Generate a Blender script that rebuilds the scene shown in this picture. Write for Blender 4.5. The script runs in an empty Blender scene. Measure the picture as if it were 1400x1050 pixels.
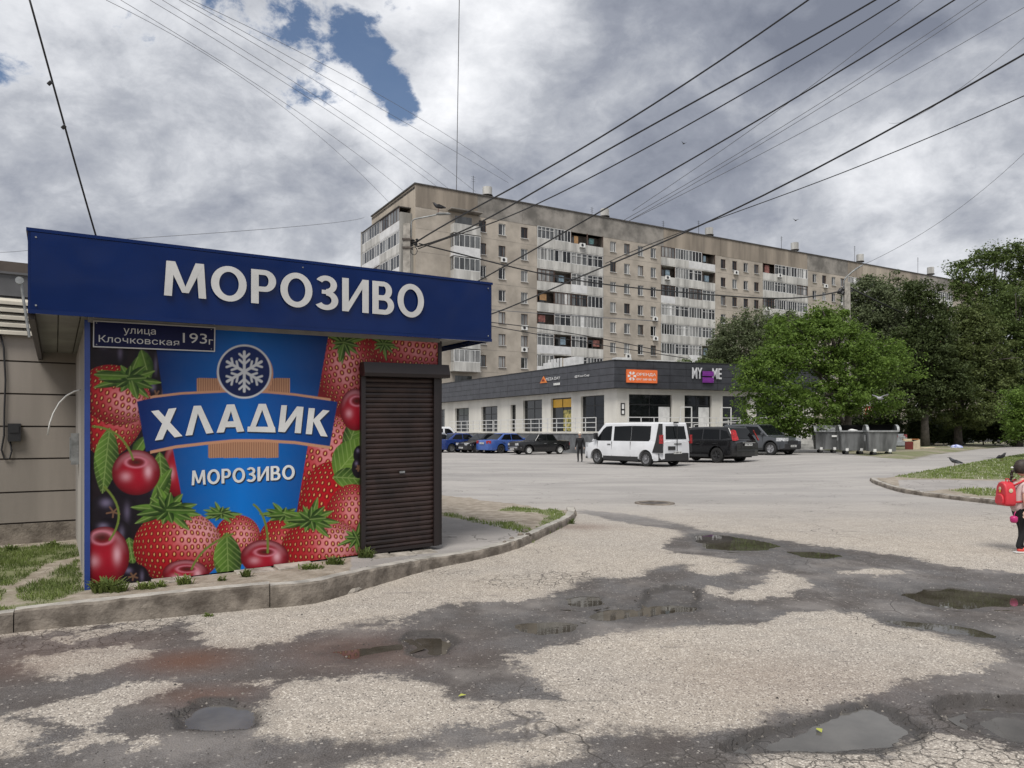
import bpy, bmesh, math, random
import numpy as np
from mathutils import Vector, Matrix, noise as mnoise
R = math.radians
rnd = random.Random(7)
nrng = np.random.default_rng(5)
SC = bpy.context.scene
COL = SC.collection

# ---------------------------------------------------------------- camera, light, exposure
CAM_H, FOC, HZ = 1.7, 1011.0, 590.0          # eye height (m), focal length and horizon row of the 1400 px photo
cam_d = bpy.data.cameras.new('camera'); cam = bpy.data.objects.new('camera', cam_d); COL.objects.link(cam)
cam.location = (0, 0, CAM_H); cam.rotation_euler = (R(90), 0, 0)
cam_d.sensor_width = 36; cam_d.lens = 36*FOC/1400; cam_d.shift_y = (HZ-525)/1400
cam_d.clip_start = 0.1; cam_d.clip_end = 3000
SC.camera = cam
SUN_AZ, SUN_EL = R(197), R(58)     # azimuth from +Y towards +X
sd = bpy.data.lights.new('sun', 'SUN'); sun = bpy.data.objects.new('sun', sd); COL.objects.link(sun)
sd.energy = 1.5; sd.angle = R(24); sd.color = (1.0, .965, .91)
sdir = Vector((math.sin(SUN_AZ)*math.cos(SUN_EL), math.cos(SUN_AZ)*math.cos(SUN_EL), math.sin(SUN_EL)))
sun.rotation_euler = sdir.to_track_quat('Z', 'Y').to_euler()
SC.view_settings.view_transform = 'Standard'; SC.view_settings.look = 'None'
SC.view_settings.exposure = 1.12; SC.view_settings.gamma = 1; SC.view_settings.use_curve_mapping = False
SC.cycles.use_denoising = True
SC.cycles.max_bounces = 6; SC.cycles.diffuse_bounces = 3; SC.cycles.glossy_bounces = 3
SC.cycles.transparent_max_bounces = 6; SC.cycles.transmission_bounces = 2
SC.cycles.caustics_reflective = False; SC.cycles.caustics_refractive = False

def pray(u, v):
    return Vector(((u-700)/FOC, 1.0, (HZ-v)/FOC))
def px(u, v, Y):
    d = pray(u, v); return Vector((d.x*Y, Y, CAM_H + d.z*Y))

class NT:
    """small helper round a node tree"""
    def __init__(s, t): s.t = t; s.n = t.nodes; s.l = t.links; s.n.clear()
    def new(s, ty, **k):
        n = s.n.new(ty)
        for a, b in k.items():
            if a.startswith('i_'): n.inputs[a[2:].replace('_', ' ')].default_value = b
            else: setattr(n, a, b)
        return n
    def link(s, a, b): s.l.new(a, b)
    def math(s, op, a, b=None, c=None, clamp=False):
        n = s.n.new('ShaderNodeMath'); n.operation = op; n.use_clamp = clamp
        for i, x in enumerate((a, b, c)):
            if x is None: continue
            if isinstance(x, (int, float)): n.inputs[i].default_value = x
            else: s.l.new(x, n.inputs[i])
        return n.outputs[0]
    def vmath(s, op, a, b=None):
        n = s.n.new('ShaderNodeVectorMath'); n.operation = op
        for i, x in enumerate((a, b)):
            if x is None: continue
            if isinstance(x, (tuple, list, Vector)): n.inputs[i].default_value = x
            else: s.l.new(x, n.inputs[i])
        return n
    def sstep(s, x, lo, hi):
        n = s.n.new('ShaderNodeMapRange'); n.interpolation_type = 'SMOOTHSTEP'
        s.l.new(x, n.inputs[0]); n.inputs[1].default_value = lo; n.inputs[2].default_value = hi
        return n.outputs[0]
    def noise(s, vec, scale, detail=4, rough=.55, dist=0, w=None):
        n = s.n.new('ShaderNodeTexNoise'); n.inputs['Scale'].default_value = scale
        n.inputs['Detail'].default_value = detail; n.inputs['Roughness'].default_value = rough
        n.inputs['Distortion'].default_value = dist
        if vec is not None: s.l.new(vec, n.inputs['Vector'])
        return n.outputs[0]
    def mix(s, f, a, b, mode='MIX'):
        n = s.n.new('ShaderNodeMix'); n.data_type = 'RGBA'; n.blend_type = mode
        for i, x in ((0, f), (6, a), (7, b)):
            if isinstance(x, (int, float)): n.inputs[i].default_value = x
            elif isinstance(x, (tuple, list)): n.inputs[i].default_value = (*x[:3], 1)
            else: s.l.new(x, n.inputs[i])
        return n.outputs[2]

# ---------------------------------------------------------------- sky
world = bpy.data.worlds.new('World'); SC.world = world; world.use_nodes = True
w = NT(world.node_tree)
tc = w.new('ShaderNodeTexCoord').outputs['Generated']
sky = w.new('ShaderNodeTexSky'); sky.sky_type = 'NISHITA'; sky.sun_disc = False; sky.ozone_density = 4.0; sky.dust_density = .4
sky.sun_elevation = SUN_EL; sky.sun_rotation = SUN_AZ
bg1 = w.new('ShaderNodeBackground'); w.link(sky.outputs[0], bg1.inputs[0]); bg1.inputs[1].default_value = .044
sep = w.new('ShaderNodeSeparateXYZ'); w.link(tc, sep.inputs[0])
P = w.vmath('MULTIPLY', tc, (1.25, 1.25, 1.95)).outputs[0]      # flatter cloud shapes towards the horizon
wv = w.new('ShaderNodeTexNoise'); wv.inputs['Scale'].default_value = 2.6; wv.inputs['Detail'].default_value = 5; w.link(P, wv.inputs['Vector'])
wsc = w.vmath('SCALE', w.vmath('SUBTRACT', wv.outputs[1], (.5, .5, .5)).outputs[0]); wsc.inputs[3].default_value = .16
PW = w.vmath('ADD', P, wsc.outputs[0]).outputs[0]          # folded by slow turbulence
TW = w.vmath('ADD', tc, w.vmath('MULTIPLY', wsc.outputs[0], (.55, .55, .55)).outputs[0]).outputs[0]
TW = w.vmath('NORMALIZE', TW).outputs[0]
n_big = w.noise(PW, 1.9, 5, .5)
n_mid = w.noise(PW, 4.3, 12, .55)
n_fin = w.noise(PW, 13, 10, .66)
def blob(u, v, rad, amp, acc):
    """a soft patch of cloud in a direction of the sky, rad in degrees"""
    c = pray(u, v); c.normalize()
    d = w.vmath('DOT_PRODUCT', TW, tuple(c)).outputs['Value']
    f = w.sstep(d, math.cos(R(rad)), math.cos(R(rad*.05)))
    return w.math('MULTIPLY_ADD', f, amp, acc)
base = w.math('MULTIPLY_ADD', n_big, .75, w.math('MULTIPLY', n_mid, .95))
base = w.math('MULTIPLY_ADD', n_fin, .42, base)          # mean about 1.06
sh = w.math('SUBTRACT', w.math('MULTIPLY', base, 1.30), .79)
for b in ((930, 190, 21, -.24), (1060, 110, 14, -.10), (390, 262, 8, -.24), (250, 250, 9, -.12), (80, 100, 6, -.08), (200, 150, 14, .13), (330, 150, 10, .10), (640, 110, 7, .09), (500, 210, 7, .08),
          (1150, 275, 7, .20), (1240, 200, 7, .14), (60, 30, 8, .14), (720, 50, 5, .16), (1370, 250, 12, .10), (990, 290, 8, -.08), (770, 180, 9, -.08), (1280, 60, 9, -.06)):
    sh = blob(*b, sh)
cr = w.new('ShaderNodeValToRGB')
el = cr.color_ramp.elements
el[0].position = .08; el[0].color = (.115, .127, .160, 1)
el[1].position = .98; el[1].color = (.56, .565, .58, 1)
for p, c in ((.32, (.175, .188, .222)), (.50, (.260, .272, .300)), (.68, (.385, .395, .418))):
    e = el.new(p); e.color = (*c, 1)
w.link(sh, cr.inputs[0])
bg2 = w.new('ShaderNodeBackground'); w.link(cr.outputs[0], bg2.inputs[0]); bg2.inputs[1].default_value = .86
# openings in the deck, with thin cloud drawn across them
hole = w.math('MULTIPLY_ADD', w.math('SUBTRACT', n_mid, .5), 2.6, w.math('MULTIPLY_ADD', w.math('SUBTRACT', n_fin, .5), 2.4, -.12))
for b in ((455, 42, 3.0, .44), (500, 62, 2.8, .52), (530, 92, 2.6, .58), (548, 130, 2.3, .68), (562, 163, 1.8, .62), (400, 98, 3.0, .44), (182, 62, 3.0, .58), (370, 15, 3.0, .40), (5, 105, 3.2, .5), (300, 8, 2.2, .4), (900, 120, 22, -.40), (1150, 110, 18, -.40), (690, 20, 8, -.3), (630, 120, 4, -.3)):
    hole = blob(*b, hole)
hm = w.math('MULTIPLY', w.sstep(hole, .16, .62), .95)
mixs = w.new('ShaderNodeMixShader'); w.link(hm, mixs.inputs[0])
w.link(bg2.outputs[0], mixs.inputs[1]); w.link(bg1.outputs[0], mixs.inputs[2])
wo = w.new('ShaderNodeOutputWorld'); w.link(mixs.outputs[0], wo.inputs[0])

# ---------------------------------------------------------------- materials
MATS = {}
def mat(name, color, rough=.7, metal=0, bump=0, bscale=30, var=.15, vscale=3, col2=None, spec=.5, detail=6, streak=False, emit=None, coat=0, trans=None):
    if name in MATS: return MATS[name]
    m = bpy.data.materials.new(name); m.use_nodes = True; t = NT(m.node_tree)
    out = t.new('ShaderNodeOutputMaterial'); b = t.new('ShaderNodeBsdfPrincipled')
    t.link(b.outputs[0], out.inputs[0])
    b.inputs['Roughness'].default_value = rough; b.inputs['Metallic'].default_value = metal
    b.inputs['Specular IOR Level'].default_value = spec; b.inputs['Coat Weight'].default_value = coat
    g = t.new('ShaderNodeNewGeometry').outputs['Position']
    if streak:
        mp = t.new('ShaderNodeMapping'); mp.inputs['Scale'].default_value = (1, 1, .12); t.link(g, mp.inputs[0]); gv = mp.outputs[0]
    else: gv = g
    nz = t.noise(gv, vscale, detail, .6)
    c2 = col2 or tuple(max(0, c*(1-var*2.2)) for c in color)
    c1 = tuple(min(1, c*(1+var*.6)) for c in color)
    t.link(t.mix(t.sstep(nz, .3, .7), c2, c1), b.inputs['Base Color'])
    if bump:
        bn = t.new('ShaderNodeBump'); bn.inputs['Strength'].default_value = bump; bn.inputs['Distance'].default_value = .01
        t.link(t.noise(g, bscale, 4), bn.inputs['Height']); t.link(bn.outputs[0], b.inputs['Normal'])
    if emit: b.inputs['Emission Color'].default_value = (*emit[:3], 1); b.inputs['Emission Strength'].default_value = emit[3]
    MATS[name] = m; return m
def mat_print(name, rough=.35):
    m = bpy.data.materials.new(name); m.use_nodes = True; t = NT(m.node_tree)
    out = t.new('ShaderNodeOutputMaterial'); b = t.new('ShaderNodeBsdfPrincipled'); t.link(b.outputs[0], out.inputs[0])
    a = t.new('ShaderNodeAttribute'); a.attribute_name = 'Col'
    g = t.new('ShaderNodeNewGeometry').outputs['Position']
    dirt = t.sstep(t.noise(g, 5, 6, .65), .25, .8)
    t.link(t.mix(t.math('MULTIPLY', dirt, .05), a.outputs['Color'], (.16, .14, .12)), b.inputs['Base Color'])
    b.inputs['Specular IOR Level'].default_value = .22
    b.inputs['Roughness'].default_value = rough
    MATS[name] = m; return m

# ---------------------------------------------------------------- mesh helpers
class MB:
    def __init__(s, fr=None): s.v = []; s.f = []; s.m = []; s.fr = fr; s.cm = 0
    def add(s, vs, fs, m=None):
        o = len(s.v)
        for p in vs:
            s.v.append(tuple(s.fr(*p)) if s.fr else tuple(p))
        for f in fs: s.f.append(tuple(i+o for i in f)); s.m.append(s.cm if m is None else m)
        return s
    def box(s, x0, x1, y0, y1, z0, z1, m=None):
        return s.add([(x0,y0,z0),(x1,y0,z0),(x1,y1,z0),(x0,y1,z0),(x0,y0,z1),(x1,y0,z1),(x1,y1,z1),(x0,y1,z1)],
                     [(0,3,2,1),(4,5,6,7),(0,1,5,4),(1,2,6,5),(2,3,7,6),(3,0,4,7)], m)
    def quad(s, a, b, c, d, m=None): return s.add([a,b,c,d], [(0,1,2,3)], m)
    def prism(s, pts, axis, lo, hi, m=None):
        """extrude a 2-D outline along an axis (0,1,2)"""
        n = len(pts); vs = []
        for h in (lo, hi):
            for p, q in pts: vs.append({0:(h,p,q), 1:(p,h,q), 2:(p,q,h)}[axis])
        fs = [tuple(range(n-1,-1,-1)), tuple(range(n, 2*n))] + [(i, (i+1)%n, (i+1)%n+n, i+n) for i in range(n)]
        return s.add(vs, fs, m)
    def cyl(s, p0, p1, r0, r1=None, n=10, cap=True, m=None):
        r1 = r0 if r1 is None else r1
        p0, p1 = Vector(p0), Vector(p1); d = (p1-p0)
        if d.length < 1e-6: return s
        d.normalize(); a = d.orthogonal().normalized(); b = d.cross(a); vs = []
        for p, r in ((p0, r0), (p1, r1)):
            for i in range(n):
                t = 2*math.pi*i/n; vs.append(tuple(p + a*math.cos(t)*r + b*math.sin(t)*r))
        fs = [(i, (i+1)%n, (i+1)%n+n, i+n) for i in range(n)]
        if cap: fs += [tuple(range(n-1,-1,-1)), tuple(range(n,2*n))]
        return s.add(vs, fs, m)
    def tube(s, pts, r, n=6, m=None):
        pts = [Vector(p) for p in pts]; vs = []; N = len(pts)
        rr = r if isinstance(r, (list, tuple)) else [r]*N
        ref = None
        for i, p in enumerate(pts):
            d = (pts[min(i+1,N-1)]-pts[max(i-1,0)]).normalized()
            if ref is None: a = d.orthogonal().normalized()
            else: a = (ref - d*ref.dot(d)).normalized()
            ref = a; b = d.cross(a)
            for k in range(n):
                t = 2*math.pi*k/n; vs.append(tuple(p + (a*math.cos(t)+b*math.sin(t))*rr[i]))
        fs = [(i*n+k, i*n+(k+1)%n, (i+1)*n+(k+1)%n, (i+1)*n+k) for i in range(N-1) for k in range(n)]
        fs += [tuple(range(n-1,-1,-1)), tuple(range((N-1)*n, N*n))]
        return s.add(vs, fs, m)
    def lathe(s, prof, c=(0,0,0), axis=2, n=16, m=None, cap=True):
        """prof: (radius, height) pairs revolved about an axis"""
        vs = []
        for r, h in prof:
            for k in range(n):
                t = 2*math.pi*k/n; x, y = r*math.cos(t), r*math.sin(t)
                p = {2:(x,y,h), 1:(x,h,y), 0:(h,x,y)}[axis]; vs.append((p[0]+c[0], p[1]+c[1], p[2]+c[2]))
        N = len(prof)
        fs = [(i*n+k, i*n+(k+1)%n, (i+1)*n+(k+1)%n, (i+1)*n+k) for i in range(N-1) for k in range(n)]
        if cap and prof[0][0] > 1e-5: fs.append(tuple(range(n-1,-1,-1)))
        if cap and prof[-1][0] > 1e-5: fs.append(tuple(range((N-1)*n, N*n)))
        return s.add(vs, fs, m)
    def mesh(s, name):
        me = bpy.data.meshes.new(name); me.from_pydata(s.v, [], s.f); me.update(); return me
    def build(s, name, mats, parent=None, smooth=False, world=False, bevel=0, loc=None, rot=None, wn=False):
        if world and parent is not None:
            inv = world_of(parent).inverted(); s.v = [tuple(inv @ Vector(p)) for p in s.v]
        me = s.mesh(name)
        if not isinstance(mats, (list, tuple)): mats = [mats]
        for mm in mats: me.materials.append(mm)
        if len(mats) > 1: me.polygons.foreach_set('material_index', s.m)
        if smooth: me.polygons.foreach_set('use_smooth', [True]*len(me.polygons))
        bm = bmesh.new(); bm.from_mesh(me); bmesh.ops.recalc_face_normals(bm, faces=bm.faces); bm.to_mesh(me); bm.free()
        return link(me, name, parent, bevel, loc, rot)
WORLDM = {}
def world_of(o):
    m = Matrix.LocRotScale(o.location, o.rotation_euler, o.scale)
    return world_of(o.parent) @ m if o.parent else m
def link(me, name, parent=None, bevel=0, loc=None, rot=None):
    o = bpy.data.objects.new(name, me); COL.objects.link(o)
    if parent: o.parent = parent
    if loc is not None: o.location = loc
    if rot is not None: o.rotation_euler = rot
    if bevel:
        b = o.modifiers.new('bevel', 'BEVEL'); b.width = bevel; b.segments = 2; b.limit_method = 'ANGLE'; b.angle_limit = R(35)
    return o
def tag(o, label=None, cat=None, group=None, kind=None):
    if label: o['label'] = label
    if cat: o['category'] = cat
    if group: o['group'] = group
    if kind: o['kind'] = kind
    return o
def thing(name, label, cat, loc=(0,0,0), rz=0, group=None):
    o = bpy.data.objects.new(name, None); COL.objects.link(o); o.location = loc; o.rotation_euler = (0,0,rz)
    o.empty_display_size = .3
    return tag(o, label, cat, group)
def copy_thing(o, loc=None, rz=None, parent=None):
    c = o.copy(); COL.objects.link(c)
    if parent: c.parent = parent
    if loc is not None: c.location = loc
    if rz is not None: c.rotation_euler = (0,0,rz)
    for ch in list(o.children): copy_thing(ch, parent=c)
    return c
def eval_mesh(o, name):
    dg = bpy.context.evaluated_depsgraph_get(); dg.update()
    me = bpy.data.meshes.new_from_object(o.evaluated_get(dg)); me.name = name
    old = o.data; bpy.data.objects.remove(o); return me
def text_verts(body, bold=.0, spacing=1.0, res=6):
    """letters of the built-in font as a flat mesh: vertices (x, y) scaled to a unit box, faces"""
    cu = bpy.data.curves.new('lettering', 'FONT'); cu.body = body; cu.offset = min(bold, .008); cu.space_character = spacing
    cu.resolution_u = res; cu.fill_mode = 'FRONT' if hasattr(cu, 'fill_mode') else 'FRONT'
    o = bpy.data.objects.new('lettering', cu); COL.objects.link(o)
    me = eval_mesh(o, 'lettering')
    vs = np.array([v.co[:] for v in me.vertices]); fs = [tuple(p.vertices) for p in me.polygons]
    mn = vs.min(0); mx = vs.max(0); asp = (mx[0]-mn[0])/(mx[1]-mn[1])
    vs = (vs[:, :2]-mn[:2])/(mx[:2]-mn[:2])
    bpy.data.meshes.remove(me)
    return vs, fs, asp
def lettering(fr, body, a0, a1, c0, c1, b, m, parent, bold=.02, name='lettering', thick=.0, warp=None):
    vs, fs, _ = text_verts(body, bold)
    mb = MB(fr)
    pts = []
    for x, y in vs:
        A = a0+(a1-a0)*x; C = c0+(c1-c0)*y
        if warp: A, C = warp(x, y)
        pts.append((A, b, C))
    mb.add(pts, fs)
    if thick:
        mb.add([(p[0], p[1]+thick, p[2]) for p in pts], fs)
        from collections import Counter
        ec = Counter()
        for f in fs:
            for i in range(len(f)): ec[tuple(sorted((f[i], f[(i+1)%len(f)])))] += 1
        o2 = len(pts)
        for (i, j), n in ec.items():
            if n == 1: mb.f.append((i, j, j+o2, i+o2)); mb.m.append(0)
    return mb.build(name, m, parent, world=True)
def cut_union(*a): return a
def ss(x, a, b):
    t = np.clip((np.asarray(x, float)-a)/(b-a), 0, 1); return t*t*(3-2*t)
def zg(X, Y):
    """height of the worn ground"""
    return .16*ss(Y, 4.5, 11.5) + .30*ss(X, 6, 16)*ss(Y, 14, 32)
def gpx(u, v, h=0.0):
    """ground point seen in a pixel of the photo, h above the ground"""
    r = (u-700)/FOC; s = (v-HZ)/FOC; Y = CAM_H/s
    for _ in range(30): Y = .5*Y + .5*(CAM_H-float(zg(r*Y, Y))-h)/s
    return Vector((r*Y, Y, float(zg(r*Y, Y))+h))
def vnoise(X, Y, scale, seed=0, octs=4):
    """numpy value noise, 0..1"""
    out = np.zeros_like(X, float); amp = 1; tot = 0
    for o in range(octs):
        x = X*scale*2**o + seed*17.3; y = Y*scale*2**o + seed*9.1
        xi = np.floor(x).astype(np.int64); yi = np.floor(y).astype(np.int64); fx = x-xi; fy = y-yi
        fx = fx*fx*(3-2*fx); fy = fy*fy*(3-2*fy)
        def h(i, j):
            n = (i*374761393 + j*668265263 + (seed+o)*974634777) & 0x7fffffff
            n = ((n ^ (n >> 13))*1274126177) & 0x7fffffff
            return ((n ^ (n >> 16)) & 0xffff)/65535.0
        out += amp*((h(xi,yi)*(1-fx)+h(xi+1,yi)*fx)*(1-fy) + (h(xi,yi+1)*(1-fx)+h(xi+1,yi+1)*fx)*fy)
        tot += amp; amp *= .5
    return out/tot
def psdf(X, Y, poly):
    """signed distance to a polygon, positive inside"""
    X = np.asarray(X, float); Y = np.asarray(Y, float)
    d = np.full(X.shape, 1e9); ins = np.zeros(X.shape, bool); n = len(poly)
    for i in range(n):
        ax, ay = poly[i][:2]; bx, by = poly[(i+1)%n][:2]
        ex, ey = bx-ax, by-ay; L = ex*ex+ey*ey+1e-12
        t = np.clip(((X-ax)*ex+(Y-ay)*ey)/L, 0, 1)
        d = np.minimum(d, (X-ax-t*ex)**2+(Y-ay-t*ey)**2)
        c = ((ay > Y) != (by > Y)) & (X < (bx-ax)*(Y-ay)/(by-ay+1e-12)+ax)
        ins ^= c
    d = np.sqrt(d); return np.where(ins, d, -d)
def mesh_np(name, V, F, mats, smooth=True, attrs=None, cols=None):
    me = bpy.data.meshes.new(name); V = np.asarray(V, np.float32); F = np.asarray(F, np.int32)
    me.vertices.add(len(V)); me.vertices.foreach_set('co', V.ravel())
    k = F.shape[1]; me.loops.add(F.size); me.loops.foreach_set('vertex_index', F.ravel())
    me.polygons.add(len(F)); me.polygons.foreach_set('loop_start', np.arange(0, F.size, k, dtype=np.int32))
    me.polygons.foreach_set('loop_total', np.full(len(F), k, np.int32)) if False else None
    for mm in (mats if isinstance(mats, (list, tuple)) else [mats]): me.materials.append(mm)
    me.update(calc_edges=True)
    if smooth: me.polygons.foreach_set('use_smooth', np.ones(len(F), bool))
    for an, av in (attrs or {}).items():
        a = me.attributes.new(an, 'FLOAT', 'POINT'); a.data.foreach_set('value', np.asarray(av, np.float32))
    if cols is not None:
        a = me.color_attributes.new('Col', 'FLOAT_COLOR', 'POINT')
        a.data.foreach_set('color', np.concatenate([cols, np.ones((len(cols), 1))], 1).astype(np.float32).ravel())
    return me
def gridfaces(nx, ny, keep=None):
    i = np.arange(nx-1)[None, :] + np.arange(ny-1)[:, None]*nx
    F = np.stack([i, i+1, i+nx+1, i+nx], -1).reshape(-1, 4)
    if keep is not None: F = F[keep[F].all(1)]
    return F
# ---------------------------------------------------------------- ground
def gp(pts, h=0): return [tuple(gpx(u, v, h)[:2]) for u, v in pts]
DARK = [gp([(-200,900),(0,872),(100,862),(200,852),(246,848),(275,872),(290,886),(350,884),(400,876),(427,864),(482,857),(579,837),(614,825),(703,823),(750,817),(779,803),(807,791),(873,789),(886,780),(929,771),(971,776),(1000,765),(971,761),(916,756),(911,741),(937,733),(924,724),(864,716),(800,702),(788,699),(800,697),(886,707),(963,724),(1066,738),(1143,749),(1229,760),(1271,770),(1357,781),(1400,785),(1600,800),(1700,860),(1600,905),(1400,893),(1370,889),(1357,885),(1289,870),(1254,861),(1211,853),(1173,838),(1134,834),(1074,838),(1036,853),(900,860),(811,869),(757,882),(711,896),(689,901),(710,915),(730,930),(745,944),(771,957),(711,953),(650,958),(621,958),(604,944),(575,932),(518,923),(461,925),(400,930),(371,943),(352,964),(348,982),(364,1007),(429,1011),(480,1012),(540,1008),(589,1003),(704,980),(732,982),(714,991),(620,1009),(757,994),(789,992),(786,1000),(650,1023),(543,1037),(480,1048),(450,1080),(-200,1100)]),
        gp([(734,1050),(793,1030),(789,1008),(850,995),(984,1000),(1040,985),(1109,963),(1177,951),(1254,927),(1361,912),(1370,888),(1400,890),(1600,900),(1650,1000),(1600,1060),(1400,1021),(1327,1009),(1271,1002),(1229,1009),(1199,1026),(1121,1019),(1040,1030),(1025,1060),(900,1100),(734,1080)])]
LIGHT = [gp(p) for p in ([(29,907),(43,896),(154,884),(214,891),(186,904),(125,921),(82,927),(54,914)], [(36,971),(96,957),(179,936),(229,930),(236,936),(214,950),(154,968),(121,993),(96,986),(46,987)],
         [(-60,985),(36,970),(45,990),(60,1000),(20,1025),(-60,1035)], [(75,1016),(118,1005),(157,1011),(125,1019),(90,1024)], [(161,1029),(200,1011),(225,1008),(189,1027)], [(304,932),(339,934),(379,925),(389,929),(357,939)],
         [(40,880),(100,865),(180,852),(250,844),(240,853),(150,868),(90,877)], [(496,857),(561,847),(543,859),(507,861)], [(1057,778),(1096,787),(1108,803),(1074,817),(1023,820),(984,814),(1040,800)], [(1134,782),(1186,777),(1250,779),(1207,787),(1160,786)],
         [(967,801),(1005,812),(1000,817),(970,812)], [(930,778),(975,766),(1020,772),(1010,784),(960,786)])]
# puddles: outline in the photo, depth
PUD = [([(948,731),(975,727),(1010,732),(1050,740),(1074,746),(1045,752),(1000,753),(965,749)], .03), ([(1078,752),(1110,751),(1140,755),(1158,761),(1125,764),(1095,761)], .02),
       ([(1236,811),(1262,802),(1300,799),(1350,805),(1400,812),(1440,818),(1430,828),(1370,829),(1310,832),(1262,825)], .03),
       ([(1215,846),(1262,849),(1300,853),(1330,858),(1365,868),(1395,880),(1370,877),(1320,867),(1270,860),(1235,855)], .012),
       ([(768,817),(790,812),(818,814),(822,825),(800,831),(778,829)], .025), ([(700,853),(720,850),(760,848),(800,851),(778,861),(740,865),(712,862)], .025), ([(795,842),(830,832),(868,829),(880,838),(850,844),(815,848)], .02),
       ([(862,838),(885,824),(915,822),(955,826),(945,834),(905,838)], .02), ([(545,872),(568,867),(600,868),(616,876),(606,888),(580,892),(560,889),(540,886)], .03), ([(455,889),(500,882),(545,877),(556,886),(520,896),(480,903)], .012),
       ([(262,975),(290,963),(325,962),(344,974),(335,986),(300,990),(272,986)], .035), ([(1030,1015),(1060,1000),(1100,985),(1150,972),(1185,962),(1212,975),(1235,990),(1222,1004),(1190,1016),(1130,1020),(1075,1018)], .045),
       ([(1335,978),(1362,970),(1400,974),(1430,985),(1420,998),(1390,1003),(1358,992)], .045)]
# broken potholes round some of the puddles
HOLES = [(gp([(1000,1022),(1015,1000),(1080,984),(1140,966),(1188,956),(1220,968),(1262,990),(1270,1006),(1232,1012),(1200,1022),(1100,1026)]), .045), (gp([(1278,962),(1320,948),(1370,950),(1460,960),(1480,1010),(1400,1014),(1330,1000),(1290,985)]), .05),
         (gp([(885,806),(915,800),(950,803),(958,815),(950,836),(900,836),(868,826)]), .025), (gp([(548,872),(565,862),(605,864),(622,876),(610,892),(580,896),(555,892)]), .03), (gp([(230,975),(270,955),(320,955),(352,972),(345,990),(300,996),(250,992)]), .035)]
PUDW = []
for pts, dep in PUD:
    pw = gp(pts); cx = sum(p[0] for p in pw)/len(pw); cy = sum(p[1] for p in pw)/len(pw)
    lev = min(float(zg(p[0], p[1])) for p in pw)*.5 + float(zg(cx, cy))*.5 - .008
    for hp, hd in HOLES:
        if psdf(np.array([cx]), np.array([cy]), hp)[0] > 0: lev -= hd*.82
    PUDW.append((pw, lev, dep))
xs = np.concatenate([-np.geomspace(900, 7.3, 46), np.arange(-7.2, 9.6, .03), np.geomspace(9.7, 900, 46)])
ys = np.concatenate([-np.geomspace(300, 1.2, 14), np.arange(-.5, 3.1, .4), np.geomspace(3.2, 15.5, 300), np.geomspace(15.7, 60, 90), np.geomspace(62, 1500, 40)])
GX, GY = np.meshgrid(xs, ys)
near = (GY > 2.5) & (GY < 22) & (np.abs(GX) < 14)
def ground_fields(X, Y):
    wob = (vnoise(X, Y, 2.2, 3)-.5)*.30; wob2 = (vnoise(X, Y, 9, 11)-.5)*.07
    d = np.full(X.shape, -1.0)
    for p in DARK: d = np.maximum(d, psdf(X, Y, p))
    for p in LIGHT: d = np.minimum(d, -psdf(X, Y, p))
    d = np.where((Y < 3.4), (vnoise(X, Y, .8, 5)-.5)*.5, d)
    return np.clip(d + wob*.45 + wob2, -.6, .6)
D = np.full(GX.shape, -.6); WET = np.full(GX.shape, -1.0); Z = zg(GX, GY)
nx_, ny_ = GX[near], GY[near]
D[near] = ground_fields(nx_, ny_)
Zn = Z[near] + (vnoise(nx_, ny_, .9, 21, 3)-.5)*.022*ss(ny_, 2.5, 4) + (vnoise(nx_, ny_, 7, 8, 3)-.5)*.006 - .006*ss(D[near], -.05, .08)
Hn = np.zeros_like(Zn)
for hp, hd in HOLES:
    s = psdf(nx_, ny_, hp) + (vnoise(nx_, ny_, 5, 31)-.5)*.16
    Zn = Zn - hd*1.25*ss(s, -.012, .02) + .009*ss(s, -.16, -.02)*(1-ss(s, -.01, .01)) + ss(s, .0, .05)*(vnoise(nx_, ny_, 14, 44)-.5)*.022
    Hn = np.maximum(Hn, np.maximum(ss(s, -.05, -.01)*(1-ss(s, .03, .10)), .35*ss(s, -.05, .01)))
W = np.full(Zn.shape, -1.0)
for pw, lev, dep in PUDW:
    s = psdf(nx_, ny_, pw) + (vnoise(nx_, ny_, 3, 51)-.5)*.20 + (vnoise(nx_, ny_, 13, 57)-.5)*.06
    k = ss(s, -.30, -.02)
    tgt = lev + .004 - dep*ss(s, -.04, .10) + (vnoise(nx_, ny_, 10, 61)-.5)*.008
    Zn = Zn*(1-k) + np.where(s > -.02, tgt, np.maximum(tgt, np.minimum(Zn, tgt+.02)))*k
    W = np.maximum(W, s)
Z[near] = Zn; WET[near] = W
HO = np.zeros(GX.shape); HO[near] = Hn
def mud_spots(X, Y):
    o = np.zeros_like(X)
    for (u, v, r, a) in ((255,903,.28,1.),(280,950,.22,.7),(505,888,.42,.75),(240,906,.2,.5),(20,912,.3,.4),(790,720,.4,.55),(1385,826,.25,.5),(1080,930,.6,.25),(40,890,.6,.35),(150,880,.4,.3)):
        c = gpx(u, v); o = np.maximum(o, a*np.exp(-(((X-c.x)/(r*1.5))**2+((Y-c.y)/r)**2)))
    return o
MUD = np.zeros(GX.shape); MUD[near] = mud_spots(nx_, ny_)

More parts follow.
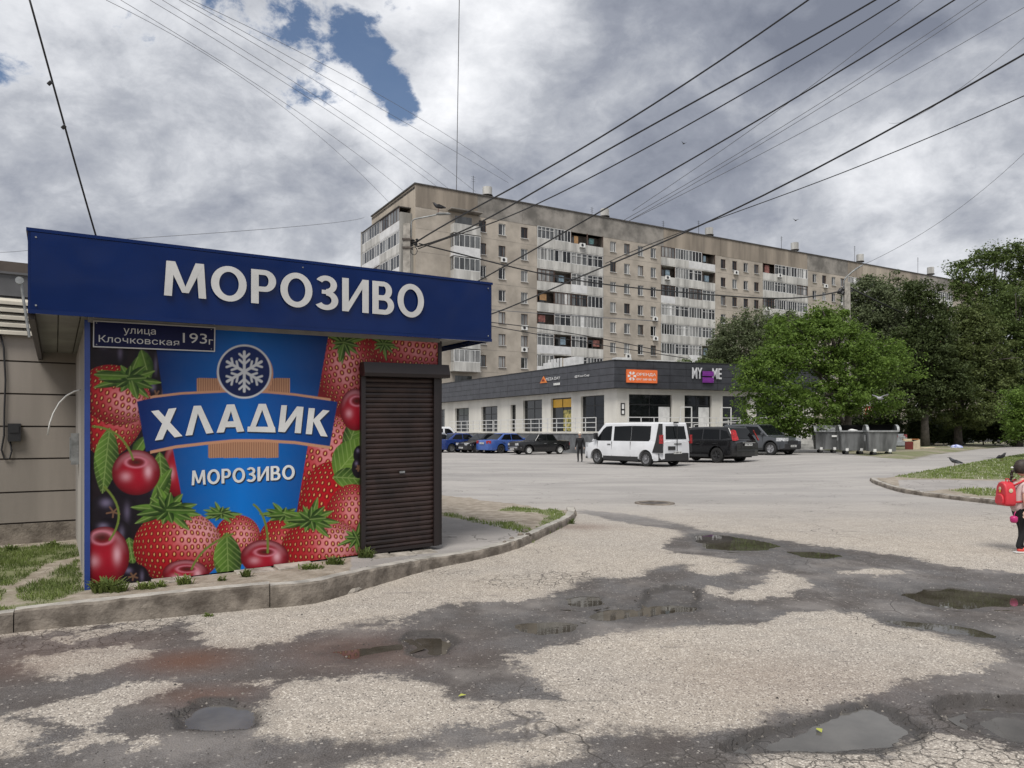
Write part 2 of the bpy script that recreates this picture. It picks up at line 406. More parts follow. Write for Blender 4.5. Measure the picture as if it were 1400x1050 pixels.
def ground_material():
    m = bpy.data.materials.new('worn_asphalt'); m.use_nodes = True; t = NT(m.node_tree)
    out = t.new('ShaderNodeOutputMaterial'); b = t.new('ShaderNodeBsdfPrincipled'); t.link(b.outputs[0], out.inputs[0])
    g = t.new('ShaderNodeNewGeometry').outputs['Position']
    def at(n):
        a = t.new('ShaderNodeAttribute'); a.attribute_name = n; return a.outputs['Fac']
    dk, wt, mu, ho = at('dark'), at('wet'), at('mud'), at('hole')
    nf = t.noise(g, 26, 6, .7); nm = t.noise(g, 4.5, 6, .6); nb = t.noise(g, .55, 5, .6); nl = t.noise(g, 1.6, 5, .6)
    nz2 = t.noise(g, 12, 8, .75)
    dkn = t.math('ADD', dk, t.math('MULTIPLY_ADD', nf, .22, t.math('MULTIPLY_ADD', nm, .46, t.math('MULTIPLY_ADD', nz2, .36, -.52))))
    dsoft = t.sstep(dkn, -.14, .09); dhard = t.sstep(dkn, -.03, .03)
    dmask = t.mix(t.sstep(nb, .40, .60), dsoft, dhard)
    mps = t.new('ShaderNodeMapping'); mps.inputs['Rotation'].default_value = (0, 0, R(-14)); mps.inputs['Scale'].default_value = (.55, 2.6, 1); t.link(g, mps.inputs[0])
    nst = t.noise(mps.outputs[0], 2.6, 9, .72)
    dmask = t.math('MAXIMUM', dmask, t.math('MULTIPLY', t.sstep(nst, .60, .70), .72))
    dmask = t.math('SUBTRACT', dmask, t.math('MULTIPLY', t.math('MULTIPLY', t.sstep(t.noise(mps.outputs[0], 3.9, 9, .7), .62, .74), .5), dmask))
    # aggregate: small stones of different tones in the worn surface
    def vor(scale, feat='F1'):
        v = t.new('ShaderNodeTexVoronoi'); v.feature = feat; v.inputs['Scale'].default_value = scale; t.link(g, v.inputs['Vector']); return v
    v1 = vor(95); v2 = vor(75)
    sp = t.math('MULTIPLY', t.sstep(v1.outputs['Distance'], .25, .62), 1.0)
    lightc = t.mix(t.sstep(nm, .3, .7), (.405, .36, .305), (.515, .455, .385))
    lightc = t.mix(t.math('MULTIPLY', t.sstep(nb, .35, .7), .45), lightc, (.36, .342, .325))
    tone = t.new('ShaderNodeSeparateColor'); t.link(v1.outputs['Color'], tone.inputs[0])
    lightc = t.mix(t.math('MULTIPLY', sp, .62), lightc, (.21, .18, .15))
    lightc = t.mix(t.sstep(tone.outputs[0], .80, .95), lightc, (.60, .55, .48))
    lightc = t.mix(t.math('MULTIPLY', t.sstep(tone.outputs[1], .90, .97), .8), lightc, (.10, .09, .085))
    darkc = t.mix(t.sstep(nl, .3, .7), (.095, .082, .076), (.155, .148, .146))
    lightc = t.mix(t.math('MULTIPLY', t.sstep(t.noise(g, 2.3, 8, .72), .52, .72), .55), lightc, (.27, .235, .20))
    darkc = t.mix(t.math('MULTIPLY', sp, .65), darkc, (.055, .048, .044))
    darkc = t.mix(t.math('MULTIPLY', t.sstep(t.noise(g, 7, 8, .75), .5, .72), .5), darkc, (.20, .18, .165))
    t2 = t.new('ShaderNodeSeparateColor'); t.link(v2.outputs['Color'], t2.inputs[0])
    darkc = t.mix(t.math('MULTIPLY', t.sstep(t2.outputs[0], .975, .99), .8), darkc, (.36, .33, .30))
    darkc = t.mix(t.math('MULTIPLY', t.sstep(t.noise(g, .9, 6, .65), .48, .66), .55), darkc, (.235, .215, .20))
    col = t.mix(dmask, lightc, darkc)
    # far surface: greyer, patched and cracked
    sepg = t.new('ShaderNodeSeparateXYZ'); t.link(g, sepg.inputs[0])
    far = t.sstep(sepg.outputs[1], 10, 18)
    mp = t.new('ShaderNodeMapping'); mp.inputs['Scale'].default_value = (.16, .5, 1); t.link(g, mp.inputs[0])
    np_ = t.noise(mp.outputs[0], 1.1, 7, .62, .6)
    farc = t.mix(t.sstep(np_, .35, .66), (.275, .264, .256), (.375, .356, .338))
    farc = t.mix(t.math('MULTIPLY', t.sstep(nf, .5, .8), .25), farc, (.30, .285, .275))
    mpf = t.new('ShaderNodeMapping'); mpf.inputs['Scale'].default_value = (.28, 1.5, 1); t.link(g, mpf.inputs[0])
    farc = t.mix(t.math('MULTIPLY', t.sstep(t.noise(mpf.outputs[0], .9, 8, .7), .60, .70), .45), farc, (.21, .20, .19))
    col = t.mix(t.math('MULTIPLY', far, .85), col, farc)
    # cracks
    def cracks(scale, width, dist=.35):
        mx = t.vmath('ADD', g, None); n3 = t.new('ShaderNodeTexNoise'); n3.inputs['Scale'].default_value = scale*2.2; t.link(g, n3.inputs['Vector'])
        sc = t.vmath('SCALE', n3.outputs[1]); sc.inputs[3].default_value = dist/scale*1.6; t.link(sc.outputs[0], mx.inputs[1])
        v = t.new('ShaderNodeTexVoronoi'); v.feature = 'DISTANCE_TO_EDGE'; v.inputs['Scale'].default_value = scale; t.link(mx.outputs[0], v.inputs['Vector'])
        return t.sstep(v.outputs['Distance'], width, 0)
    ck = t.math('MULTIPLY', cracks(5.5, .035), t.sstep(t.noise(g, .8, 3), .60, .68))
    ck2 = t.math('MULTIPLY', cracks(1.0, .008), t.sstep(t.noise(g, .35, 3), .50, .6))
    ckh = t.math('MULTIPLY', cracks(7.5, .05), t.sstep(at('crack'), .2, .6))
    ckk = t.math('MAXIMUM', t.math('MAXIMUM', ck, ck2), ckh)
    col = t.mix(t.math('MULTIPLY', ckk, .8), col, (.055, .048, .042))
    # wear flecks, dirt, mud and rust
    col = t.mix(t.math('MULTIPLY', t.sstep(t.noise(g, 1.1, 7, .7), .58, .75), .4), col, (.24, .215, .19))
    col = t.mix(t.math('MULTIPLY', mu, .85), col, (.115, .055, .035))
    col = t.mix(t.math('MULTIPLY', ho, .8), col, (.045, .040, .037))
    wm = t.sstep(t.math('ADD', wt, t.math('MULTIPLY_ADD', nf, .14, t.math('MULTIPLY_ADD', nm, .4, -.27))), -.22, .02)
    col = t.mix(t.math('MULTIPLY', wm, .45), col, (.05, .048, .046))
    t.link(col, b.inputs['Base Color'])
    damp = t.math('MULTIPLY', dmask, t.sstep(nl, .42, .62))
    t.link(t.math('SUBTRACT', .92, t.math('MAXIMUM', t.math('MULTIPLY', wm, .42), t.math('MULTIPLY', damp, .34))), b.inputs['Roughness'])
    b.inputs['Specular IOR Level'].default_value = .4
    bp = t.new('ShaderNodeBump'); bp.inputs['Strength'].default_value = .8; bp.inputs['Distance'].default_value = .006
    hgt = t.math('SUBTRACT', t.math('MULTIPLY_ADD', v1.outputs['Distance'], -.8, t.math('MULTIPLY', nf, .9)), t.math('MULTIPLY', ckk, 1.5))
    t.link(hgt, bp.inputs['Height']); t.link(bp.outputs[0], b.inputs['Normal'])
    return m
M_ground = ground_material()
CR = np.zeros(GX.shape)
def crackmask(X, Y):
    o = np.zeros_like(X)
    for u, v, r in ((1120,1032,.42),(1060,1040,.35),(1200,1035,.4),(1330,1015,.35),(150,858,.5),(80,872,.4),(220,850,.3),(1290,975,.2),(770,790,.35),(720,795,.35)):
        c = gpx(u, v); o = np.maximum(o, np.exp(-(((X-c.x)/(r*1.6))**2+((Y-c.y)/r)**2)))
    return o
CR[near] = crackmask(nx_, ny_)
me = mesh_np('road', np.stack([GX, GY, Z], -1).reshape(-1, 3), gridfaces(len(xs), len(ys)), M_ground,
             attrs={'dark': D.ravel(), 'wet': WET.ravel(), 'mud': MUD.ravel(), 'hole': HO.ravel(), 'crack': CR.ravel()})
road = link(me, 'road'); tag(road, kind='structure')

# water lying in the hollows
def water_material():
    m = bpy.data.materials.new('puddle_water'); m.use_nodes = True; t = NT(m.node_tree)
    out = t.new('ShaderNodeOutputMaterial'); b = t.new('ShaderNodeBsdfPrincipled'); t.link(b.outputs[0], out.inputs[0])
    g = t.new('ShaderNodeNewGeometry').outputs['Position']
    t.link(t.mix(t.sstep(t.noise(g, 3, 4), .3, .7), (.042, .036, .027), (.075, .066, .055)), b.inputs['Base Color'])
    b.inputs['Roughness'].default_value = .02; b.inputs['IOR'].default_value = 1.333
    bp = t.new('ShaderNodeBump'); bp.inputs['Strength'].default_value = .05; bp.inputs['Distance'].default_value = .004
    t.link(t.noise(g, 9, 3), bp.inputs['Height']); t.link(bp.outputs[0], b.inputs['Normal'])
    return m
M_water = water_material()
M_mudwater = mat('muddy_water', (.115, .108, .098), rough=.16, spec=.35, var=.12, vscale=4)
for i, (pw, lev, dep) in enumerate(PUDW):
    cx = sum(p[0] for p in pw)/len(pw); cy = sum(p[1] for p in pw)/len(pw)
    out = []
    for x, y in pw:
        dl = math.hypot(x-cx, y-cy); kx_ = (dl+.15)/dl; out.append((cx+(x-cx)*kx_, cy+(y-cy)*kx_, lev))
    mb = MB(); mb.add([(cx, cy, lev)]+out, [(0, 1+k, 1+(k+1) % len(out)) for k in range(len(out))])
    tag(mb.build('water', M_mudwater if i in (10, 11) else M_water), kind='structure')

# ---------------------------------------------------------------- kerb and pavement on the left
KB = [(-420,930),(-200,898),(0,868),(120,856),(260,842),(345,834),(430,825),(499,806),(571,783),(600,776),(651,765.5),(708,750),(754,728.6),(780,715.7),(788,707),(786,698)]
KH = [.17,.17,.18,.20,.215,.22,.22,.205,.15,.13,.115,.115,.115,.11,.10,.08]
kb = [gpx(u, v) for u, v in KB]
def smooth_line(P, n):
    out = []
    for i in range(len(P)-1):
        p0 = P[max(i-1,0)]; p1 = P[i]; p2 = P[i+1]; p3 = P[min(i+2,len(P)-1)]
        for k in range(n):
            t = k/n; out.append(.5*((2*p1)+(p2-p0)*t+(2*p0-5*p1+4*p2-p3)*t*t+(3*p1-p0-3*p2+p3)*t**3))
    out.append(P[-1]); return out
kb4 = smooth_line([Vector((p.x, p.y, p.z, h)) for p, h in zip(kb, KH)], 8)
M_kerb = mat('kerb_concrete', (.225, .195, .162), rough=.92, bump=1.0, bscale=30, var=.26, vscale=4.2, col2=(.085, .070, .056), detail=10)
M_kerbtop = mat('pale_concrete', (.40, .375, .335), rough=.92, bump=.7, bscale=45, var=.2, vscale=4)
def kerb_run(pts4, name_parent, width, stone_len, seed, label=None, top_mat=None):
    """stones laid end to end along a line of (x, y, z, height)"""
    rr = random.Random(seed)
    L = [0]
    for a, b in zip(pts4, pts4[1:]): L.append(L[-1] + (b.xy-a.xy).length)
    def at(s):
        s = min(max(s, 0), L[-1])
        for i in range(len(L)-1):
            if L[i+1] >= s: break
        t = (s-L[i])/max(L[i+1]-L[i], 1e-6); return pts4[i].lerp(pts4[i+1], t)
    s = 0; n = 0
    while s < L[-1]-.05:
        e = min(s+stone_len*rr.uniform(.92, 1.08), L[-1]); gap = .004
        mb = MB(); K = 28; rows = []
        jz = rr.uniform(-.008, .008); jy = rr.uniform(-.008, .008)
        for k in range(K+1):
            q = at(s+gap + (e-s-2*gap)*k/K); q2 = at(s+gap+(e-s-2*gap)*k/K+.05); q1 = at(s+gap+(e-s-2*gap)*k/K-.05)
            d = (q2.xy-q1.xy).normalized(); nrm = Vector((-d.y, d.x))     # points to the pavement side
            wv = rr.uniform(-.004, .004); ch = .016*max(0, mnoise.noise(Vector((q.x*7, q.y*7, seed)))-.12)
            prof = [(0.0+wv, -.06), (.008+wv, q[3]*.5), (.015+wv+ch*1.4, q[3]-.022-ch*2.4), (.032+ch*2.2, q[3]-.004+wv-ch), (width-.02, q[3]-.002), (width, q[3]-.012), (width, -.06)]
            rows.append([(q.x+nrm.x*(o+jy), q.y+nrm.y*(o+jy), q.z+h+(jz if h > 0 else 0)) for o, h in prof])
        m = len(rows[0]); vs = [p for r_ in rows for p in r_]
        fs = [(i*m+j, i*m+j+1, (i+1)*m+j+1, (i+1)*m+j) for i in range(K) for j in range(m-1)]
        fs += [tuple(range(m-1, -1, -1)), tuple(range(K*m, K*m+m))]
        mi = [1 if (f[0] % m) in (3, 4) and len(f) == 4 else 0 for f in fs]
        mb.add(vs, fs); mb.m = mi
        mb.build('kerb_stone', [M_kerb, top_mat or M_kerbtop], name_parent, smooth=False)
        s = e; n += 1
kerb = thing('kerb', None, None); tag(kerb, kind='structure')
kerb_run(kb4, kerb, .17, 1.9, 4)
def zpave(X, Y): return .200 + .014*(np.asarray(X)+4) + 0*np.asarray(Y)
# pavement surface behind the kerb
inner = []
for i, q in enumerate(kb4):
    a = kb4[max(i-1, 0)]; b = kb4[min(i+1, len(kb4)-1)]; d = (b.xy-a.xy).normalized(); inner.append((q.x-d.y*.155, q.y+d.x*.155, q.z+q[3]))
back = [tuple(gpx(u, v, .03)[:2]) for u, v in ((770,690),(735,684),(690,680),(640,674),(600,669),(560,666))]
outline = [p[:2] for p in inner] + back + [(-3.5, 24), (-16, 24), (-16, 4)]
px_ = np.concatenate([np.arange(-16, -7.5, .25), np.arange(-7.5, 2.6, .045)]); py_ = np.concatenate([np.arange(4.0, 17, .045), np.arange(17, 26, .25)])
PX, PY = np.meshgrid(px_, py_)
sd_ = psdf(PX, PY, outline)
kz = np.array([p[2] for p in inner]); kx = np.array([p[0] for p in inner]); ky = np.array([p[1] for p in inner])
nearest = np.zeros(PX.shape); dmin = np.full(PX.shape, 1e9)
for i in range(len(kx)):
    d = (PX-kx[i])**2+(PY-ky[i])**2; msk = d < dmin; dmin[msk] = d[msk]; nearest[msk] = kz[i]
dk_ = np.sqrt(dmin); wk = 1-ss(dk_, .0, 1.3)
backd = psdf(PX, PY, outline[:len(inner)] + back + [(-3.5, 24), (-16, 24), (-16, 4)])
pz = (nearest-.012)*wk + zpave(PX, PY)*(1-wk)
# the far edge runs out into the road
bl = np.full(PX.shape, 1e9)
for i in range(len(back)-1):
    ax, ay = back[i]; bx, by = back[i+1]; ex, ey = bx-ax, by-ay
    t = np.clip(((PX-ax)*ex+(PY-ay)*ey)/(ex*ex+ey*ey), 0, 1); bl = np.minimum(bl, np.hypot(PX-ax-t*ex, PY-ay-t*ey))
k = ss(bl, .1, 1.9); pz = pz*k + (zg(PX, PY)-.01)*(1-k)
path = gp([(560,696),(600,696),(650,702),(700,713),(733,723),(740,728),(708,748),(651,763),(600,774),(560,790),(480,800),(480,740)], .2)
pth = psdf(PX, PY, path) + (vnoise(PX, PY, 5, 71)-.5)*.04
pz = pz + (vnoise(PX, PY, 3, 73)-.5)*.02*(1-ss(dk_, 0, .12)*0) - .02*ss(-pth, 0, .1)*(vnoise(PX, PY, 1.5, 75)) 
pz = np.where(pth > 0, pz*.0 + ((nearest-.012)*wk+zpave(PX, PY)*(1-wk)) + (vnoise(PX, PY, 2, 77)-.5)*.012, pz)
def pave_material():
    m = bpy.data.materials.new('bare_soil_and_old_asphalt'); m.use_nodes = True; t = NT(m.node_tree)
    out = t.new('ShaderNodeOutputMaterial'); b = t.new('ShaderNodeBsdfPrincipled'); t.link(b.outputs[0], out.inputs[0])
    g = t.new('ShaderNodeNewGeometry').outputs['Position']
    a = t.new('ShaderNodeAttribute'); a.attribute_name = 'path'; pa = a.outputs['Fac']
    a2 = t.new('ShaderNodeAttribute'); a2.attribute_name = 'green'; gr = a2.outputs['Fac']
    nf = t.noise(g, 30, 6, .7); nm = t.noise(g, 5, 7, .65); nb = t.noise(g, 1.3, 5)
    soil = t.mix(t.sstep(nm, .3, .7), (.20, .165, .125), (.36, .315, .26))
    soil = t.mix(t.math('MULTIPLY', t.sstep(nf, .55, .75), .5), soil, (.13, .105, .085))
    asp = t.mix(t.sstep(nb, .3, .7), (.255, .238, .225), (.345, .320, .30))
    asp = t.mix(t.math('MULTIPLY', t.sstep(nf, .52, .72), .35), asp, (.15, .14, .135))
    n3 = t.new('ShaderNodeTexNoise'); n3.inputs['Scale'].default_value = 3; t.link(g, n3.inputs['Vector'])
    sc = t.vmath('SCALE', n3.outputs[1]); sc.inputs[3].default_value = .6
    v = t.new('ShaderNodeTexVoronoi'); v.feature = 'DISTANCE_TO_EDGE'; v.inputs['Scale'].default_value = 1.3; t.link(t.vmath('ADD', g, sc.outputs[0]).outputs[0], v.inputs['Vector'])
    crk = t.math('MULTIPLY', t.sstep(v.outputs['Distance'], .02, 0), t.sstep(nb, .42, .5))
    asp = t.mix(t.math('MULTIPLY', crk, .8), asp, (.05, .045, .04))
    soil = t.mix(t.math('MULTIPLY', gr, .75), soil, (.12, .145, .045))
    t.link(t.mix(t.sstep(pa, -.015, .015), soil, asp), b.inputs['Base Color'])
    b.inputs['Roughness'].default_value = .95
    bp = t.new('ShaderNodeBump'); bp.inputs['Strength'].default_value = .7; bp.inputs['Distance'].default_value = .012
    t.link(t.math('MULTIPLY_ADD', crk, -1, nf), bp.inputs['Height']); t.link(bp.outputs[0], b.inputs['Normal'])
    return m
M_pave = pave_material()
# where grass grows on the left and on the point of the island
GREEN_L = [gp(p, .2) for p in ([(-200,740),(60,728),(104,728),(108,745),(60,757),(20,790),(-200,800)], [(20,795),(60,780),(108,748),(112,800),(70,818),(30,812)], [(-200,805),(0,796),(10,800),(0,812),(-200,830)], [(-100,838),(0,822),(60,815),(105,812),(60,825),(0,834)])]
GREEN_N = [gp(p, .2) for p in ([(680,690),(700,684),(740,684),(768,690),(779,699),(765,706),(745,714),(733,712),(742,704),(750,697),(735,692),(700,691)], [(600,691),(618,693),(660,703),(690,709),(715,716),(732,720),(728,723),(700,716),(650,705),(610,696)], [(672,704),(700,705),(725,713),(735,719),(728,722),(700,714)])]
gm = np.zeros(PX.shape)
for p in GREEN_L+GREEN_N: gm = np.maximum(gm, ss(psdf(PX, PY, p)+(vnoise(PX, PY, 6, 81)-.5)*.2, -.06, .1))
me = mesh_np('pavement', np.stack([PX, PY, pz], -1).reshape(-1, 3), gridfaces(len(px_), len(py_), (sd_ > -.04).ravel()), M_pave, attrs={'path': pth.ravel(), 'green': gm.ravel()})
bmm = bmesh.new(); bmm.from_mesh(me); bmesh.ops.delete(bmm, geom=[v for v in bmm.verts if not v.link_faces], context='VERTS'); bmm.to_mesh(me); bmm.free()
pavement = link(me, 'pavement'); tag(pavement, kind='structure')
from mathutils.bvhtree import BVHTree
def bvh_of(o):
    me = o.data; return BVHTree.FromPolygons([v.co for v in me.vertices], [tuple(p.vertices) for p in me.polygons])
BV_P = bvh_of(pavement)
def pave_z(x, y):
    h = BV_P.ray_cast(Vector((x, y, 5)), Vector((0, 0, -1)), 10)[0]
    return h.z if h else float(zg(x, y))

# ---------------------------------------------------------------- island on the right
IB = [(1189,657),(1194,661),(1216,669),(1243,675.5),(1285,681),(1327,686),(1369,691),(1400,695),(1480,705),(1600,722)]
ib4 = smooth_line([Vector((*gpx(u, v), .10)) for u, v in IB], 5)
ib4r = list(reversed(ib4))
kerb2 = thing('kerb', None, None); tag(kerb2, kind='structure')
# stones run the other way so that the pavement lies on their far side
def flip(pts): return pts
inner2 = []
def kerb_run_left(pts4, parent, width, sl, seed):
    kerb_run(pts4, parent, width, sl, seed)
kerb_run_left(ib4, kerb2, .15, .95, 9)
for i, q in enumerate(ib4):
    a = ib4[max(i-1, 0)]; b = ib4[min(i+1, len(ib4)-1)]; d = (b.xy-a.xy).normalized(); inner2.append((q.x-d.y*.14, q.y+d.x*.14, q.z+q[3]))
back2 = [tuple(gpx(u, v, .05)[:2]) for u, v in ((1600,600.5),(1480,611),(1400,620),(1340,629.5),(1290,638),(1230,648),(1200,653))]
out2 = [p[:2] for p in inner2] + back2
ixs = np.arange(8, 34, .12); iys = np.arange(11, 75, .12)
IX, IY = np.meshgrid(ixs, iys); s2 = psdf(IX, IY, out2)
iz = zg(IX, IY) + .09*ss(s2, -.05, .6) + (vnoise(IX, IY, 1.2, 91)-.5)*.03
kz2 = np.full(IX.shape, 1e9)
for i in range(len(inner2)): kz2 = np.minimum(kz2, np.hypot(IX-inner2[i][0], IY-inner2[i][1]))
kw = 1-ss(kz2, 0, .8); iz = iz*(1-kw)+(zg(IX, IY)+.09)*kw
GREEN_I = [gp(p, .09) for p in ([(1222,652),(1250,646),(1300,637),(1345,628),(1400,619),(1500,606),(1600,600),(1700,640),(1500,657),(1400,657),(1330,655),(1260,654)], [(1298,671),(1330,668),(1400,670),(1400,680),(1340,678)])]
WALK_I = [gp([(1228,656),(1260,655),(1400,659),(1600,664),(1600,690),(1400,683),(1368,671),(1330,667),(1295,669),(1260,672),(1230,666)], .09)]
gi = np.zeros(IX.shape)
for p in GREEN_I: gi = np.maximum(gi, ss(psdf(IX, IY, p)+(vnoise(IX, IY, 3, 93)-.5)*.3, -.1, .2))
pi_ = np.full(IX.shape, -1.0)
for p in WALK_I: pi_ = np.maximum(pi_, psdf(IX, IY, p))
pi_ = np.where(gi > .5, -1, pi_)
keep2 = (s2 > -.05).ravel()
me = mesh_np('pavement', np.stack([IX, IY, iz], -1).reshape(-1, 3), gridfaces(len(ixs), len(iys), keep2), M_pave, attrs={'path': pi_.ravel(), 'green': gi.ravel()})
bmm = bmesh.new(); bmm.from_mesh(me); bmesh.ops.delete(bmm, geom=[v for v in bmm.verts if not v.link_faces], context='VERTS'); bmm.to_mesh(me); bmm.free()
pavement2 = link(me, 'pavement'); tag(pavement2, kind='structure')
# verge under the trees at the far right and the dirt round the bins
verge_out = gp([(1238,628),(1262,622),(1300,618),(1330,614),(1400,609),(1600,603),(1900,600),(1900,594),(1000,594),(1040,598),(1100,604),(1110,612),(1180,622)])
vx = np.arange(14, 90, .5); vy = np.arange(20, 170, .5)
VX, VY = np.meshgrid(vx, vy); s3 = psdf(VX, VY, verge_out)
vz = zg(VX, VY) + .10*ss(s3, .0, .8) + .004 + (vnoise(VX, VY, .5, 95)-.5)*.12*ss(s3, 0, 2)
me = mesh_np('verge', np.stack([VX, VY, vz], -1).reshape(-1, 3), gridfaces(len(vx), len(vy), (s3 > -.6).ravel()),
             M_pave, attrs={'path': -np.ones(VX.size)*.2, 'green': (.25+.75*ss(vnoise(VX, VY, .6, 97), .35, .6)).ravel()})
bmm = bmesh.new(); bmm.from_mesh(me); bmesh.ops.delete(bmm, geom=[v for v in bmm.verts if not v.link_faces], context='VERTS'); bmm.to_mesh(me); bmm.free()
verge = link(me, 'verge'); tag(verge, kind='structure')

# ---------------------------------------------------------------- grass blades
def leafmat(name, c1, c2, trans=.35, rough=.6, flowers=False):
    m = bpy.data.materials.new(name); m.use_nodes = True; t = NT(m.node_tree)
    out = t.new('ShaderNodeOutputMaterial'); b = t.new('ShaderNodeBsdfPrincipled'); tr = t.new('ShaderNodeBsdfTranslucent')
    g = t.new('ShaderNodeNewGeometry'); nz = t.noise(g.outputs['Position'], 2.1, 5, .65)
    rn = g.outputs['Random Per Island']
    f = t.math('ADD', t.math('MULTIPLY', t.sstep(nz, .3, .7), .6), t.math('MULTIPLY', rn, .4))
    c = t.mix(f, c1, c2)
    if flowers: c = t.mix(t.sstep(rn, .93, .95), c, (.62, .62, .5))
    t.link(c, b.inputs['Base Color']); b.inputs['Roughness'].default_value = rough; b.inputs['Specular IOR Level'].default_value = .25
    t.link(t.mix(.5, c, (.25, .32, .05), 'MULTIPLY') if False else c, tr.inputs[0])
    mx = t.new('ShaderNodeMixShader'); mx.inputs[0].default_value = trans
    t.link(b.outputs[0], mx.inputs[1]); t.link(tr.outputs[0], mx.inputs[2]); t.link(mx.outputs[0], out.inputs[0])
    MATS[name] = m; return m
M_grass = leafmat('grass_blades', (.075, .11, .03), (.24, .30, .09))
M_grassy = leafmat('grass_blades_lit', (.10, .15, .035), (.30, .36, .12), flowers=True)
def grass(name, polys, n, hmin, hmax, zf, m, wid=.006, seed=1, dens=None):
    r = np.random.default_rng(seed); V = []; F = []
    for poly in polys:
        P_ = np.array(poly); x0, y0 = P_.min(0); x1, y1 = P_.max(0)
        area = 0
        for i in range(len(poly)): area += poly[i][0]*poly[(i+1) % len(poly)][1]-poly[(i+1) % len(poly)][0]*poly[i][1]
        k = int(n*abs(area)/2*((x1-x0)*(y1-y0)/(abs(area)/2+1e-6)))
        X = r.uniform(x0, x1, k); Y = r.uniform(y0, y1, k)
        s = psdf(X, Y, poly)+(vnoise(X, Y, 6, 101)-.5)*.14; cl = vnoise(X, Y, 3.5, 103)
        ok = (s > 0) & (cl > .26+.22*r.random(k)); X = X[ok]; Y = Y[ok]; cl = cl[ok]
        for x, y, c in zip(X, Y, cl):
            z = zf(x, y)-.005; h = (hmin+(hmax-hmin)*r.random()**2)*(.6+c); a = r.random()*6.28; b = r.random()*6.28; le = h*r.uniform(.2, .8)
            wx, wy = math.cos(a)*wid, math.sin(a)*wid; dx, dy = math.cos(b)*le, math.sin(b)*le; o = len(V)
            V += [(x-wx, y-wy, z), (x+wx, y+wy, z), (x+dx*.4+wx*.7, y+dy*.4+wy*.7, z+h*.62), (x+dx*.4-wx*.7, y+dy*.4-wy*.7, z+h*.62), (x+dx, y+dy, z+h)]
            F += [(o, o+1, o+2, o+3), (o+3, o+2, o+4)]
    me = bpy.data.meshes.new(name); me.from_pydata(V, [], F); me.materials.append(m)
    o = link(me, name); tag(o, kind='stuff'); return o
tag(grass('grass', GREEN_L, 4200, .015, .06, pave_z, M_grass, .0035, 1), 'rough green grass growing between the beige wall and the kerb', 'grass')
tag(grass('grass', GREEN_N, 1500, .02, .06, pave_z, M_grassy, .006, 2), 'ring of low grass on the point of the kerbed island beyond the kiosk', 'grass')
iz_bv = bvh_of(pavement2)
def isl_z(x, y):
    h = iz_bv.ray_cast(Vector((x, y, 5)), Vector((0, 0, -1)), 10)[0]; return h.z if h else float(zg(x, y))
tag(grass('grass', GREEN_I, 420, .02, .075, isl_z, M_grassy, .012, 3), 'lawn with pale clover on the kerbed corner at the right', 'grass')
# ---------------------------------------------------------------- ice-cream kiosk
KT = R(36); KS = .02; KZ0 = .20; KL = 3.86; KH_ = 2.57; KD = 4.4
KY0 = (CAM_H-KZ0)*FOC/(805-HZ); KX0 = (120-700)/FOC*KY0
kt = Vector((math.cos(KT), math.sin(KT))); kn = Vector((-.525, .851))      # along the front, and into its depth
def K(a, b, c):
    """kiosk coordinates: a along the front, b into the depth (negative = towards the road), c up; it stands on the rising pavement"""
    return Vector((KX0+kt.x*a+kn.x*b, KY0+kt.y*a+kn.y*b, KZ0+KS*a+c))
def kinv(u, v, b=0.0):
    ox, oy = KX0+kn.x*b, KY0+kn.y*b; r = (u-700)/FOC
    a = (r*oy-ox)/(kt.x-r*kt.y); Y = oy+kt.y*a
    return a, CAM_H+(HZ-v)/FOC*Y - KZ0-KS*a
def kproj(a, b, c):
    X = KX0+kt.x*a+kn.x*b; Y = KY0+kt.y*a+kn.y*b; Zz = KZ0+KS*a+c
    return 700+FOC*X/Y, HZ-FOC*(Zz-CAM_H)/Y
M_blue = mat('gloss_blue_sheet', (.001, .0145, .088), rough=.08, var=.06, vscale=1.5, spec=.22)
M_blue2 = mat('blue_trim', (.018, .050, .23), rough=.35, var=.06)
M_soffit = mat('grey_soffit', (.27, .265, .25), rough=.7, var=.12, vscale=2)
M_sidew = mat('weathered_panel', (.42, .39, .36), rough=.8, var=.25, vscale=2.5, streak=True, bump=.3)
M_brown = mat('brown_shutter', (.034, .018, .015), rough=.42, var=.3, vscale=3, spec=.5)
M_brown2 = mat('dark_brown_frame', (.016, .010, .010), rough=.45, var=.1)
M_letter = mat('pale_grey_lettering', (.56, .56, .55), rough=.55, var=.05)
M_white = mat('white_paint', (.74, .74, .72), rough=.5, var=.06)
M_slab = mat('worn_slab', (.38, .345, .30), rough=.95, bump=.9, bscale=30, var=.24, vscale=5, col2=(.17, .15, .125))
M_black = mat('black_plastic', (.018, .018, .02), rough=.5, var=.1)
M_dark = mat('dark_void', (.012, .012, .012), rough=.9, var=.05)
M_galv = mat('galvanised', (.32, .33, .33), rough=.55, metal=.5, var=.2, vscale=8)
kiosk = thing('ice_cream_kiosk', 'closed ice cream kiosk with blue canopy, fruit picture front and brown roller shutter', 'kiosk', K(0, 0, 0))
def kb_(name, m, fn, **k):
    mb = MB(K); fn(mb); return mb.build(name, m, kiosk, world=True, **k)
kb_('wall', M_sidew, lambda q: (q.box(0, KL, .03, KD, 0, KH_-.02),), bevel=0)
# ribs and damp streaked boards on the left side wall
for i in range(9):
    b0 = .12+i*(KD-.15)/9
    kb_('wall_panel', M_sidew, lambda q: q.box(-.018, -.001, b0, b0+(KD-.15)/9-.015, .01, KH_-.03))
kb_('corner_trim', M_blue2, lambda q: q.box(-.028, .018, -.03, .05, -.02, KH_-.01))
kb_('corner_trim', M_brown2, lambda q: q.box(KL-.02, KL+.03, -.03, .06, .0, KH_-.01))
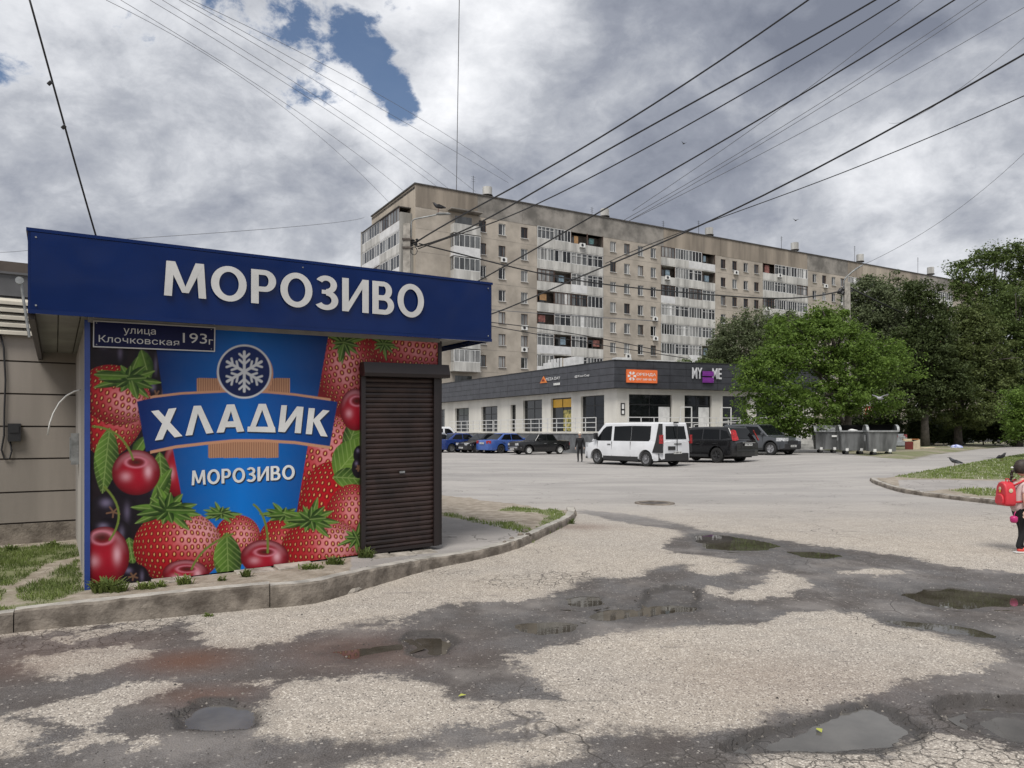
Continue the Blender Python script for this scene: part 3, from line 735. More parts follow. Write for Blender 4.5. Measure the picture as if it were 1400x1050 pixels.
# canopy: fascia all round, soffit boards, flat roof
A0, A1, B0 = -.47, 4.46, -.34
CB, CT = KH_-.02, KH_+.70
cs = .0
canopy = kb_('canopy', M_soffit, lambda q: (q.box(A0+.03, A1-.03, B0+.03, KD+.1, KH_+.08, KH_+.16),))
def fas(q):
    q.box(A0, A1, B0, B0+.025, CB, CT)
    q.box(A0-.012, A1+.012, B0-.012, B0+.035, CT, CT+.03)
    q.box(A0, A1, B0-.012, B0, CB-.002, CB+.035)
    for i in range(0, 5):
        a = A0+.02+i*(A1-A0-.04)/4
        if 0 < i < 4: q.box(a-.0015, a+.0015, B0-.004, B0+.001, CB+.04, CT-.01)
def mk_obj(name, m, fn, parent, **k):
    mb = MB(K); fn(mb); return mb.build(name, m, parent, world=True, **k)
fascia = mk_obj('fascia', M_blue, fas, kiosk)
mk_obj('fascia', M_blue, lambda q: (q.box(A0, A0+.02, B0+.03, B0+.5, CB+.02, CT), q.box(A0-.012, A0+.028, B0+.04, B0+.5, CT, CT+.03)), kiosk)
mk_obj('fascia', M_blue, lambda q: (q.box(A1-.02, A1, B0+.03, KD, CB, CT), q.box(A1-.028, A1+.012, B0+.04, KD, CT, CT+.03)), kiosk)
# the front sheet is not quite flat: reflections wander over it
def fascia_sheet():
    mb = MB(K); nx, nz = 90, 16
    for j in range(nz+1):
        for i in range(nx+1):
            a = A0+.02+(A1-A0-.04)*i/nx; c = CB+.037+(CT-CB-.045)*j/nz
            n1 = mnoise.noise(Vector((a*1.1, c*1.4, 3.1))); n2 = mnoise.noise(Vector((a*2.6, c*2.8, 9.4)))
            mb.v.append(tuple(K(a, B0-.011-.017*n1-.0055*n2, c)))
    mb.f = [(j*(nx+1)+i, j*(nx+1)+i+1, (j+1)*(nx+1)+i+1, (j+1)*(nx+1)+i) for j in range(nz) for i in range(nx)]; mb.m = [0]*len(mb.f)
    return mb.build('metal_sheet', M_blue, kiosk, world=True, smooth=True)
fascia_sheet()
for i in range(26):        # soffit strips under the overhang
    a = A0+.05+i*(A1-A0-.1)/26
    mk_obj('soffit_strip', M_soffit, lambda q: q.box(a, a+(A1-A0-.1)/26-.012, B0+.03, .02 if 0 < a < KL-.1 else KD, KH_+.045, KH_+.075), kiosk)
mk_obj('soffit_trim', M_brown2, lambda q: (q.box(A0+.0, A0+.05, B0+.1, KD, KH_-.06, KH_+.04),), kiosk)
mk_obj('soffit_trim', M_soffit, lambda q: (q.box(0, KL, -.035, -.0, KH_-.03, KH_+.05),), kiosk)
# МОРОЗИВО on the fascia
a0, c0 = kinv(224, 408, B0-.02); a1, c1 = kinv(579, 408, B0-.02)
_, ct = kinv(250, 359, B0-.02); _, cb = kinv(250, 406, B0-.02); _, ct2 = kinv(540, 386.5, B0-.02); _, cb2 = kinv(540, 432, B0-.02)
# letters drawn as strokes: straight bars and bowls in a unit-high cell
def glyph(ch):
    sw, sh = .205, .165
    def ring(cx, cy, rx, ry, t0, t1, n=22, w_=sw, h_=sh):
        out = []
        for i in range(n):
            a, b = t0+(t1-t0)*i/n, t0+(t1-t0)*(i+1)/n
            out.append([(cx+rx*math.cos(a), cy+ry*math.sin(a)), (cx+rx*math.cos(b), cy+ry*math.sin(b)), (cx+(rx-w_)*math.cos(b), cy+(ry-h_)*math.sin(b)), (cx+(rx-w_)*math.cos(a), cy+(ry-h_)*math.sin(a))])
        return out
    H_ = math.pi/2
    if ch == 'О': return .92, [ring(.46, .5, .46, .515, 0, 2*math.pi, 36)]
    if ch == 'М': return 1.02, [[[(0, 0), (.055, 1), (.245, 1), (.185, 0)]], [[(.835, 0), (.775, 1), (.965, 1), (1.02, 0)]], [[(.055, 1), (.265, 1), (.57, .12), (.43, .12)]], [[(.755, 1), (.965, 1), (.59, .12), (.45, .12)]]]
    if ch == 'И': return .84, [[[(0, 0), (0, 1), (sw, 1), (sw, 0)]], [[(.84-sw, 0), (.84-sw, 1), (.84, 1), (.84, 0)]], [[(sw-.01, 0), (sw-.01, .27), (.84-sw+.01, 1), (.84-sw+.01, .73)]]]
    if ch == 'Р': return .68, [[[(0, 0), (0, 1), (sw, 1), (sw, 0)]], [[(sw, 1), (.36, 1), (.36, 1-sh*.9), (sw, 1-sh*.9)], [(sw, .36), (sw, .36+sh*.9), (.36, .36+sh*.9), (.36, .36)]]+ring(.36, .68, .32, .32, -H_, H_, 20, sw, sh*.9)]
    if ch == 'В': return .72, [[[(0, 0), (0, 1), (sw, 1), (sw, 0)]], [[(sw, 1), (.36, 1), (.36, 1-sh*.88), (sw, 1-sh*.88)], [(sw, .45), (sw, .45+sh*.8), (.36, .45+sh*.8), (.36, .45)]]+ring(.36, .725, .29, .275, -H_, H_, 20, sw, sh*.84),
                                [[(sw, 0), (sw, sh*.88), (.39, sh*.88), (.39, 0)], [(sw, .565-sh*.84), (sw, .565), (.39, .565), (.39, .565-sh*.84)]]+ring(.39, .2825, .33, .2825, -H_, H_, 20, sw, sh*.86)]
    if ch == 'З': return .66, [ring(.29, .74, .33, .275, -H_, math.radians(150), 22, sw*.95, sh*.9), [[(.16, .465), (.16, .465+sh*.72), (.32, .465+sh*.72), (.32, .465)]], ring(.29, .28, .37, .295, math.radians(-148), H_, 22, sw, sh*.92)]
def draw_word(body, m, parent, b, warp, name, thick=.0, grow=0.0, gap=.12):
    x = 0; G = []
    for ch in body: wd, pc = glyph(ch); G.append((x, wd, pc)); x += wd+gap
    T = x-gap
    for x0, wd, pc in G:
        mb = MB(K)
        for k, piece in enumerate(pc):
            bb = b-.0004*k
            for poly in piece:
                pts = []
                for px__, py__ in poly:
                    A, C = warp((x0+px__)/T, py__); pts.append((A, bb, C))
                n = len(pts); back = [(A, bb+thick+.0004*k, C) for A, _, C in pts]
                if thick: mb.add(pts+back, [tuple(range(n))]+[(i, (i+1) % n, (i+1) % n+n, i+n) for i in range(n)])
                else: mb.add(pts, [tuple(range(n))])
        mb.build(name, m, parent, world=True)
draw_word('МОРОЗИВО', M_letter, kiosk, B0-.0325, lambda x, y: (a0+(a1-a0)*x, (cb+(cb2-cb)*x)+((ct+(ct2-ct)*x)-(cb+(cb2-cb)*x))*y), 'letter', thick=.003)
for (aa, cc) in ((A0+.06, CB+.07), (A1-.06, CB+.07), (A0+.06, CT-.05), (A1-.06, CT-.05), (2.0, CT-.05)):
    mk_obj('screw', M_galv, lambda q: q.cyl((aa, B0-.018, cc), (aa, B0-.0, cc), .008, n=8), kiosk)

# the printed front: every vertex carries the ink colour of its place on the print
def lin(*c): return np.array([((x/255)/12.92 if x < 10 else ((x/255+.055)/1.055)**2.4) for x in c])
def artwork(U, V):
    C = np.zeros(U.shape+(3,)); n1 = vnoise(U, V, .05, 1); n2 = vnoise(U, V, .22, 2)
    def put(mask, col):
        mask = mask[..., None]; C[:] = C*(1-mask)+np.asarray(col)*mask
    def aa(s, w=.45): return np.clip(s/w/2+.5, 0, 1)
    left = U < 300
    put(np.ones(U.shape), lin(28, 14, 24))
    put(np.ones(U.shape)*(U > 300), lin(120, 22, 30))
    red, dred, pink, seed = lin(178, 18, 32), lin(84, 4, 14), lin(235, 170, 172), lin(236, 186, 120)
    def straw(cx, cy, rx, ry, rot=0, hx=.2, hy=-.2, step=9.5, point=.25, shade=.5, hl=.9):
        co, si = math.cos(R(rot)), math.sin(R(rot)); x = (U-cx)*co+(V-cy)*si; y = -(U-cx)*si+(V-cy)*co
        rxx = rx*(1-point*np.clip(y/ry, -1, 1)); d = (x/rxx)**2+(y/ry)**2; s = (1-np.sqrt(d+1e-9))*min(rx, ry)
        m = aa(s); ins = s > -1
        if not ins.any(): return
        sh_ = np.clip(1.05-shade*d-.18*(y/ry), .35, 1.15)
        h = np.clip(np.exp(-(((x/rx-hx)/.50)**2+((y/ry-hy)/.48)**2))*1.35, 0, 1)*hl
        body = red*1.12*sh_[..., None]*(1-.2*n1[..., None]) + (pink-red)*(h*(.62+.4*n2))[..., None]
        # hexagonal rows of seeds sunk in red pits, squeezed towards the edge
        k = 1/np.sqrt(np.clip(1-d*.72, .12, 1)); xx = x*k**.55; yy = y*k**.55
        row = np.floor(yy/step+.5); ox = (row % 2)*.5; col = np.floor(xx/(step*.98)+ox+.5); lx = xx-(col-ox)*step*.98; ly = yy-row*step
        jx = np.sin(row*12.9+col*7.7)*.8; jy = np.cos(row*3.9+col*11.7)*.8
        q = np.sqrt(((lx-jx)/.80)**2+(ly-jy)**2)
        ring = aa(step*.40-q, .8); body = body*(1-ring[..., None]) + (lin(150, 14, 26)*np.clip(sh_, .45, 1)[..., None])*ring[..., None]
        dk = aa(step*.29-np.sqrt(((lx-jx-.5)/.78)**2+(ly-jy-.5)**2), .7)*.75; body = body*(1-dk[..., None])+dred*dk[..., None]
        sd = aa(step*.17-np.sqrt(((lx-jx)/.60)**2+((ly-jy)/1.25)**2), .5); body = body*(1-sd[..., None])+seed*sd[..., None]*np.clip(sh_, .6, 1.1)[..., None]
        C[:] = C*(1-m[..., None])+body*m[..., None]
    def leafp(x0, y0, x1, y1, wd, c1=lin(26, 52, 18), c2=lin(112, 148, 62), veins=False):
        L = math.hypot(x1-x0, y1-y0); ex, ey = (x1-x0)/L, (y1-y0)/L
        t = ((U-x0)*ex+(V-y0)*ey)/L; q = -(U-x0)*ey+(V-y0)*ex
        wdt = wd*np.clip(np.sin(np.clip(t, 0, 1)*math.pi)**.75, 0, 1)*(1-.25*t); s = wdt-np.abs(q); m = aa(s)*((t > -.01) & (t < 1.01))
        f = np.clip(.5+.5*q/wd+.3*(n2-.5), 0, 1); body = c1*(1-f[..., None])+c2*f[..., None]
        v = np.exp(-(q/.7)**2)*.5
        if veins: v = np.maximum(v, .38*np.exp(-((((t*L-np.abs(q)*.9) % 8)-4)/.8)**2)); body = body*(1-.45*(np.sin(t*3.1+.5+q/wd*1.5) < -.1))[..., None]
        body = body*(1-v[..., None])+lin(170, 190, 120)*v[..., None]
        C[:] = C*(1-m[..., None])+body*m[..., None]
    def calyx(cx, cy, r, n=7, rot=0, sq=.62):
        for k2 in (0, 1):
            for i in range(n):
                a = R(rot+(i+.5*k2)*360/n+(i*37) % 17); l = r*(1-.28*k2)*(1+.26*math.sin(i*2.3+k2))
                ca, sa = math.cos(a), math.sin(a)*sq
                leafp(cx-ca*2, cy-sa*2, cx+ca*l, cy+sa*l, r*.135, lin(14, 34, 12), (lin(118, 156, 66), lin(86, 124, 48))[k2])
    def cherry(cx, cy, rx, ry, pit=(0, -.45), top=True, col=lin(168, 16, 44)):
        x = (U-cx)/rx; y = (V-cy)/ry; d = np.sqrt(x*x+y*y); m = aa((1-d)*min(rx, ry))
        sh_ = np.clip(1.1-.75*d**2.2, .18, 1.1); body = col*sh_[..., None]*(1-.2*n1[..., None])
        h = np.exp(-(((x-.5)/.16)**2+((y+.05)/.3)**2))*.75 + np.exp(-(((x+.42)/.22)**2+((y-.18)/.2)**2))*.5 + np.exp(-(((d-.80)/.12)**2))*np.clip(-y, 0, 1)*.35
        body = body+(lin(235, 190, 200)-body)*np.clip(h, 0, .8)[..., None]
        if top:
            q = np.sqrt(((x-pit[0])/.42)**2+((y-pit[1])/.22)**2)
            r1 = np.exp(-((q-1)/.22)**2)*.8; body = body*(1-r1[..., None])+lin(205, 130, 145)*r1[..., None]
            r2 = np.clip(1-q*1.05, 0, 1)**.6; body = body*(1-r2[..., None])+lin(70, 30, 26)*r2[..., None]
        C[:] = C*(1-m[..., None])+body*m[..., None]
    def currant(cx, cy, rx, ry, cr=True):
        x = (U-cx)/rx; y = (V-cy)/ry; d = np.sqrt(x*x+y*y); m = aa((1-d)*min(rx, ry))
        body = lin(26, 16, 30)*np.clip(1.2-.6*d, .3, 1.2)[..., None]
        h = np.exp(-(((x+.3)/.22)**2+((y+.45)/.2)**2))*.55+np.exp(-(((x-.55)/.12)**2+((y)/.4)**2))*.35
        body = body+(lin(150, 140, 170)-body)*h[..., None]
        C[:] = C*(1-m[..., None])+body*m[..., None]
        if cr:
            for i in range(5):
                a = i*1.257+.4; stroke([(cx, cy), (cx+math.cos(a)*rx*.28, cy+math.sin(a)*ry*.28)], 1.1, lin(120, 90, 70))
    def stroke(pts, wd, col):
        for (xa, ya), (xb, yb) in zip(pts, pts[1:]):
            ex, ey = xb-xa, yb-ya; L = ex*ex+ey*ey+1e-9; t = np.clip(((U-xa)*ex+(V-ya)*ey)/L, 0, 1)
            m = aa(wd-np.hypot(U-xa-t*ex, V-ya-t*ey)); C[:] = C*(1-m[..., None])+col*m[..., None]
    def curve(a, b, c, wd, col=lin(112, 128, 58), n=10):
        stroke([((1-t)**2*a[0]+2*t*(1-t)*b[0]+t*t*c[0], (1-t)**2*a[1]+2*t*(1-t)*b[1]+t*t*c[1]) for t in [i/n for i in range(n+1)]], wd, col)
    # --- left column of fruit
    currant(150, 482, 26, 22, False); currant(202, 500, 20, 30); currant(214, 540, 16, 24); leafp(193, 478, 205, 520, 12)
    currant(190, 672, 44, 34, False); currant(155, 700, 34, 28); currant(150, 728, 30, 20, False)
    cherry(243, 640, 20, 40, top=False); straw(152, 568, 46, 58, 10, .35, -.3, 10.5, .15)
    straw(157, 540, 50, 40, 20, .4, .05, 10.5, 0)
    calyx(176, 518, 46, 8, 12, .55); leafp(180, 520, 188, 546, 7); leafp(128, 512, 176, 514, 7)
    leafp(182, 622, 200, 596, 9); leafp(150, 585, 140, 675, 19, veins=True); leafp(218, 618, 224, 690, 15, veins=True); leafp(235, 640, 205, 690, 8)
    cherry(186, 646, 33, 31); curve((127, 583), (168, 585), (182, 628), 1.5)
    leafp(176, 735, 182, 772, 13, veins=True)
    # --- the tub
    cup = [(212,440),(452,440),(447,470),(435,539),(421,609),(405,705),(398,790),(262,790),(254,720),(247,672),(237,618),(223,540),(214,479)]
    s = psdf(U, V, cup); cxm = np.where(V > 600, 330, 335); g_ = np.clip(1-np.abs(U-cxm)/125, 0, 1)*(.55+.45*ss(V, 440, 640))
    g_ = g_**.8; cc_ = lin(0, 34, 92)*(1-g_[..., None])+lin(0, 120, 205)*g_[..., None]; m = aa(s); C[:] = C*(1-m[..., None])+cc_*m[..., None]
    # --- right side fruit
    def clipright(fn):
        B = C.copy(); fn(); keep = (s > 0)[..., None]; C[:] = np.where(keep, B, C)
    def rs():
        straw(560, 470, 75, 42, 8, .2, 0, 9.5, .1, hl=.75); straw(470, 500, 42, 66, -12, .05, .0, 9.5, .2, hl=.85)
        straw(520, 600, 60, 70, 0, .1, .1, 9.5, .1, hl=.3)
        straw(440, 640, 50, 74, 14, .15, -.45, 10.5, .25, hl=.75); straw(450, 690, 40, 60, 10, 3, -.1, 10, .1, hl=.0)
        leafp(472, 622, 494, 560, 14, veins=True); leafp(458, 650, 500, 600, 26, lin(74, 110, 36), lin(128, 158, 70), veins=True); leafp(455, 652, 500, 655, 16, veins=True)
        straw(482, 706, 36, 44, 0, .1, -.2, 9, .0, hl=.8)
        cherry(486, 560, 21, 29, (.1, -.4)); currant(492, 622, 9, 13, False); currant(490, 640, 9, 14, True)
        calyx(470, 468, 26, 7, 40, 1.0); calyx(525, 470, 22, 6, 20, .9); leafp(470, 470, 464, 496, 5)
    clipright(rs)
    # --- lower row over the tub
    straw(325, 738, 31, 34, 0, .2, -.2, 8.5, .1, hl=.9); calyx(302, 702, 26, 7, 200, .55)
    straw(390, 745, 36, 40, 0, .0, .0, 9, .1, hl=.35); calyx(388, 704, 34, 6, 185, .45)
    straw(441, 752, 57, 44, 0, .35, -.25, 9.5, .0, hl=.95); calyx(425, 710, 40, 8, 10, .62)
    straw(243, 748, 61, 51, 0, .45, -.35, 10.2, .0, hl=.95); calyx(229, 697, 48, 9, 15, .58)
    currant(182, 788, 22, 18, True); cherry(143, 760, 34, 40, (-.1, -.62)); curve((143, 666), (178, 700), (150, 738), 1.5)
    cherry(254, 785, 32, 20, (.05, -.35)); leafp(310, 728, 313, 806, 22, veins=True); curve((262, 778), (275, 745), (318, 730), 1.4)
    cherry(362, 762, 33, 24, (.02, -.3)); curve((347, 690), (368, 705), (366, 755), 1.6); calyx(488, 735, 26, 6, 90, .8)
    # --- banner and badge
    tan = lin(196, 148, 118)
    def ribs(x0, x1, y0, y1):
        m = ((U > x0) & (U < x1) & (V > y0) & (V < y1)); t = .5+.5*np.sin(U*2.6); col = lin(206, 160, 128)*(1-t[..., None])+lin(122, 82, 62)*t[..., None]; C[:] = np.where(m[..., None], col, C)
    ribs(269, 396, 517, 538); ribs(285, 381, 602, 626)
    ban = [(187,549),(210,544),(247,539.5),(308,536.5),(365,537.5),(403,541),(461.5,549.4),(451,610),(402.8,603),(360,600.5),(320,600.5),(283,604),(240,609),(199.6,617.5)]
    sb = psdf(U, V, ban); so = psdf(U, V+0, [(x, y-3.2) for x, y in ban[:7]]+[(x, y+4) for x, y in ban[7:]])
    m = aa(so)*((U > 205) & (U < 452)); C[:] = C*(1-m[..., None])+tan*m[..., None]
    r = np.hypot(U-334, V-510); m = aa(38.5-np.hypot(U-335, V-511.5)); C[:] = C*(1-m[..., None])+tan*m[..., None]
    g2 = np.clip(1-np.abs(U-335)/140, 0, 1)[..., None]; bc = lin(0, 40, 104)*(1-g2)+lin(0, 100, 180)*g2; m = aa(sb); C[:] = C*(1-m[..., None])+bc*m[..., None]
    r = np.hypot((U-334)/1.01, V-508); m = aa(37-r); C[:] = C*(1-m[..., None])+lin(206, 206, 208)*m[..., None]
    m = aa(34.4-r); C[:] = C*(1-m[..., None])+(lin(12, 36, 88)*(1.1-.2*((V-508)/34))[..., None])*m[..., None]
    for i in range(6):
        a = R(90+60*i); ex, ey = math.cos(a), math.sin(a); X0, Y0 = 334, 508
        W = lin(206, 208, 210); stroke([(X0, Y0), (X0+ex*27, Y0+ey*27)], 1.9, W)
        for rr_ in (10, 18):
            for sg in (-1, 1):
                b = a+sg*R(60); l = 9; stroke([(X0+ex*rr_, Y0+ey*rr_), (X0+ex*rr_+math.cos(a+sg*R(48))*l, Y0+ey*rr_+math.sin(a+sg*R(48))*l)], 1.5, W)
    # darker ink seam at the left edge
    return np.clip(C**1.08, 0, 1)
nxp, nzp = 640, 425
Ag, Cg = np.meshgrid(np.linspace(.018, KL-.02, nxp), np.linspace(0.0, KH_-.03, nzp))
Xg = KX0+kt.x*Ag+kn.x*(-.012); Yg = KY0+kt.y*Ag+kn.y*(-.012); Zg_ = KZ0+KS*Ag+Cg
Ug = 700+FOC*Xg/Yg; Vg = HZ-FOC*(Zg_-CAM_H)/Yg
cols = artwork(Ug, Vg).reshape(-1, 3)
Vp = np.stack([Xg-K(0,0,0).x, Yg-K(0,0,0).y, Zg_-K(0,0,0).z], -1).reshape(-1, 3)
keep = ((Cg < 99)).ravel()
me = mesh_np('printed_panel', Vp, gridfaces(nxp, nzp), mat_print('fruit_print', .45), cols=cols)
link(me, 'printed_panel', kiosk)
# white lettering on the print, flat letters in the plane of the panel
def klet(polys, b, m, name='lettering', shadow=True):
    mb = MB(K)
    for p in polys:
        pts = [kinv(u, v, b) for u, v in p]; mb.add([(a, b, c) for a, c in pts], [tuple(range(len(pts)))])
    mb.build(name, m, kiosk, world=True)
def zA(p): return [(120+x/5.525, 430+y/5.525) for x, y in p]
def zB(p): return [(340+x/4.774, 430+y/4.774) for x, y in p]
HL = [zA([(478,730),(535,722),(715,918),(655,928)]), zA([(610,712),(670,705),(565,943),(507,952)]),
      zA([(738,915),(800,690),(830,689),(834,738),(790,910)]), zA([(826,689),(855,688),(950,893),(895,900),(830,745)]),
      zA([(972,893),(1050,680),(1080,679),(1084,722),(1028,890)]), zA([(1076,679),(1108,678),(1182,882),(1127,888),(1080,725)]), zA([(1040,808),(1112,806),(1118,850),(1030,852)]),
      [(338.1,590.2),(338.6,583.2),(376,583.6),(376.7,591.2)], [(341,586),(353.6,552.1),(358.8,552.1),(358.6,560),(348.6,586)], [(357.6,552.1),(363.5,552.1),(376,586),(367.6,586),(358.4,560.5)],
      zB([(213,592),(250,592),(232,768),(192,765)]), zB([(318,600),(358,603),(340,775),(300,773)]), zB([(315,600),(352,603),(237,768),(198,765)]),
      zB([(392,610),(432,612),(412,782),(372,780)]), zB([(485,622),(528,628),(450,705),(418,690)]), zB([(418,690),(455,672),(515,797),(470,793)])]
M_shadowink = mat('dark_ink', (.004, .02, .06), rough=.4)
klet([[(u+1.2, v+1.5) for u, v in p] for p in HL], -.016, M_shadowink, 'letter_outline')
for i, p in enumerate(HL): pass
for k in range(0, len(HL)): klet([HL[k]], -.0185-.0004*(k % 4), M_white, 'lettering')
def warp_px(u0, u1, vt0, vb0, vt1, vb1, b):
    def f(x, y):
        u = u0+(u1-u0)*x; return kinv(u, (vb0+(vb1-vb0)*x)+((vt0+(vt1-vt0)*x)-(vb0+(vb1-vb0)*x))*y, b)
    return f
draw_word('МОРОЗИВО', M_shadowink, kiosk, -.0140, warp_px(263.2, 404.5, 645.5, 665, 637.5, 656.5, -.0140), 'letter_outline')
draw_word('МОРОЗИВО', M_white, kiosk, -.0175, warp_px(262, 403, 643.5, 663.5, 635.5, 655, -.0175), 'letter')
# street name plate
plate = thing('street_sign', 'dark blue street name plate with white lettering on the kiosk wall', 'sign', K(.1, -.04, 2.3))
corn = [(127.5,438),(294.5,447.5),(294,481),(127,474.5)]
M_navy = mat('navy_enamel', (.003, .005, .045), rough=.5, spec=.2, var=.05)
cp = [kinv(u, v, -.05) for u, v in corn]
def ppoly(name, m, pts, b0, b1):
    mb = MB(K); mb.prism([(a, c) for a, c in pts], 1, b0, b1); return mb.build(name, m, plate, world=True)
ppoly('white_border', M_letter, cp, -.050, -.03)
ppoly('backing', M_navy, [kinv(u, v, -.052) for u, v in [(129,439.6),(292.8,448.9),(292.4,479.4),(128.6,473)]], -.053, -.0505)
def serif(body, u0, u1, vt0, vb0, vt1, vb1, bold=.0):
    lettering(K, body, 0, 1, 0, 1, -.0555, M_letter, plate, bold=bold, name='lettering', warp=warp_px(u0, u1, vt0, vb0, vt1, vb1, -.0555))
serif('улица', 169, 213, 448.5, 458.5, 450.5, 460); serif('Клочковская', 135, 245, 457.8, 467.5, 464, 472.8); serif('193', 250, 283, 455, 468.5, 456.5, 470); serif('г', 285.5, 291.5, 464, 471, 464.5, 471.5)
for u, v in ((132,441.5),(289,450.5),(289,477),(132,471)):
    a, c = kinv(u, v, -.055); mb = MB(K); mb.cyl((a, -.058, c), (a, -.05, c), .006, n=8); mb.build('screw', M_galv, plate, world=True)
# roller shutter over the door
ra0, _ = kinv(493, 700, -.05); ra1, _ = kinv(599.5, 700, -.05)
shut = thing('roller_shutter', None, None, (0, 0, 0)); shut.parent = kiosk; del_keys = [k for k in ('label', 'category') if k in shut.keys()]
for k_ in del_keys: del shut[k_]
_, rtop = kinv(545, 516, -.06); rtop = rtop
def sobj(name, m, fn, **k):
    mb = MB(K); fn(mb); return mb.build(name, m, shut, world=True, **k)
sobj('guide_rail', M_brown2, lambda q: q.box(ra0, ra0+.055, -.075, -.015, -.0, rtop+.02))
sobj('guide_rail', M_brown2, lambda q: q.box(ra1-.075, ra1, -.075, -.015, .0, rtop+.02))
def sbox(q):
    prof = [(-.015, rtop), (-.18, rtop), (-.19, rtop+.04), (-.15, rtop+.165), (-.015, rtop+.165)]
    a_, b_ = ra0-.0, ra1+.10; vs = [(a_, y, z) for y, z in prof]+[(b_, y, z) for y, z in prof]; n = len(prof)
    q.add(vs, [tuple(range(n-1,-1,-1)), tuple(range(n, 2*n))]+[(i, (i+1) % n, (i+1) % n+n, i+n) for i in range(n)])
sobj('shutter_box', M_brown2, sbox)
NS = 34; hs = (rtop-.03)/NS
slat0 = None
for i in range(NS):
    z0 = .03+i*hs
    q = MB(); prof = [(0, 0), (-.006, .1*hs), (-.013, .5*hs), (-.006, .86*hs), (.002, .93*hs)]
    if slat0 is None:
        la = ra1-ra0-.13
        q.add([(0, y, z) for y, z in prof]+[(la, y, z) for y, z in prof], [(k, k+1, k+6, k+5) for k in range(4)])
        # lie along the kiosk front
        q.v = [tuple(Vector((kt.x*x+kn.x*y, kt.y*x+kn.y*y, z+KS*x))) for x, y, z in q.v]
        slat0 = q.build('slat', M_brown, shut); slat0.location = K(ra0+.055, -.03, z0)-K(0, 0, 0)
    else:
        c = slat0.copy(); COL.objects.link(c); c.location = K(ra0+.055, -.03, z0)-K(0, 0, 0)
sobj('bottom_bar', M_brown2, lambda q: q.box(ra0+.05, ra1-.07, -.055, -.03, -.0, .04))
sobj('handle', M_galv, lambda q: (q.box((ra0+ra1)/2-.02, (ra0+ra1)/2+.05, -.062, -.045, .93, .955),))
sobj('backing', M_dark, lambda q: q.box(ra0+.02, ra1-.02, -.024, -.016, 0, rtop))
# loose cable out of the left wall, and a small switch box
mb = MB(); mb.tube([px(u, v, 8.4) for u, v in ((110,533),(102,535),(91,541),(81,551),(73,565),(68,579),(65,595))], .009, 6)
tag(mb.build('cable', M_white, None, smooth=True), 'loose white cable hanging out of the side wall of the kiosk', 'cable')
mb = MB(K); mb.box(-.10, -.02, 2.3, 2.7, 1.10, 1.48); mb.box(-.115, -.10, 2.36, 2.64, 1.15, 1.43); mb.build('switch_box', M_galv, kiosk, world=True)

# slabs laid between kerb and kiosk
slabs = thing('slab_strip', None, None); 
for k_ in ('label', 'category'):
    if k_ in slabs.keys(): del slabs[k_]
slabs.parent = pavement
sp = [(150,806),(205,800),(262,791),(318,783),(372,776),(425,768.5),(500,761),(530,756),(560,751),(590,747)]
wd_ = [.16,.17,.18,.2,.21,.2,.22,.22,.2]
for i in range(len(sp)-1):
    if i in (0,): pass
    u0, v0 = sp[i]; u1, v1 = sp[i+1]
    a0_, _ = kinv(u0+1.0, v0, 0); a1_, _ = kinv(u1-1.0, v1, 0)
    zt = max(pave_z(*K(a0_, -.1, 0)[:2]), pave_z(*K(a1_, -.1, 0)[:2]))+.012+.012*math.sin(i*2.2) + .0
    b1_ = -wd_[i]-.04
    mb = MB(); z1 = max(zt, KZ0+KS*a0_-.03)
    P0, P1, P2, P3 = [K(a, b, 0) for a, b in ((a0_, -.02), (a1_-.01, -.02), (a1_-.01, b1_), (a0_, b1_+.01*math.sin(i)))]
    pts = [P0, P1, P2, P3]; mb.add([(p.x, p.y, z1-.10) for p in pts]+[(p.x, p.y, z1+(0 if j < 2 else -.012)) for j, p in enumerate(pts)], [(3,2,1,0),(4,5,6,7),(0,1,5,4),(1,2,6,5),(2,3,7,6),(3,0,4,7)])
    mb.build('paving_slab', M_slab, slabs, world=False, bevel=.008)
# ---------------------------------------------------------------- beige panelled building behind the kiosk
BT = R(33); bt = Vector((math.cos(BT), math.sin(BT))); bn = Vector((-math.sin(BT), math.cos(BT)))
BO = px(50, 700, 10.3)
def Bf(a, b, c): return Vector((BO.x+bt.x*a+bn.x*b, BO.y+bt.y*a+bn.y*b, c))
def binv(u, v, b=0.0):
    ox, oy = BO.x+bn.x*b, BO.y+bn.y*b; r = (u-700)/FOC; a = (r*oy-ox)/(bt.x-r*bt.y); Y = oy+bt.y*a; return a, CAM_H+(HZ-v)/FOC*Y
M_beige = mat('beige_wall_panel', (.30, .265, .23), rough=.62, var=.10, vscale=1.2, bump=.1, streak=True)  # beige darkened so the colour carries the shade of kiosk and canopy
M_beigej = mat('dark_joint', (.085, .07, .06), rough=.9)
M_dgrey = mat('grey_parapet', (.10, .10, .105), rough=.6, var=.12)
M_cream = mat('cream_slat', (.56, .52, .44), rough=.6, var=.08)
bb = thing('panelled_building', 'low beige panelled building with cream louvres behind the kiosk', 'building', Bf(0, 0, .2))
def bo(name, m, fn, parent=None, **k):
    mb = MB(Bf); fn(mb); return mb.build(name, m, parent or bb, world=True, **k)
rows = [binv(50, v)[1] for v in (722, 714, 672, 627, 583, 539, 495, 459)]
AL, AR = -6.0, 2.2
bo('wall', M_beigej, lambda q: q.box(AL, AR, .03, 5.0, 0.0, rows[-1]+1.0))
for j in range(1, len(rows)-1):
    w_ = 9.0; a = AL; k = 0
    while a < AR-.1:
        e = min(a+w_, AR); bo('wall_panel', M_beige, lambda q: q.box(a+.006, e-.006, -.0, .028, rows[j]+.011, rows[j+1]-.011)); a = e
bo('plinth', M_kerb, lambda q: q.box(AL, AR, -.02, .029, 0, rows[1]-.012))
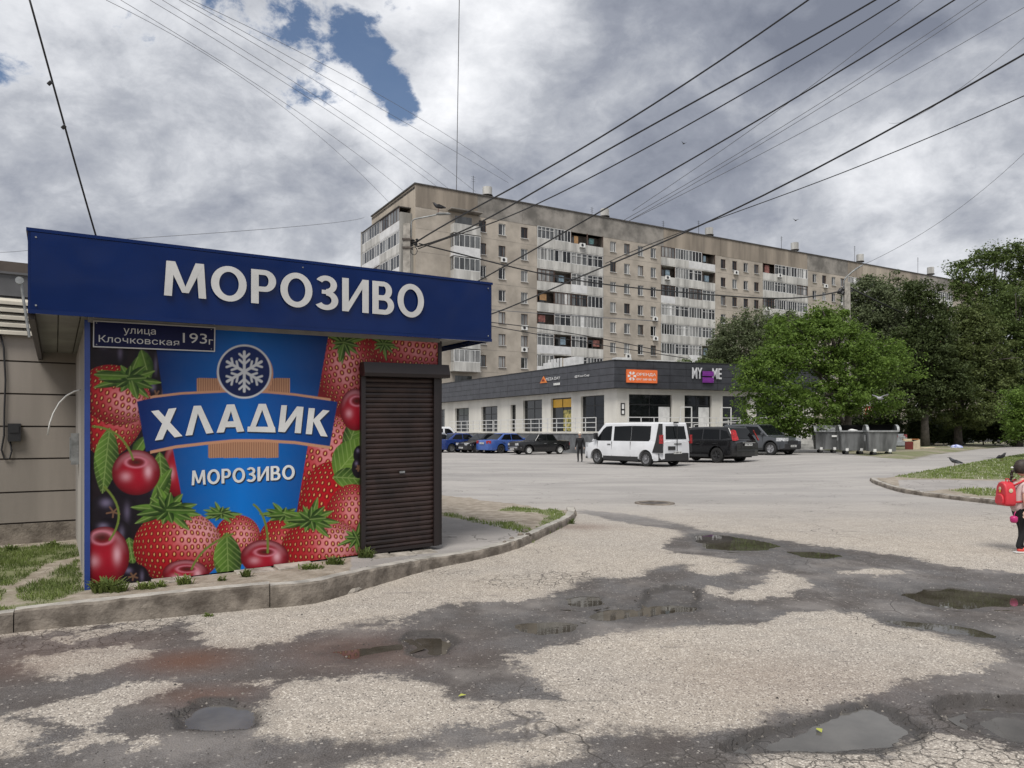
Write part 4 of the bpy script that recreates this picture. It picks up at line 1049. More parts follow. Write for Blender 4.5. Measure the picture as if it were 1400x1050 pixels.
zt = rows[-1]; zp = binv(50, 409)[1]; zr = binv(50, 379)[1]
bo('louvre_backing', M_dgrey, lambda q: q.box(AL, AR, .0, .028, zt, zp))
for j in range(5):
    zc = zt+.03+(zp-zt-.04)*j/4.6
    bo('slat', M_cream, lambda q: q.add([(AL, -.10, zc), (AR, -.10, zc), (AR, -.02, zc+.05), (AL, -.02, zc+.05), (AL, -.10, zc-.045), (AR, -.10, zc-.045)], [(0,1,2,3),(4,5,1,0)]))
bo('parapet', M_dgrey, lambda q: (q.box(AL, AR, -.03, .2, zp+.01, zr), q.box(AL, AR, -.06, .24, zr, zr+.03)))
# round lamp holder by the louvres
a_, c_ = binv(28, 384, -.3)
bo('bracket', M_galv, lambda q: (q.cyl((a_, -.3, c_), (a_+.1, -.28, c_-.75), .018, n=6), q.cyl((a_-.01, -.34, c_), (a_-.01, -.28, c_), .05, n=12)))
# meter box with its cable
mbx = thing('meter_box', 'small black meter box with a looped cable on the beige wall', 'meter', Bf(*[binv(18, 590)[0], -.05, binv(18, 590)[1]]))
a0_, c1_ = binv(10.5, 579, -.06); a1_, c0_ = binv(28.5, 603.5, -.06)
def mo(name, m, fn): mb = MB(Bf); fn(mb); return mb.build(name, m, mbx, world=True, smooth=(name == 'cable'))
mo('case', M_black, lambda q: (q.box(a0_, a1_, -.09, .0, c0_, c1_), q.box(a0_+.02, a1_-.02, -.1, -.09, c0_+.12, c1_-.03)))
def cab(q):
    pts = [(0,455),(5,475),(7.5,520),(6,560),(5.5,595),(2,615),(6,627),(13,627),(16,617),(14,604)]
    P_ = [binv(u, v, -.03) for u, v in pts]; q.tube([(a, -.03, c) for a, c in P_], .012, 6)
mo('cable', M_black, cab)
# ---------------------------------------------------------------- long nine-storey apartment block
AT = R(29.9); AX0 = -132/FOC*88; AY0 = 88.0
apt = thing('apartment_block', 'long nine storey tan concrete apartment block with white balcony stacks', 'building', (AX0, AY0, 0), AT)
M_con = mat('tan_concrete', (.43, .383, .325), rough=.92, var=.14, vscale=.35, bump=.2, bscale=6, streak=False, detail=8)
M_con2 = mat('tan_concrete_lighter', (.43, .375, .305), rough=.92, var=.14, vscale=.4, streak=True, detail=8)
M_attic = mat('grey_stained_concrete', (.27, .25, .225), rough=.92, var=.24, vscale=.45, streak=False, detail=9, col2=(.125, .117, .105))
M_attic2 = mat('tan_attic_concrete', (.31, .265, .215), rough=.92, var=.2, vscale=.5, streak=True, detail=9)
M_par = mat('balcony_parapet', (.54, .53, .50), rough=.85, var=.18, vscale=1.2, streak=True, detail=8)
M_parw = mat('white_parapet', (.66, .66, .66), rough=.6, var=.08, vscale=1)
M_frw = mat('white_frame', (.68, .68, .67), rough=.5, var=.08)
M_frb = mat('brown_frame', (.10, .06, .045), rough=.6, var=.2)
M_gl = mat('window_glass', (.014, .016, .018), rough=.06, var=.3, vscale=.7, spec=.5)
M_gl2 = mat('glass_with_curtain', (.30, .30, .29), rough=.12, var=.35, vscale=1.3, streak=True, spec=.8)
M_gl3 = mat('glass_half_curtain', (.12, .125, .125), rough=.1, var=.5, vscale=1.1, streak=True, spec=.8)
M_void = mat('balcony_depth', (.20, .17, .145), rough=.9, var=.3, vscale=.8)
M_tar = mat('roof_edge', (.07, .065, .06), rough=.8, var=.2)
LEN, DEP, ROOF = 122.0, 15.6, 31.15
FLZ = [27.35-2.8*k for k in range(9)]
STK = [(17.0+21.1*i, 27.7+21.1*i) for i in range(5)]
wins = [9.0, 11.8, 15.1]
for a, b in STK: wins += [b+1.75, b+4.2, b+6.65, b+9.0] if b < 110 else []
def wall_cells(mb, x0, x1, z0, z1, holes, y, dy, m=0):
    """wall in the xz-plane with rectangular openings and their reveals"""
    xs_ = sorted(set([x0, x1]+[h[0] for h in holes]+[h[1] for h in holes])); zs_ = sorted(set([z0, z1]+[h[2] for h in holes]+[h[3] for h in holes]))
    hs_ = set()
    for i in range(len(xs_)-1):
        for j in range(len(zs_)-1):
            cx, cz = (xs_[i]+xs_[i+1])/2, (zs_[j]+zs_[j+1])/2
            if any(h[0] < cx < h[1] and h[2] < cz < h[3] for h in holes): continue
            mb.add([(xs_[i], y, zs_[j]), (xs_[i+1], y, zs_[j]), (xs_[i+1], y, zs_[j+1]), (xs_[i], y, zs_[j+1])], [(0,1,2,3)], m)
    for a, b, c, d in holes:
        mb.add([(a,y,c),(b,y,c),(b,y,d),(a,y,d),(a,y+dy,c),(b,y+dy,c),(b,y+dy,d),(a,y+dy,d)], [(0,1,5,4),(1,2,6,5),(2,3,7,6),(3,0,4,7)], m)
WW, WH = 1.02, 1.45
holes = [(x-WW/2, x+WW/2, z-WH/2, z+WH/2) for x in wins for z in FLZ]
segs = [0, 8.4]+[v for a, b in STK for v in (a, b)]+[LEN]
ZA_, ZTOP = FLZ[0]+1.15, ROOF
mb = MB()
for (x0, x1) in [(0, 17.0)]+[(STK[i][1], STK[i+1][0]) for i in range(4)]+[(STK[4][1], LEN)]:
    wall_cells(mb, x0, x1, 0, ZA_, [h for h in holes if x0 < h[0] < x1], 0, .22)
mb.build('wall', M_con, apt)
mb = MB(); mb.add([(0,0.001,0),(0,DEP,0),(0,DEP,ROOF),(0,0.001,ROOF)], [(0,1,2,3)]); mb.add([(LEN,0,0),(LEN,DEP,0),(LEN,DEP,ROOF),(LEN,0,ROOF)], [(0,1,2,3)]); mb.add([(0,DEP,0),(LEN,DEP,0),(LEN,DEP,ROOF),(0,DEP,ROOF)], [(0,1,2,3)])
mb.build('wall', M_con2, apt)
edges = [0, 8.3, 14.8, 28.2, 38.6, 44.2, 50.0, 59.0, 69.8, 80.3, 84.5, 92, 101.4, 112, LEN]
mats_a = [M_attic2, M_attic, M_attic, M_attic, M_attic2, M_attic2, M_attic2, M_attic2, M_attic, M_attic2, M_con2, M_attic2, M_attic, M_attic2]
for i in range(len(edges)-1):
    mb = MB(); mb.box(edges[i]+.01, edges[i+1]-.01, -.025+.006*(i % 2), .2, ZA_+.0, ROOF); mb.build('attic_panel', mats_a[i], apt)
mb = MB(); mb.box(-.15, LEN+.1, -.12, .25, ROOF, ROOF+.16); mb.box(-.15, .2, .26, DEP, ROOF, ROOF+.16); mb.build('roof_edge', M_tar, apt)
mb = MB(); mb.box(0, LEN, .2, DEP, ROOF-.5, ROOF-.2); mb.build('roof', M_tar, apt)
# storey and panel joints
mb = MB()
for z in FLZ:
    for (x0, x1) in [(0, 17.0)]+[(STK[i][1], STK[i+1][0]) for i in range(4)]+[(STK[4][1], LEN)]:
        mb.box(x0, x1, -.006, .001, z-1.42, z-1.39)
mb.build('panel_joint', M_attic, apt)['kind'] = 'stuff'
def window_mesh(fm):
    mb = MB(); t = .07
    mb.box(-WW/2, WW/2, -.03, .03, -WH/2, -WH/2+t); mb.box(-WW/2, WW/2, -.03, .03, WH/2-t, WH/2)
    mb.box(-WW/2, -WW/2+t, -.03, .03, -WH/2+t, WH/2-t); mb.box(WW/2-t, WW/2, -.03, .03, -WH/2+t, WH/2-t); mb.box(.10, .17, -.028, .028, -WH/2+t, WH/2-t)
    me = mb.mesh('window'); me.materials.append(fm); return me
WM = [window_mesh(M_frw), window_mesh(M_frw), window_mesh(M_frw), window_mesh(M_frb)]
def quad_mesh(name, w2, h2, m, y=0):
    mb = MB(); mb.box(-w2, w2, y, y+.01, -h2, h2); me = mb.mesh(name); me.materials.append(m); return me
PM = [quad_mesh('pane', WW/2-.03, WH/2-.03, m) for m in (M_gl, M_gl2, M_gl3)]
mb = MB(); mb.box(-WW/2-.06, WW/2+.06, -.17, -.0, -.05, 0); SM = mb.mesh('sill'); SM.materials.append(M_frw)
def ac_mesh():
    mb = MB(); mb.box(-.4, .4, -.36, -.08, -.28, .28); mb.cm = 1; mb.cyl((-.08, -.361, 0), (-.08, -.372, 0), .21, n=14)
    mb.cm = 2; mb.box(-.35, -.32, -.36, 0, -.36, -.29); mb.box(.32, .35, -.36, 0, -.36, -.29)
    me = mb.mesh('air_conditioner')
    for m in (M_white, M_black, M_galv): me.materials.append(m)
    me.polygons.foreach_set('material_index', mb.m); return me
ACM = ac_mesh()
def inst(name, me, parent, loc, rz=0, sc=None):
    o = bpy.data.objects.new(name, me); COL.objects.link(o); o.parent = parent; o.location = loc; o.rotation_euler = (0, 0, rz)
    if sc: o.scale = sc
    return o
wr = random.Random(21)
for x in wins:
    for k, z in enumerate(FLZ):
        if k > 7: continue
        wo_ = inst('window', WM[wr.randrange(4)] if wr.random() < .9 else WM[3], apt, (x, .13, z))
        inst('pane', PM[wr.choice([0,1,1,2,2,0])], wo_, (0, .012, 0)); inst('sill', SM, wo_, (0, -.10, -WH/2+.01))
        if wr.random() < .16: inst('air_conditioner', ACM, apt, (x+wr.uniform(-.15, .3), -.0, z-WH/2-.38))
# balcony stacks: recess, slabs, parapets and glazing bay by bay
def glaz_mesh(kind, w, h):
    """frames of one glazed balcony bay"""
    mb = MB(); t = .055; n = {0: 4, 1: 3, 2: 5, 3: 4}[kind]
    mb.box(0, w, -.03, .03, 0, t); mb.box(0, w, -.03, .03, h-t, h)
    for i in range(n+1):
        x = i*(w-t)/n; mb.box(x, x+t, -.029, .029, t, h-t)
    if kind in (1, 3): mb.box(0, w, -.028, .028, h*.7, h*.7+t*.8)
    return mb.mesh('glazing')
BW = 10.7/4; GH = 1.55
GMS = {}
for kind in range(4):
    for nm, fm in (('w', M_frw), ('b', M_frb)):
        me = glaz_mesh(kind, BW-.1, GH); me.materials.append(fm); GMS[(kind, nm)] = me
def pane_row(m1, m2, n, w, h, seed):
    r = random.Random(seed); mb = MB()
    for i in range(n):
        mb.cm = r.choice([0, 0, 1]); mb.box(i*w/n+.02, (i+1)*w/n-.02, 0, .01, .03, h-.03)
    me = mb.mesh('pane'); me.materials.append(m1); me.materials.append(m2); me.polygons.foreach_set('material_index', mb.m); return me
PRS = [pane_row(M_gl, M_gl2, 4, BW-.1, GH, 1), pane_row(M_gl3, M_gl2, 4, BW-.1, GH, 2), pane_row(M_gl3, M_gl, 3, BW-.1, GH, 3), pane_row(M_gl2, M_frw, 5, BW-.1, GH, 4), pane_row(M_gl, M_gl3, 4, BW-.1, GH, 5), pane_row(M_gl2, M_gl3, 4, BW-.1, GH, 7)]
def par_mesh(m, hh=.98):
    mb = MB(); n = 3
    for i in range(n): mb.box(.02+i*(BW-.04)/n+.012, .02+(i+1)*(BW-.04)/n-.012, -.05, .03, 0, hh)
    mb.box(.0, BW, -.02, .05, -.02, hh+.03)
    me = mb.mesh('parapet'); me.materials.append(m); return me
PAR = [par_mesh(M_par), par_mesh(M_par), par_mesh(M_parw, 1.0)]
M_cl = [mat('laundry_red', (.30, .12, .10), var=.3, vscale=2), mat('laundry_blue', (.22, .30, .36), var=.2), mat('orange_cloth', (.38, .22, .10), var=.1), mat('board_ochre', (.30, .20, .07), var=.2), mat('faded_teal', (.10, .20, .20), var=.3)]
for si, (x0, x1) in enumerate(STK):
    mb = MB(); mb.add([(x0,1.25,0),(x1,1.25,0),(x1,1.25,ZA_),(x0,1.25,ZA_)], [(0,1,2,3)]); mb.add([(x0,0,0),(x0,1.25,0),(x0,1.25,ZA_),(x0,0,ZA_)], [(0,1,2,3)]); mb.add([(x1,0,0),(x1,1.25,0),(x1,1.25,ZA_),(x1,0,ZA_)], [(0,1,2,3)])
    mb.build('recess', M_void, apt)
    for k, z in enumerate(FLZ):
        if k > 7 or (si > 3 and k > 3): continue
        zb = z-1.38
        mb = MB(); mb.box(x0, x1, -.10, 1.24, zb-.16, zb); mb.build('balcony_slab', M_par, apt)
        for b in range(4):
            bx = x0+b*BW
            bal = inst('balcony', PAR[2 if wr.random() < .12 else 0], apt, (bx, -.06, zb+.01))
            r_ = wr.random()
            if r_ < .87:
                nm = 'w' if wr.random() < .84 else 'b'; g_ = inst('glazing', GMS[(wr.randrange(4), nm)], bal, (.05, .02, 1.02)); inst('pane', PRS[wr.randrange(6)], bal, (.05, .05, 1.02))
            else:
                q = MB(); q.box(.0, .07, .0, .07, 1.0, 2.6); q.box(BW-.07, BW, .0, .07, 1.0, 2.6); q.build('post', M_frb, bal)
                q = MB(); cx = wr.uniform(.3, 1.2); q.box(cx, cx+wr.uniform(.5, 1.2), .25, .32, 1.1+wr.uniform(0, .3), 2.0+wr.uniform(0, .4)); q.build('laundry', wr.choice(M_cl), bal)
                q = MB(); q.box(.9, 1.9, 1.16, 1.22, .3, 2.3); q.build('balcony_door', M_gl3, bal)
            if wr.random() < .10: inst('air_conditioner', ACM, bal, (wr.uniform(.6, 2.0), -.03, .82))
# single corner balcony stack
for k, z in enumerate(FLZ):
    if k > 8: continue
    x0, x1 = 4.6, 8.2; zb = z-1.38
    mb = MB(); mb.box(x0-.1, x1+.1, -1.0, .0, zb-.14, zb); mb.box(x0, x1, -.98, -.9, zb, zb+1.0); mb.box(x0, x0+.08, -.9, 0, zb, zb+1.0); mb.box(x1-.08, x1, -.9, 0, zb, zb+1.0)
    b_ = mb.build('balcony', M_parw if k in (1,) else M_par, apt)
    mb = MB(); mb.box(x0+.6, x1-.7, -.012, -.002, zb+.1, zb+2.2); mb.build('balcony_door', M_gl3, b_)
    if k in (1, 2, 4, 6):
        mb = MB(); n = 5
        for i in range(n+1): xx = x0+i*(x1-x0-.07)/n; mb.box(xx, xx+.07, -.97, -.91, zb+1.0, zb+2.55)
        mb.box(x0, x1, -.965, -.915, zb+2.48, zb+2.55); mb.box(x0, x1, -.966, -.914, zb+1.0, zb+1.07)
        for s_ in (x0, x1-.06): mb.box(s_, s_+.06, -.9, -.84, zb+1, zb+2.55); mb.box(s_, s_+.06, -.4, -.34, zb+1, zb+2.55)
        mb.build('glazing', M_frw, b_)
        mb = MB(); mb.box(x0+.05, x1-.05, -.945, -.935, zb+1.05, zb+2.5); mb.box(x0+.02, x0+.03, -.93, 0, zb+1.05, zb+2.5); mb.box(x1-.03, x1-.02, -.93, 0, zb+1.05, zb+2.5); mb.build('pane', [M_gl2, M_gl3, M_gl3][k % 3], b_)
mb = MB(); mb.box(4.2, 8.5, -1.15, 0, FLZ[0]+1.28, FLZ[0]+1.42); mb.build('balcony_canopy', M_attic, apt)
# loggias of the short side: two bays, projecting
M_tile = mat('grey_tiled_pier', (.30, .29, .265), rough=.85, var=.2, vscale=1, streak=True)
mb = MB(); mb.box(-1.5, 0, 1.0, 1.35, 0, 27.9); mb.box(-1.55, 0, .6, 1.0, 0, 24.0); mb.build('pier', M_tile, apt)
mb = MB(); mb.box(-1.5, 0, 15.4, 15.75, 0, 28.9); mb.build('pier', M_tile, apt)
for k, z in enumerate(FLZ[:7]):
    zb = z-1.38
    for (y0, y1, st) in ((1.4, 8.2, 0), (8.3, 15.3, 1)):
        mb = MB(); mb.box(-1.5, 0, y0, y1, zb-.14, zb); mb.box(-1.52, -1.45, y0, y1, zb, zb+1.0)
        b_ = mb.build('balcony', M_parw if (k+st) % 3 != 1 else M_par, apt)
        mb = MB(); n = 7
        for i in range(n+1): yy = y0+i*(y1-y0-.07)/n; mb.box(-1.5, -1.44, yy, yy+.07, zb+1.0, zb+2.6)
        mb.box(-1.499, -1.441, y0, y1, zb+2.53, zb+2.6); mb.box(-1.498, -1.442, y0, y1, zb+1.0, zb+1.08)
        mb.build('glazing', M_frw if (k+st) % 3 else M_frb, b_)
        mb = MB()
        for i in range(n): mb.cm = wr.choice([0, 1, 2]); mb.box(-1.47, -1.46, y0+i*(y1-y0)/n+.05, y0+(i+1)*(y1-y0)/n-.0, zb+1.05, zb+2.55)
        mb.build('pane', [M_gl, M_gl2, M_gl3], b_)
        if k == 0: mb = MB(); mb.box(-1.6, 0, y0, y1, zb+2.62, zb+2.74); mb.build('balcony_canopy', M_tar, apt)
# roof furniture
def up(u):   # position along the facade that shows in a column of the photo
    r = (u-700)/FOC; return (AY0*r-AX0)/(math.cos(AT)-math.sin(AT)*r)
vp = None
for u, h in ((685, 1.9), (846, 1.9), (989, 2.0), (1106, 2.2), (1195, 2.3), (1291, 2.4)):
    mb = MB(); mb.lathe([(.35, -.3), (.35, h*.45), (.62, h*.45), (.62, h), (.5, h), (.5, h-.1)], n=16)
    o = mb.build('vent_pot', M_par, apt, loc=(up(u)-.8, 2.2, ROOF+.1))
    mb = MB(); mb.lathe([(.70, h*.42), (.72, h*.45), (.70, h*.48)], n=16); mb.build('rim', M_tar, o)
for u, h, dy in ((652, 2.6, 1), (827, 2.2, 3), (965, 2.6, 1.5), (1082, 2.8, 2), (1179, 3.4, 1.5), (1262, 3.4, 1), (910, 1.2, .5)):
    mb = MB(); mb.cyl((0, 0, -.3), (0, 0, h), .035, n=5); 
    for j in range(3): mb.cyl((-.3, 0, h-.15-j*.28), (.3, 0, h-.15-j*.28), .014, n=4)
    mb.build('antenna', M_black, apt, loc=(up(u), dy, ROOF+.1))

# ---------------------------------------------------------------- shopping pavilion in front of it
SCx, SCy = (843-700)/FOC*51, 51.0
RT = R(20); rd = Vector((math.cos(RT), math.sin(RT))); rn_ = Vector((-math.sin(RT), math.cos(RT)))
ld = Vector((-.491, .871)).normalized(); ln_ = Vector((ld.y, -ld.x))
shop = thing('shopping_pavilion', 'single storey white shop pavilion with dark grey panelled fascia and tall shop windows', 'building', (SCx, SCy, 0))
def SR(a, b, c): return Vector((SCx+rd.x*a+rn_.x*b, SCy+rd.y*a+rn_.y*b, c))     # right face: a to the right, b inwards
def SL(a, b, c): return Vector((SCx+ld.x*a+ln_.x*b, SCy+ld.y*a+ln_.y*b, c))     # left face: a to the back left, b inwards
def sru(u, b=0): r = (u-700)/FOC; ox, oy = SCx+rn_.x*b, SCy+rn_.y*b; return (r*oy-ox)/(rd.x-r*rd.y)
def slu(u, b=0): r = (u-700)/FOC; ox, oy = SCx+ln_.x*b, SCy+ln_.y*b; return (r*oy-ox)/(ld.x-r*ld.y)
M_pil = mat('white_render', (.62, .60, .55), rough=.8, var=.08, vscale=.8, streak=True)
M_plinth = mat('grey_stone_plinth', (.16, .165, .17), rough=.7, var=.2, vscale=2)
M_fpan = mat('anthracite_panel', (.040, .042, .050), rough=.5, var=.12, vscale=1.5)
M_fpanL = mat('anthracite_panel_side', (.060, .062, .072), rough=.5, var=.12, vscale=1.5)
M_rail = mat('white_railing', (.62, .62, .61), rough=.5, var=.05)
M_orange = mat('orange_board', (.80, .17, .045), rough=.5, var=.05)
M_yel = mat('yellow_panel', (.72, .40, .02), rough=.4, var=.05)
M_purple = mat('purple_sign', (.22, .035, .30), rough=.5, var=.05)
M_grysign = mat('light_sign', (.62, .62, .64), rough=.5, var=.05)
ZP, ZG, ZF0, ZF1 = 1.66, 4.30, 4.68, 6.55
def so(name, m, fr, fn, parent=None, **k):
    mb = MB(fr); fn(mb); return mb.build(name, m, parent or shop, world=True, **k)
def facade(fr, amax, glass, fm, rows_, pw):
    holes = [(a, b, ZP+.04, g) for a, b, g, _ in glass]
    mb = MB(fr); wall_cells(mb, 0, amax, ZP, ZF0+.1, holes, 0, .35); mb.build('wall', M_pil, shop, world=True)
    so('plinth', M_plinth, fr, lambda q: q.box(0.0, amax, -1.7, .3, 0, ZP-.02))
    so('plinth_cap', M_pil, fr, lambda q: q.box(-.05, amax, -1.75, .0, ZP-.10, ZP-.0))
    for a, b, g, kind in glass:
        w_ = so('window', M_black, fr, lambda q: (q.box(a, a+.06, .2, .28, ZP+.04, g), q.box(b-.06, b, .2, .28, ZP+.04, g), q.box(a+.06, b-.06, .2, .28, g-.06, g), q.box(a+.06, b-.06, .2, .28, ZP+.04, ZP+.1), q.box((a+b)/2-.03, (a+b)/2+.03, .21, .27, ZP+.1, g-.06), q.box(a+.06, b-.06, .211, .269, g-.75, g-.68)))
        mb = MB(fr); mb.box(a+.05, b-.05, .235, .245, ZP+.08, g-.04); mb.build('pane', M_gl, w_, world=True)
        if kind == 'y':
            so('yellow_panel', M_yel, fr, lambda q: (q.box(a+.1, (a+b)/2-.06, .18, .2, g-.72, g-.1), q.box((a+b)/2+.06, b-.1, .18, .2, g-.72, g-.1)), w_)
            so('flower_poster', mat('flower_poster', (.36, .30, .10), var=.9, vscale=3.5, col2=(.03, .05, .02)), fr, lambda q: q.box(a+.15, (a+b)/2-.1, .19, .22, ZP+.1, ZP+1.7), w_)
        if kind == 'd':
            so('door', M_frw, fr, lambda q: (q.box(b-1.0, b-.1, .17, .2, ZP+.06, g-.85),), w_)
            so('door', M_frw, fr, lambda q: (q.box(b+.1, b+.16, -.9, -.84, ZP+.0, g-.85), q.box(b+1.0, b+1.06, -.9, -.84, ZP+.0, g-.85), q.box(b+.1, b+1.06, -.9, -.84, g-.91, g-.85)), w_)
    # fascia panels
    so('fascia_backing', M_dark, fr, lambda q: q.box(-.3, amax+.2, -.5, .2, ZF0, ZF1-.02))
    n = int(amax/pw); pw = amax/n; ph = (ZF1-ZF0)/rows_; msh = None
    for i in range(-0, n):
        for j in range(rows_):
            q = MB(fr); q.box(i*pw+.012-(.45 if i == 0 else 0), (i+1)*pw-.012, -.53, -.5, ZF0+j*ph+.012, ZF0+(j+1)*ph-.012); q.build('fascia_panel', fm, shop, world=True)
    so('coping', M_black, fr, lambda q: q.box(-.5, amax+.2, -.56, .2, ZF1, ZF1+.06))
glR = [(sru(860), sru(919), ZG, 'd'), (sru(936), sru(973), ZG, 'd'), (sru(988), sru(1022), ZG, 'n'), (sru(1034), sru(1068), ZG, 'n')]
glL = [(slu(826), slu(794), ZG, 'n'), (slu(781), slu(753), ZG, 'y'), (slu(741), slu(715), ZG, 'n'), (slu(705), slu(698), ZG-.3, 'n'), (slu(680), slu(658), ZG-.3, 'n'), (slu(641), slu(622), ZG-.3, 'n'), (slu(608), slu(597), ZG-.3, 'n'), (slu(585), slu(572), ZG-.3, 'n')]
facade(SR, 17.0, glR, M_fpan, 4, 1.25)
facade(SL, 37.0, glL, M_fpanL, 4, 1.3)
mb = MB(); cs_ = [SR(-.2, -.2, 0), SR(17, 0, 0), SR(17, 18, 0), SL(37, 6, 0), SL(37, 0, 0)]
mb.add([(p.x, p.y, ZF1-.1) for p in cs_], [tuple(range(5))]); mb.build('roof', M_tar, shop, world=True)
mb = MB(); mb.add([(p.x, p.y, 0) for p in cs_[1:4]]+[(p.x, p.y, ZF1-.1) for p in cs_[1:4]], [(0,1,4,3),(1,2,5,4)]); mb.build('wall', M_pil, shop, world=True)
# rooftop plant seen over the fascia
mb = MB(SL); mb.box(6.5, 8.2, 1.0, 1.8, ZF1, ZF1+.95); mb.box(10, 11.2, 1, 1.8, ZF1, ZF1+.8)
for i in range(5): mb.box(8.3+i*.45, 8.5+i*.45, .9, 1.0, ZF1, ZF1+1.0)
mb.build('roof_plant', M_frw, shop, world=True)
mb = MB(SR); mb.box(.8, 2.0, 1.5, 2.2, ZF1, ZF1+.45); mb.box(3.4, 5.6, 1.5, 2.2, ZF1, ZF1+.35); mb.box(6.0, 7.0, 1.5, 2.2, ZF1, ZF1+.3); mb.build('roof_plant', M_frw, shop, world=True)
# ramp, steps and railing
def railing(fr, a0, a1, b, z0, z1, parent, n):
    mb = MB(fr)
    for i in range(n+1):
        a = a0+(a1-a0)*i/n; z = z0+(z1-z0)*i/n; mb.box(a-.025, a+.025, b-.02, b+.02, z, z+1.0)
    for h in (1.0, .66, .33):
        mb.add([(a0, b-.02, z0+h-.025), (a1, b-.02, z1+h-.025), (a1, b+.02, z1+h-.025), (a0, b+.02, z0+h-.025), (a0, b-.02, z0+h+.025), (a1, b-.02, z1+h+.025), (a1, b+.02, z1+h+.025), (a0, b+.02, z0+h+.025)], [(0,3,2,1),(4,5,6,7),(0,1,5,4),(1,2,6,5),(2,3,7,6),(3,0,4,7)])
    return mb.build('railing', M_rail, parent, world=True)
railing(SR, 0, 9.0, -1.6, ZP, ZP, shop, 9); railing(SL, .2, 15.0, -1.6, ZP, ZP, shop, 12); railing(SL, 15.2, 24, -1.6, ZP, ZP, shop, 7)
railing(SR, 4.5, 10.5, -2.6, ZP-.5, ZP+.05, shop, 6); railing(SL, 24, 31, -2.4, ZP-.9, ZP-.05, shop, 5)
mb = MB(SR)
for i in range(7): mb.box(10.6+i*.01, 18.4+i*.003, -2.0-i*.5, -1.72-(i-1)*.5 if i else -1.7, .3, ZP-.05-i*.19)
mb.build('step', M_par, shop, world=True)
mb = MB(SL)
for i in range(6): mb.box(22.5+i*.02, 34-i*.02, -2.0-i*.34, -1.70-(i-1)*.34 if i else -1.7, 0, ZP-.08-i*.24)
mb.build('step', M_par, shop, world=True)
# lettering and boards on the fascia
def sign(name, label, loc): return thing(name, label, 'sign', loc)
def uz(fr_u, u, v, b):  # height over the facade line
    return None
def zatR(u, v, b=-.55): a = sru(u, b); Y = SCy+rd.y*a+rn_.y*b; return a, CAM_H+(HZ-v)/FOC*Y
def zatL(u, v, b=-.55): a = slu(u, b); Y = SCy+ld.y*a+ln_.y*b; return a, CAM_H+(HZ-v)/FOC*Y
sg = sign('shop_sign', 'orange letting board with white lettering and emblem on the dark fascia', SR(1, -.6, 5.5))
a0, z1 = zatR(856, 505); a1, z0 = zatR(898, 524)
def sgo(name, m, fr, fn, parent): mb = MB(fr); fn(mb); return mb.build(name, m, parent, world=True)
sgo('board', M_orange, SR, lambda q: q.box(a0, a1, -.62, -.54, z0, z1), sg)
W_ = a1-a0; H_ = z1-z0
lettering(SR, 'ОРЕНДА', a0+.32*W_, a1-.05*W_, z0+.50*H_, z0+.76*H_, -.625, M_white, sg, bold=.02)
lettering(SR, '097 389 88 42', a0+.32*W_, a1-.05*W_, z0+.19*H_, z0+.34*H_, -.625, M_white, sg, bold=.02)
def emb(q):
    cx, cz = a0+.17*W_, z0+.5*H_
    for i in range(6):
        t = i*math.pi/3; q.prism([(cx+math.cos(t+d)*r, cz+math.sin(t+d)*r) for r, d in ((.12, -.3), (.33, -.28), (.33, .28), (.12, .3))], 1, -.63, -.62)
sgo('emblem', M_white, SR, emb, sg)
sg = sign('shop_sign', 'grey and purple raised lettering on the dark fascia near the tree', SR(10, -.6, 5.5))
a0, z1 = zatR(945.5, 502.5); a1, z0 = zatR(959, 518)
lettering(SR, 'MY', a0, a1, z0, z1, -.66, M_grysign, sg, bold=.05, thick=.06)
a0, z1 = zatR(973, 503.5); a1, z0 = zatR(985.5, 518.5)
lettering(SR, 'ME', a0, a1, z0, z1, -.66, M_grysign, sg, bold=.05, thick=.06)
a0, z1 = zatR(959.5, 507.5); a1, z0 = zatR(974.5, 515.5); a2, z2 = zatR(974.5, 523.5)
def strokes(q):
    for j, (za, zb) in enumerate(((z0+.05, z1), (z2, z0-.05))):
        for i in range(9):
            aa_ = a0+(a1-a0)*i/9; q.box(aa_, aa_+(a1-a0)/9*.62, -.70, -.62, za, zb)
        q.box(a0, a1, -.695, -.625, za+(zb-za)*.42, za+(zb-za)*.58)
sgo('purple_lettering', M_purple, SR, strokes, sg)
sg = sign('shop_sign', 'white raised lettering beside an orange triangle on the side fascia', SL(slu(755), -.6, 5.5))
a0, z0 = zatL(739, 524); a1, z1 = zatL(748, 514)
sgo('triangle', mat('orange_outline', (.75, .22, .05), var=.05), SL, lambda q: q.prism([(a0, z0), (a1, z0), ((a0+a1)/2, z1)], 1, -.60, -.55), sg)
sgo('triangle', mat('dark_red_centre', (.22, .03, .01), var=.05), SL, lambda q: q.prism([(a0+(a1-a0)*.26, z0+.14), (a0+(a1-a0)*.74, z0+.14), ((a0+a1)/2, z0+(z1-z0)*.68)], 1, -.63, -.58), sg)
a0, z0 = zatL(747, 520.5); a1, z1 = zatL(766.5, 514.5)
lettering(SL, 'PIZZA DAY', a0, a1, z0, z1, -.6, M_white, sg, bold=.03)
a0, z0 = zatL(757.5, 527); a1, z1 = zatL(766.5, 523)
sgo('small_lettering', M_white, SL, lambda q: [q.box(min(a0+(a1-a0)*i/5, a0+(a1-a0)*(i+.6)/5), max(a0+(a1-a0)*i/5, a0+(a1-a0)*(i+.6)/5), -.6, -.56, z0, z1) for i in range(5)], sg)
sg = sign('shop_sign', 'small white handwritten-style lettering on the side fascia near the corner', SL(slu(795), -.6, 5.5))
a0, z0 = zatL(786.5, 517); a1, z1 = zatL(806.5, 511)
lettering(SL, '@YourCup', a0, a1, z0, z1, -.6, M_white, sg, bold=.02)
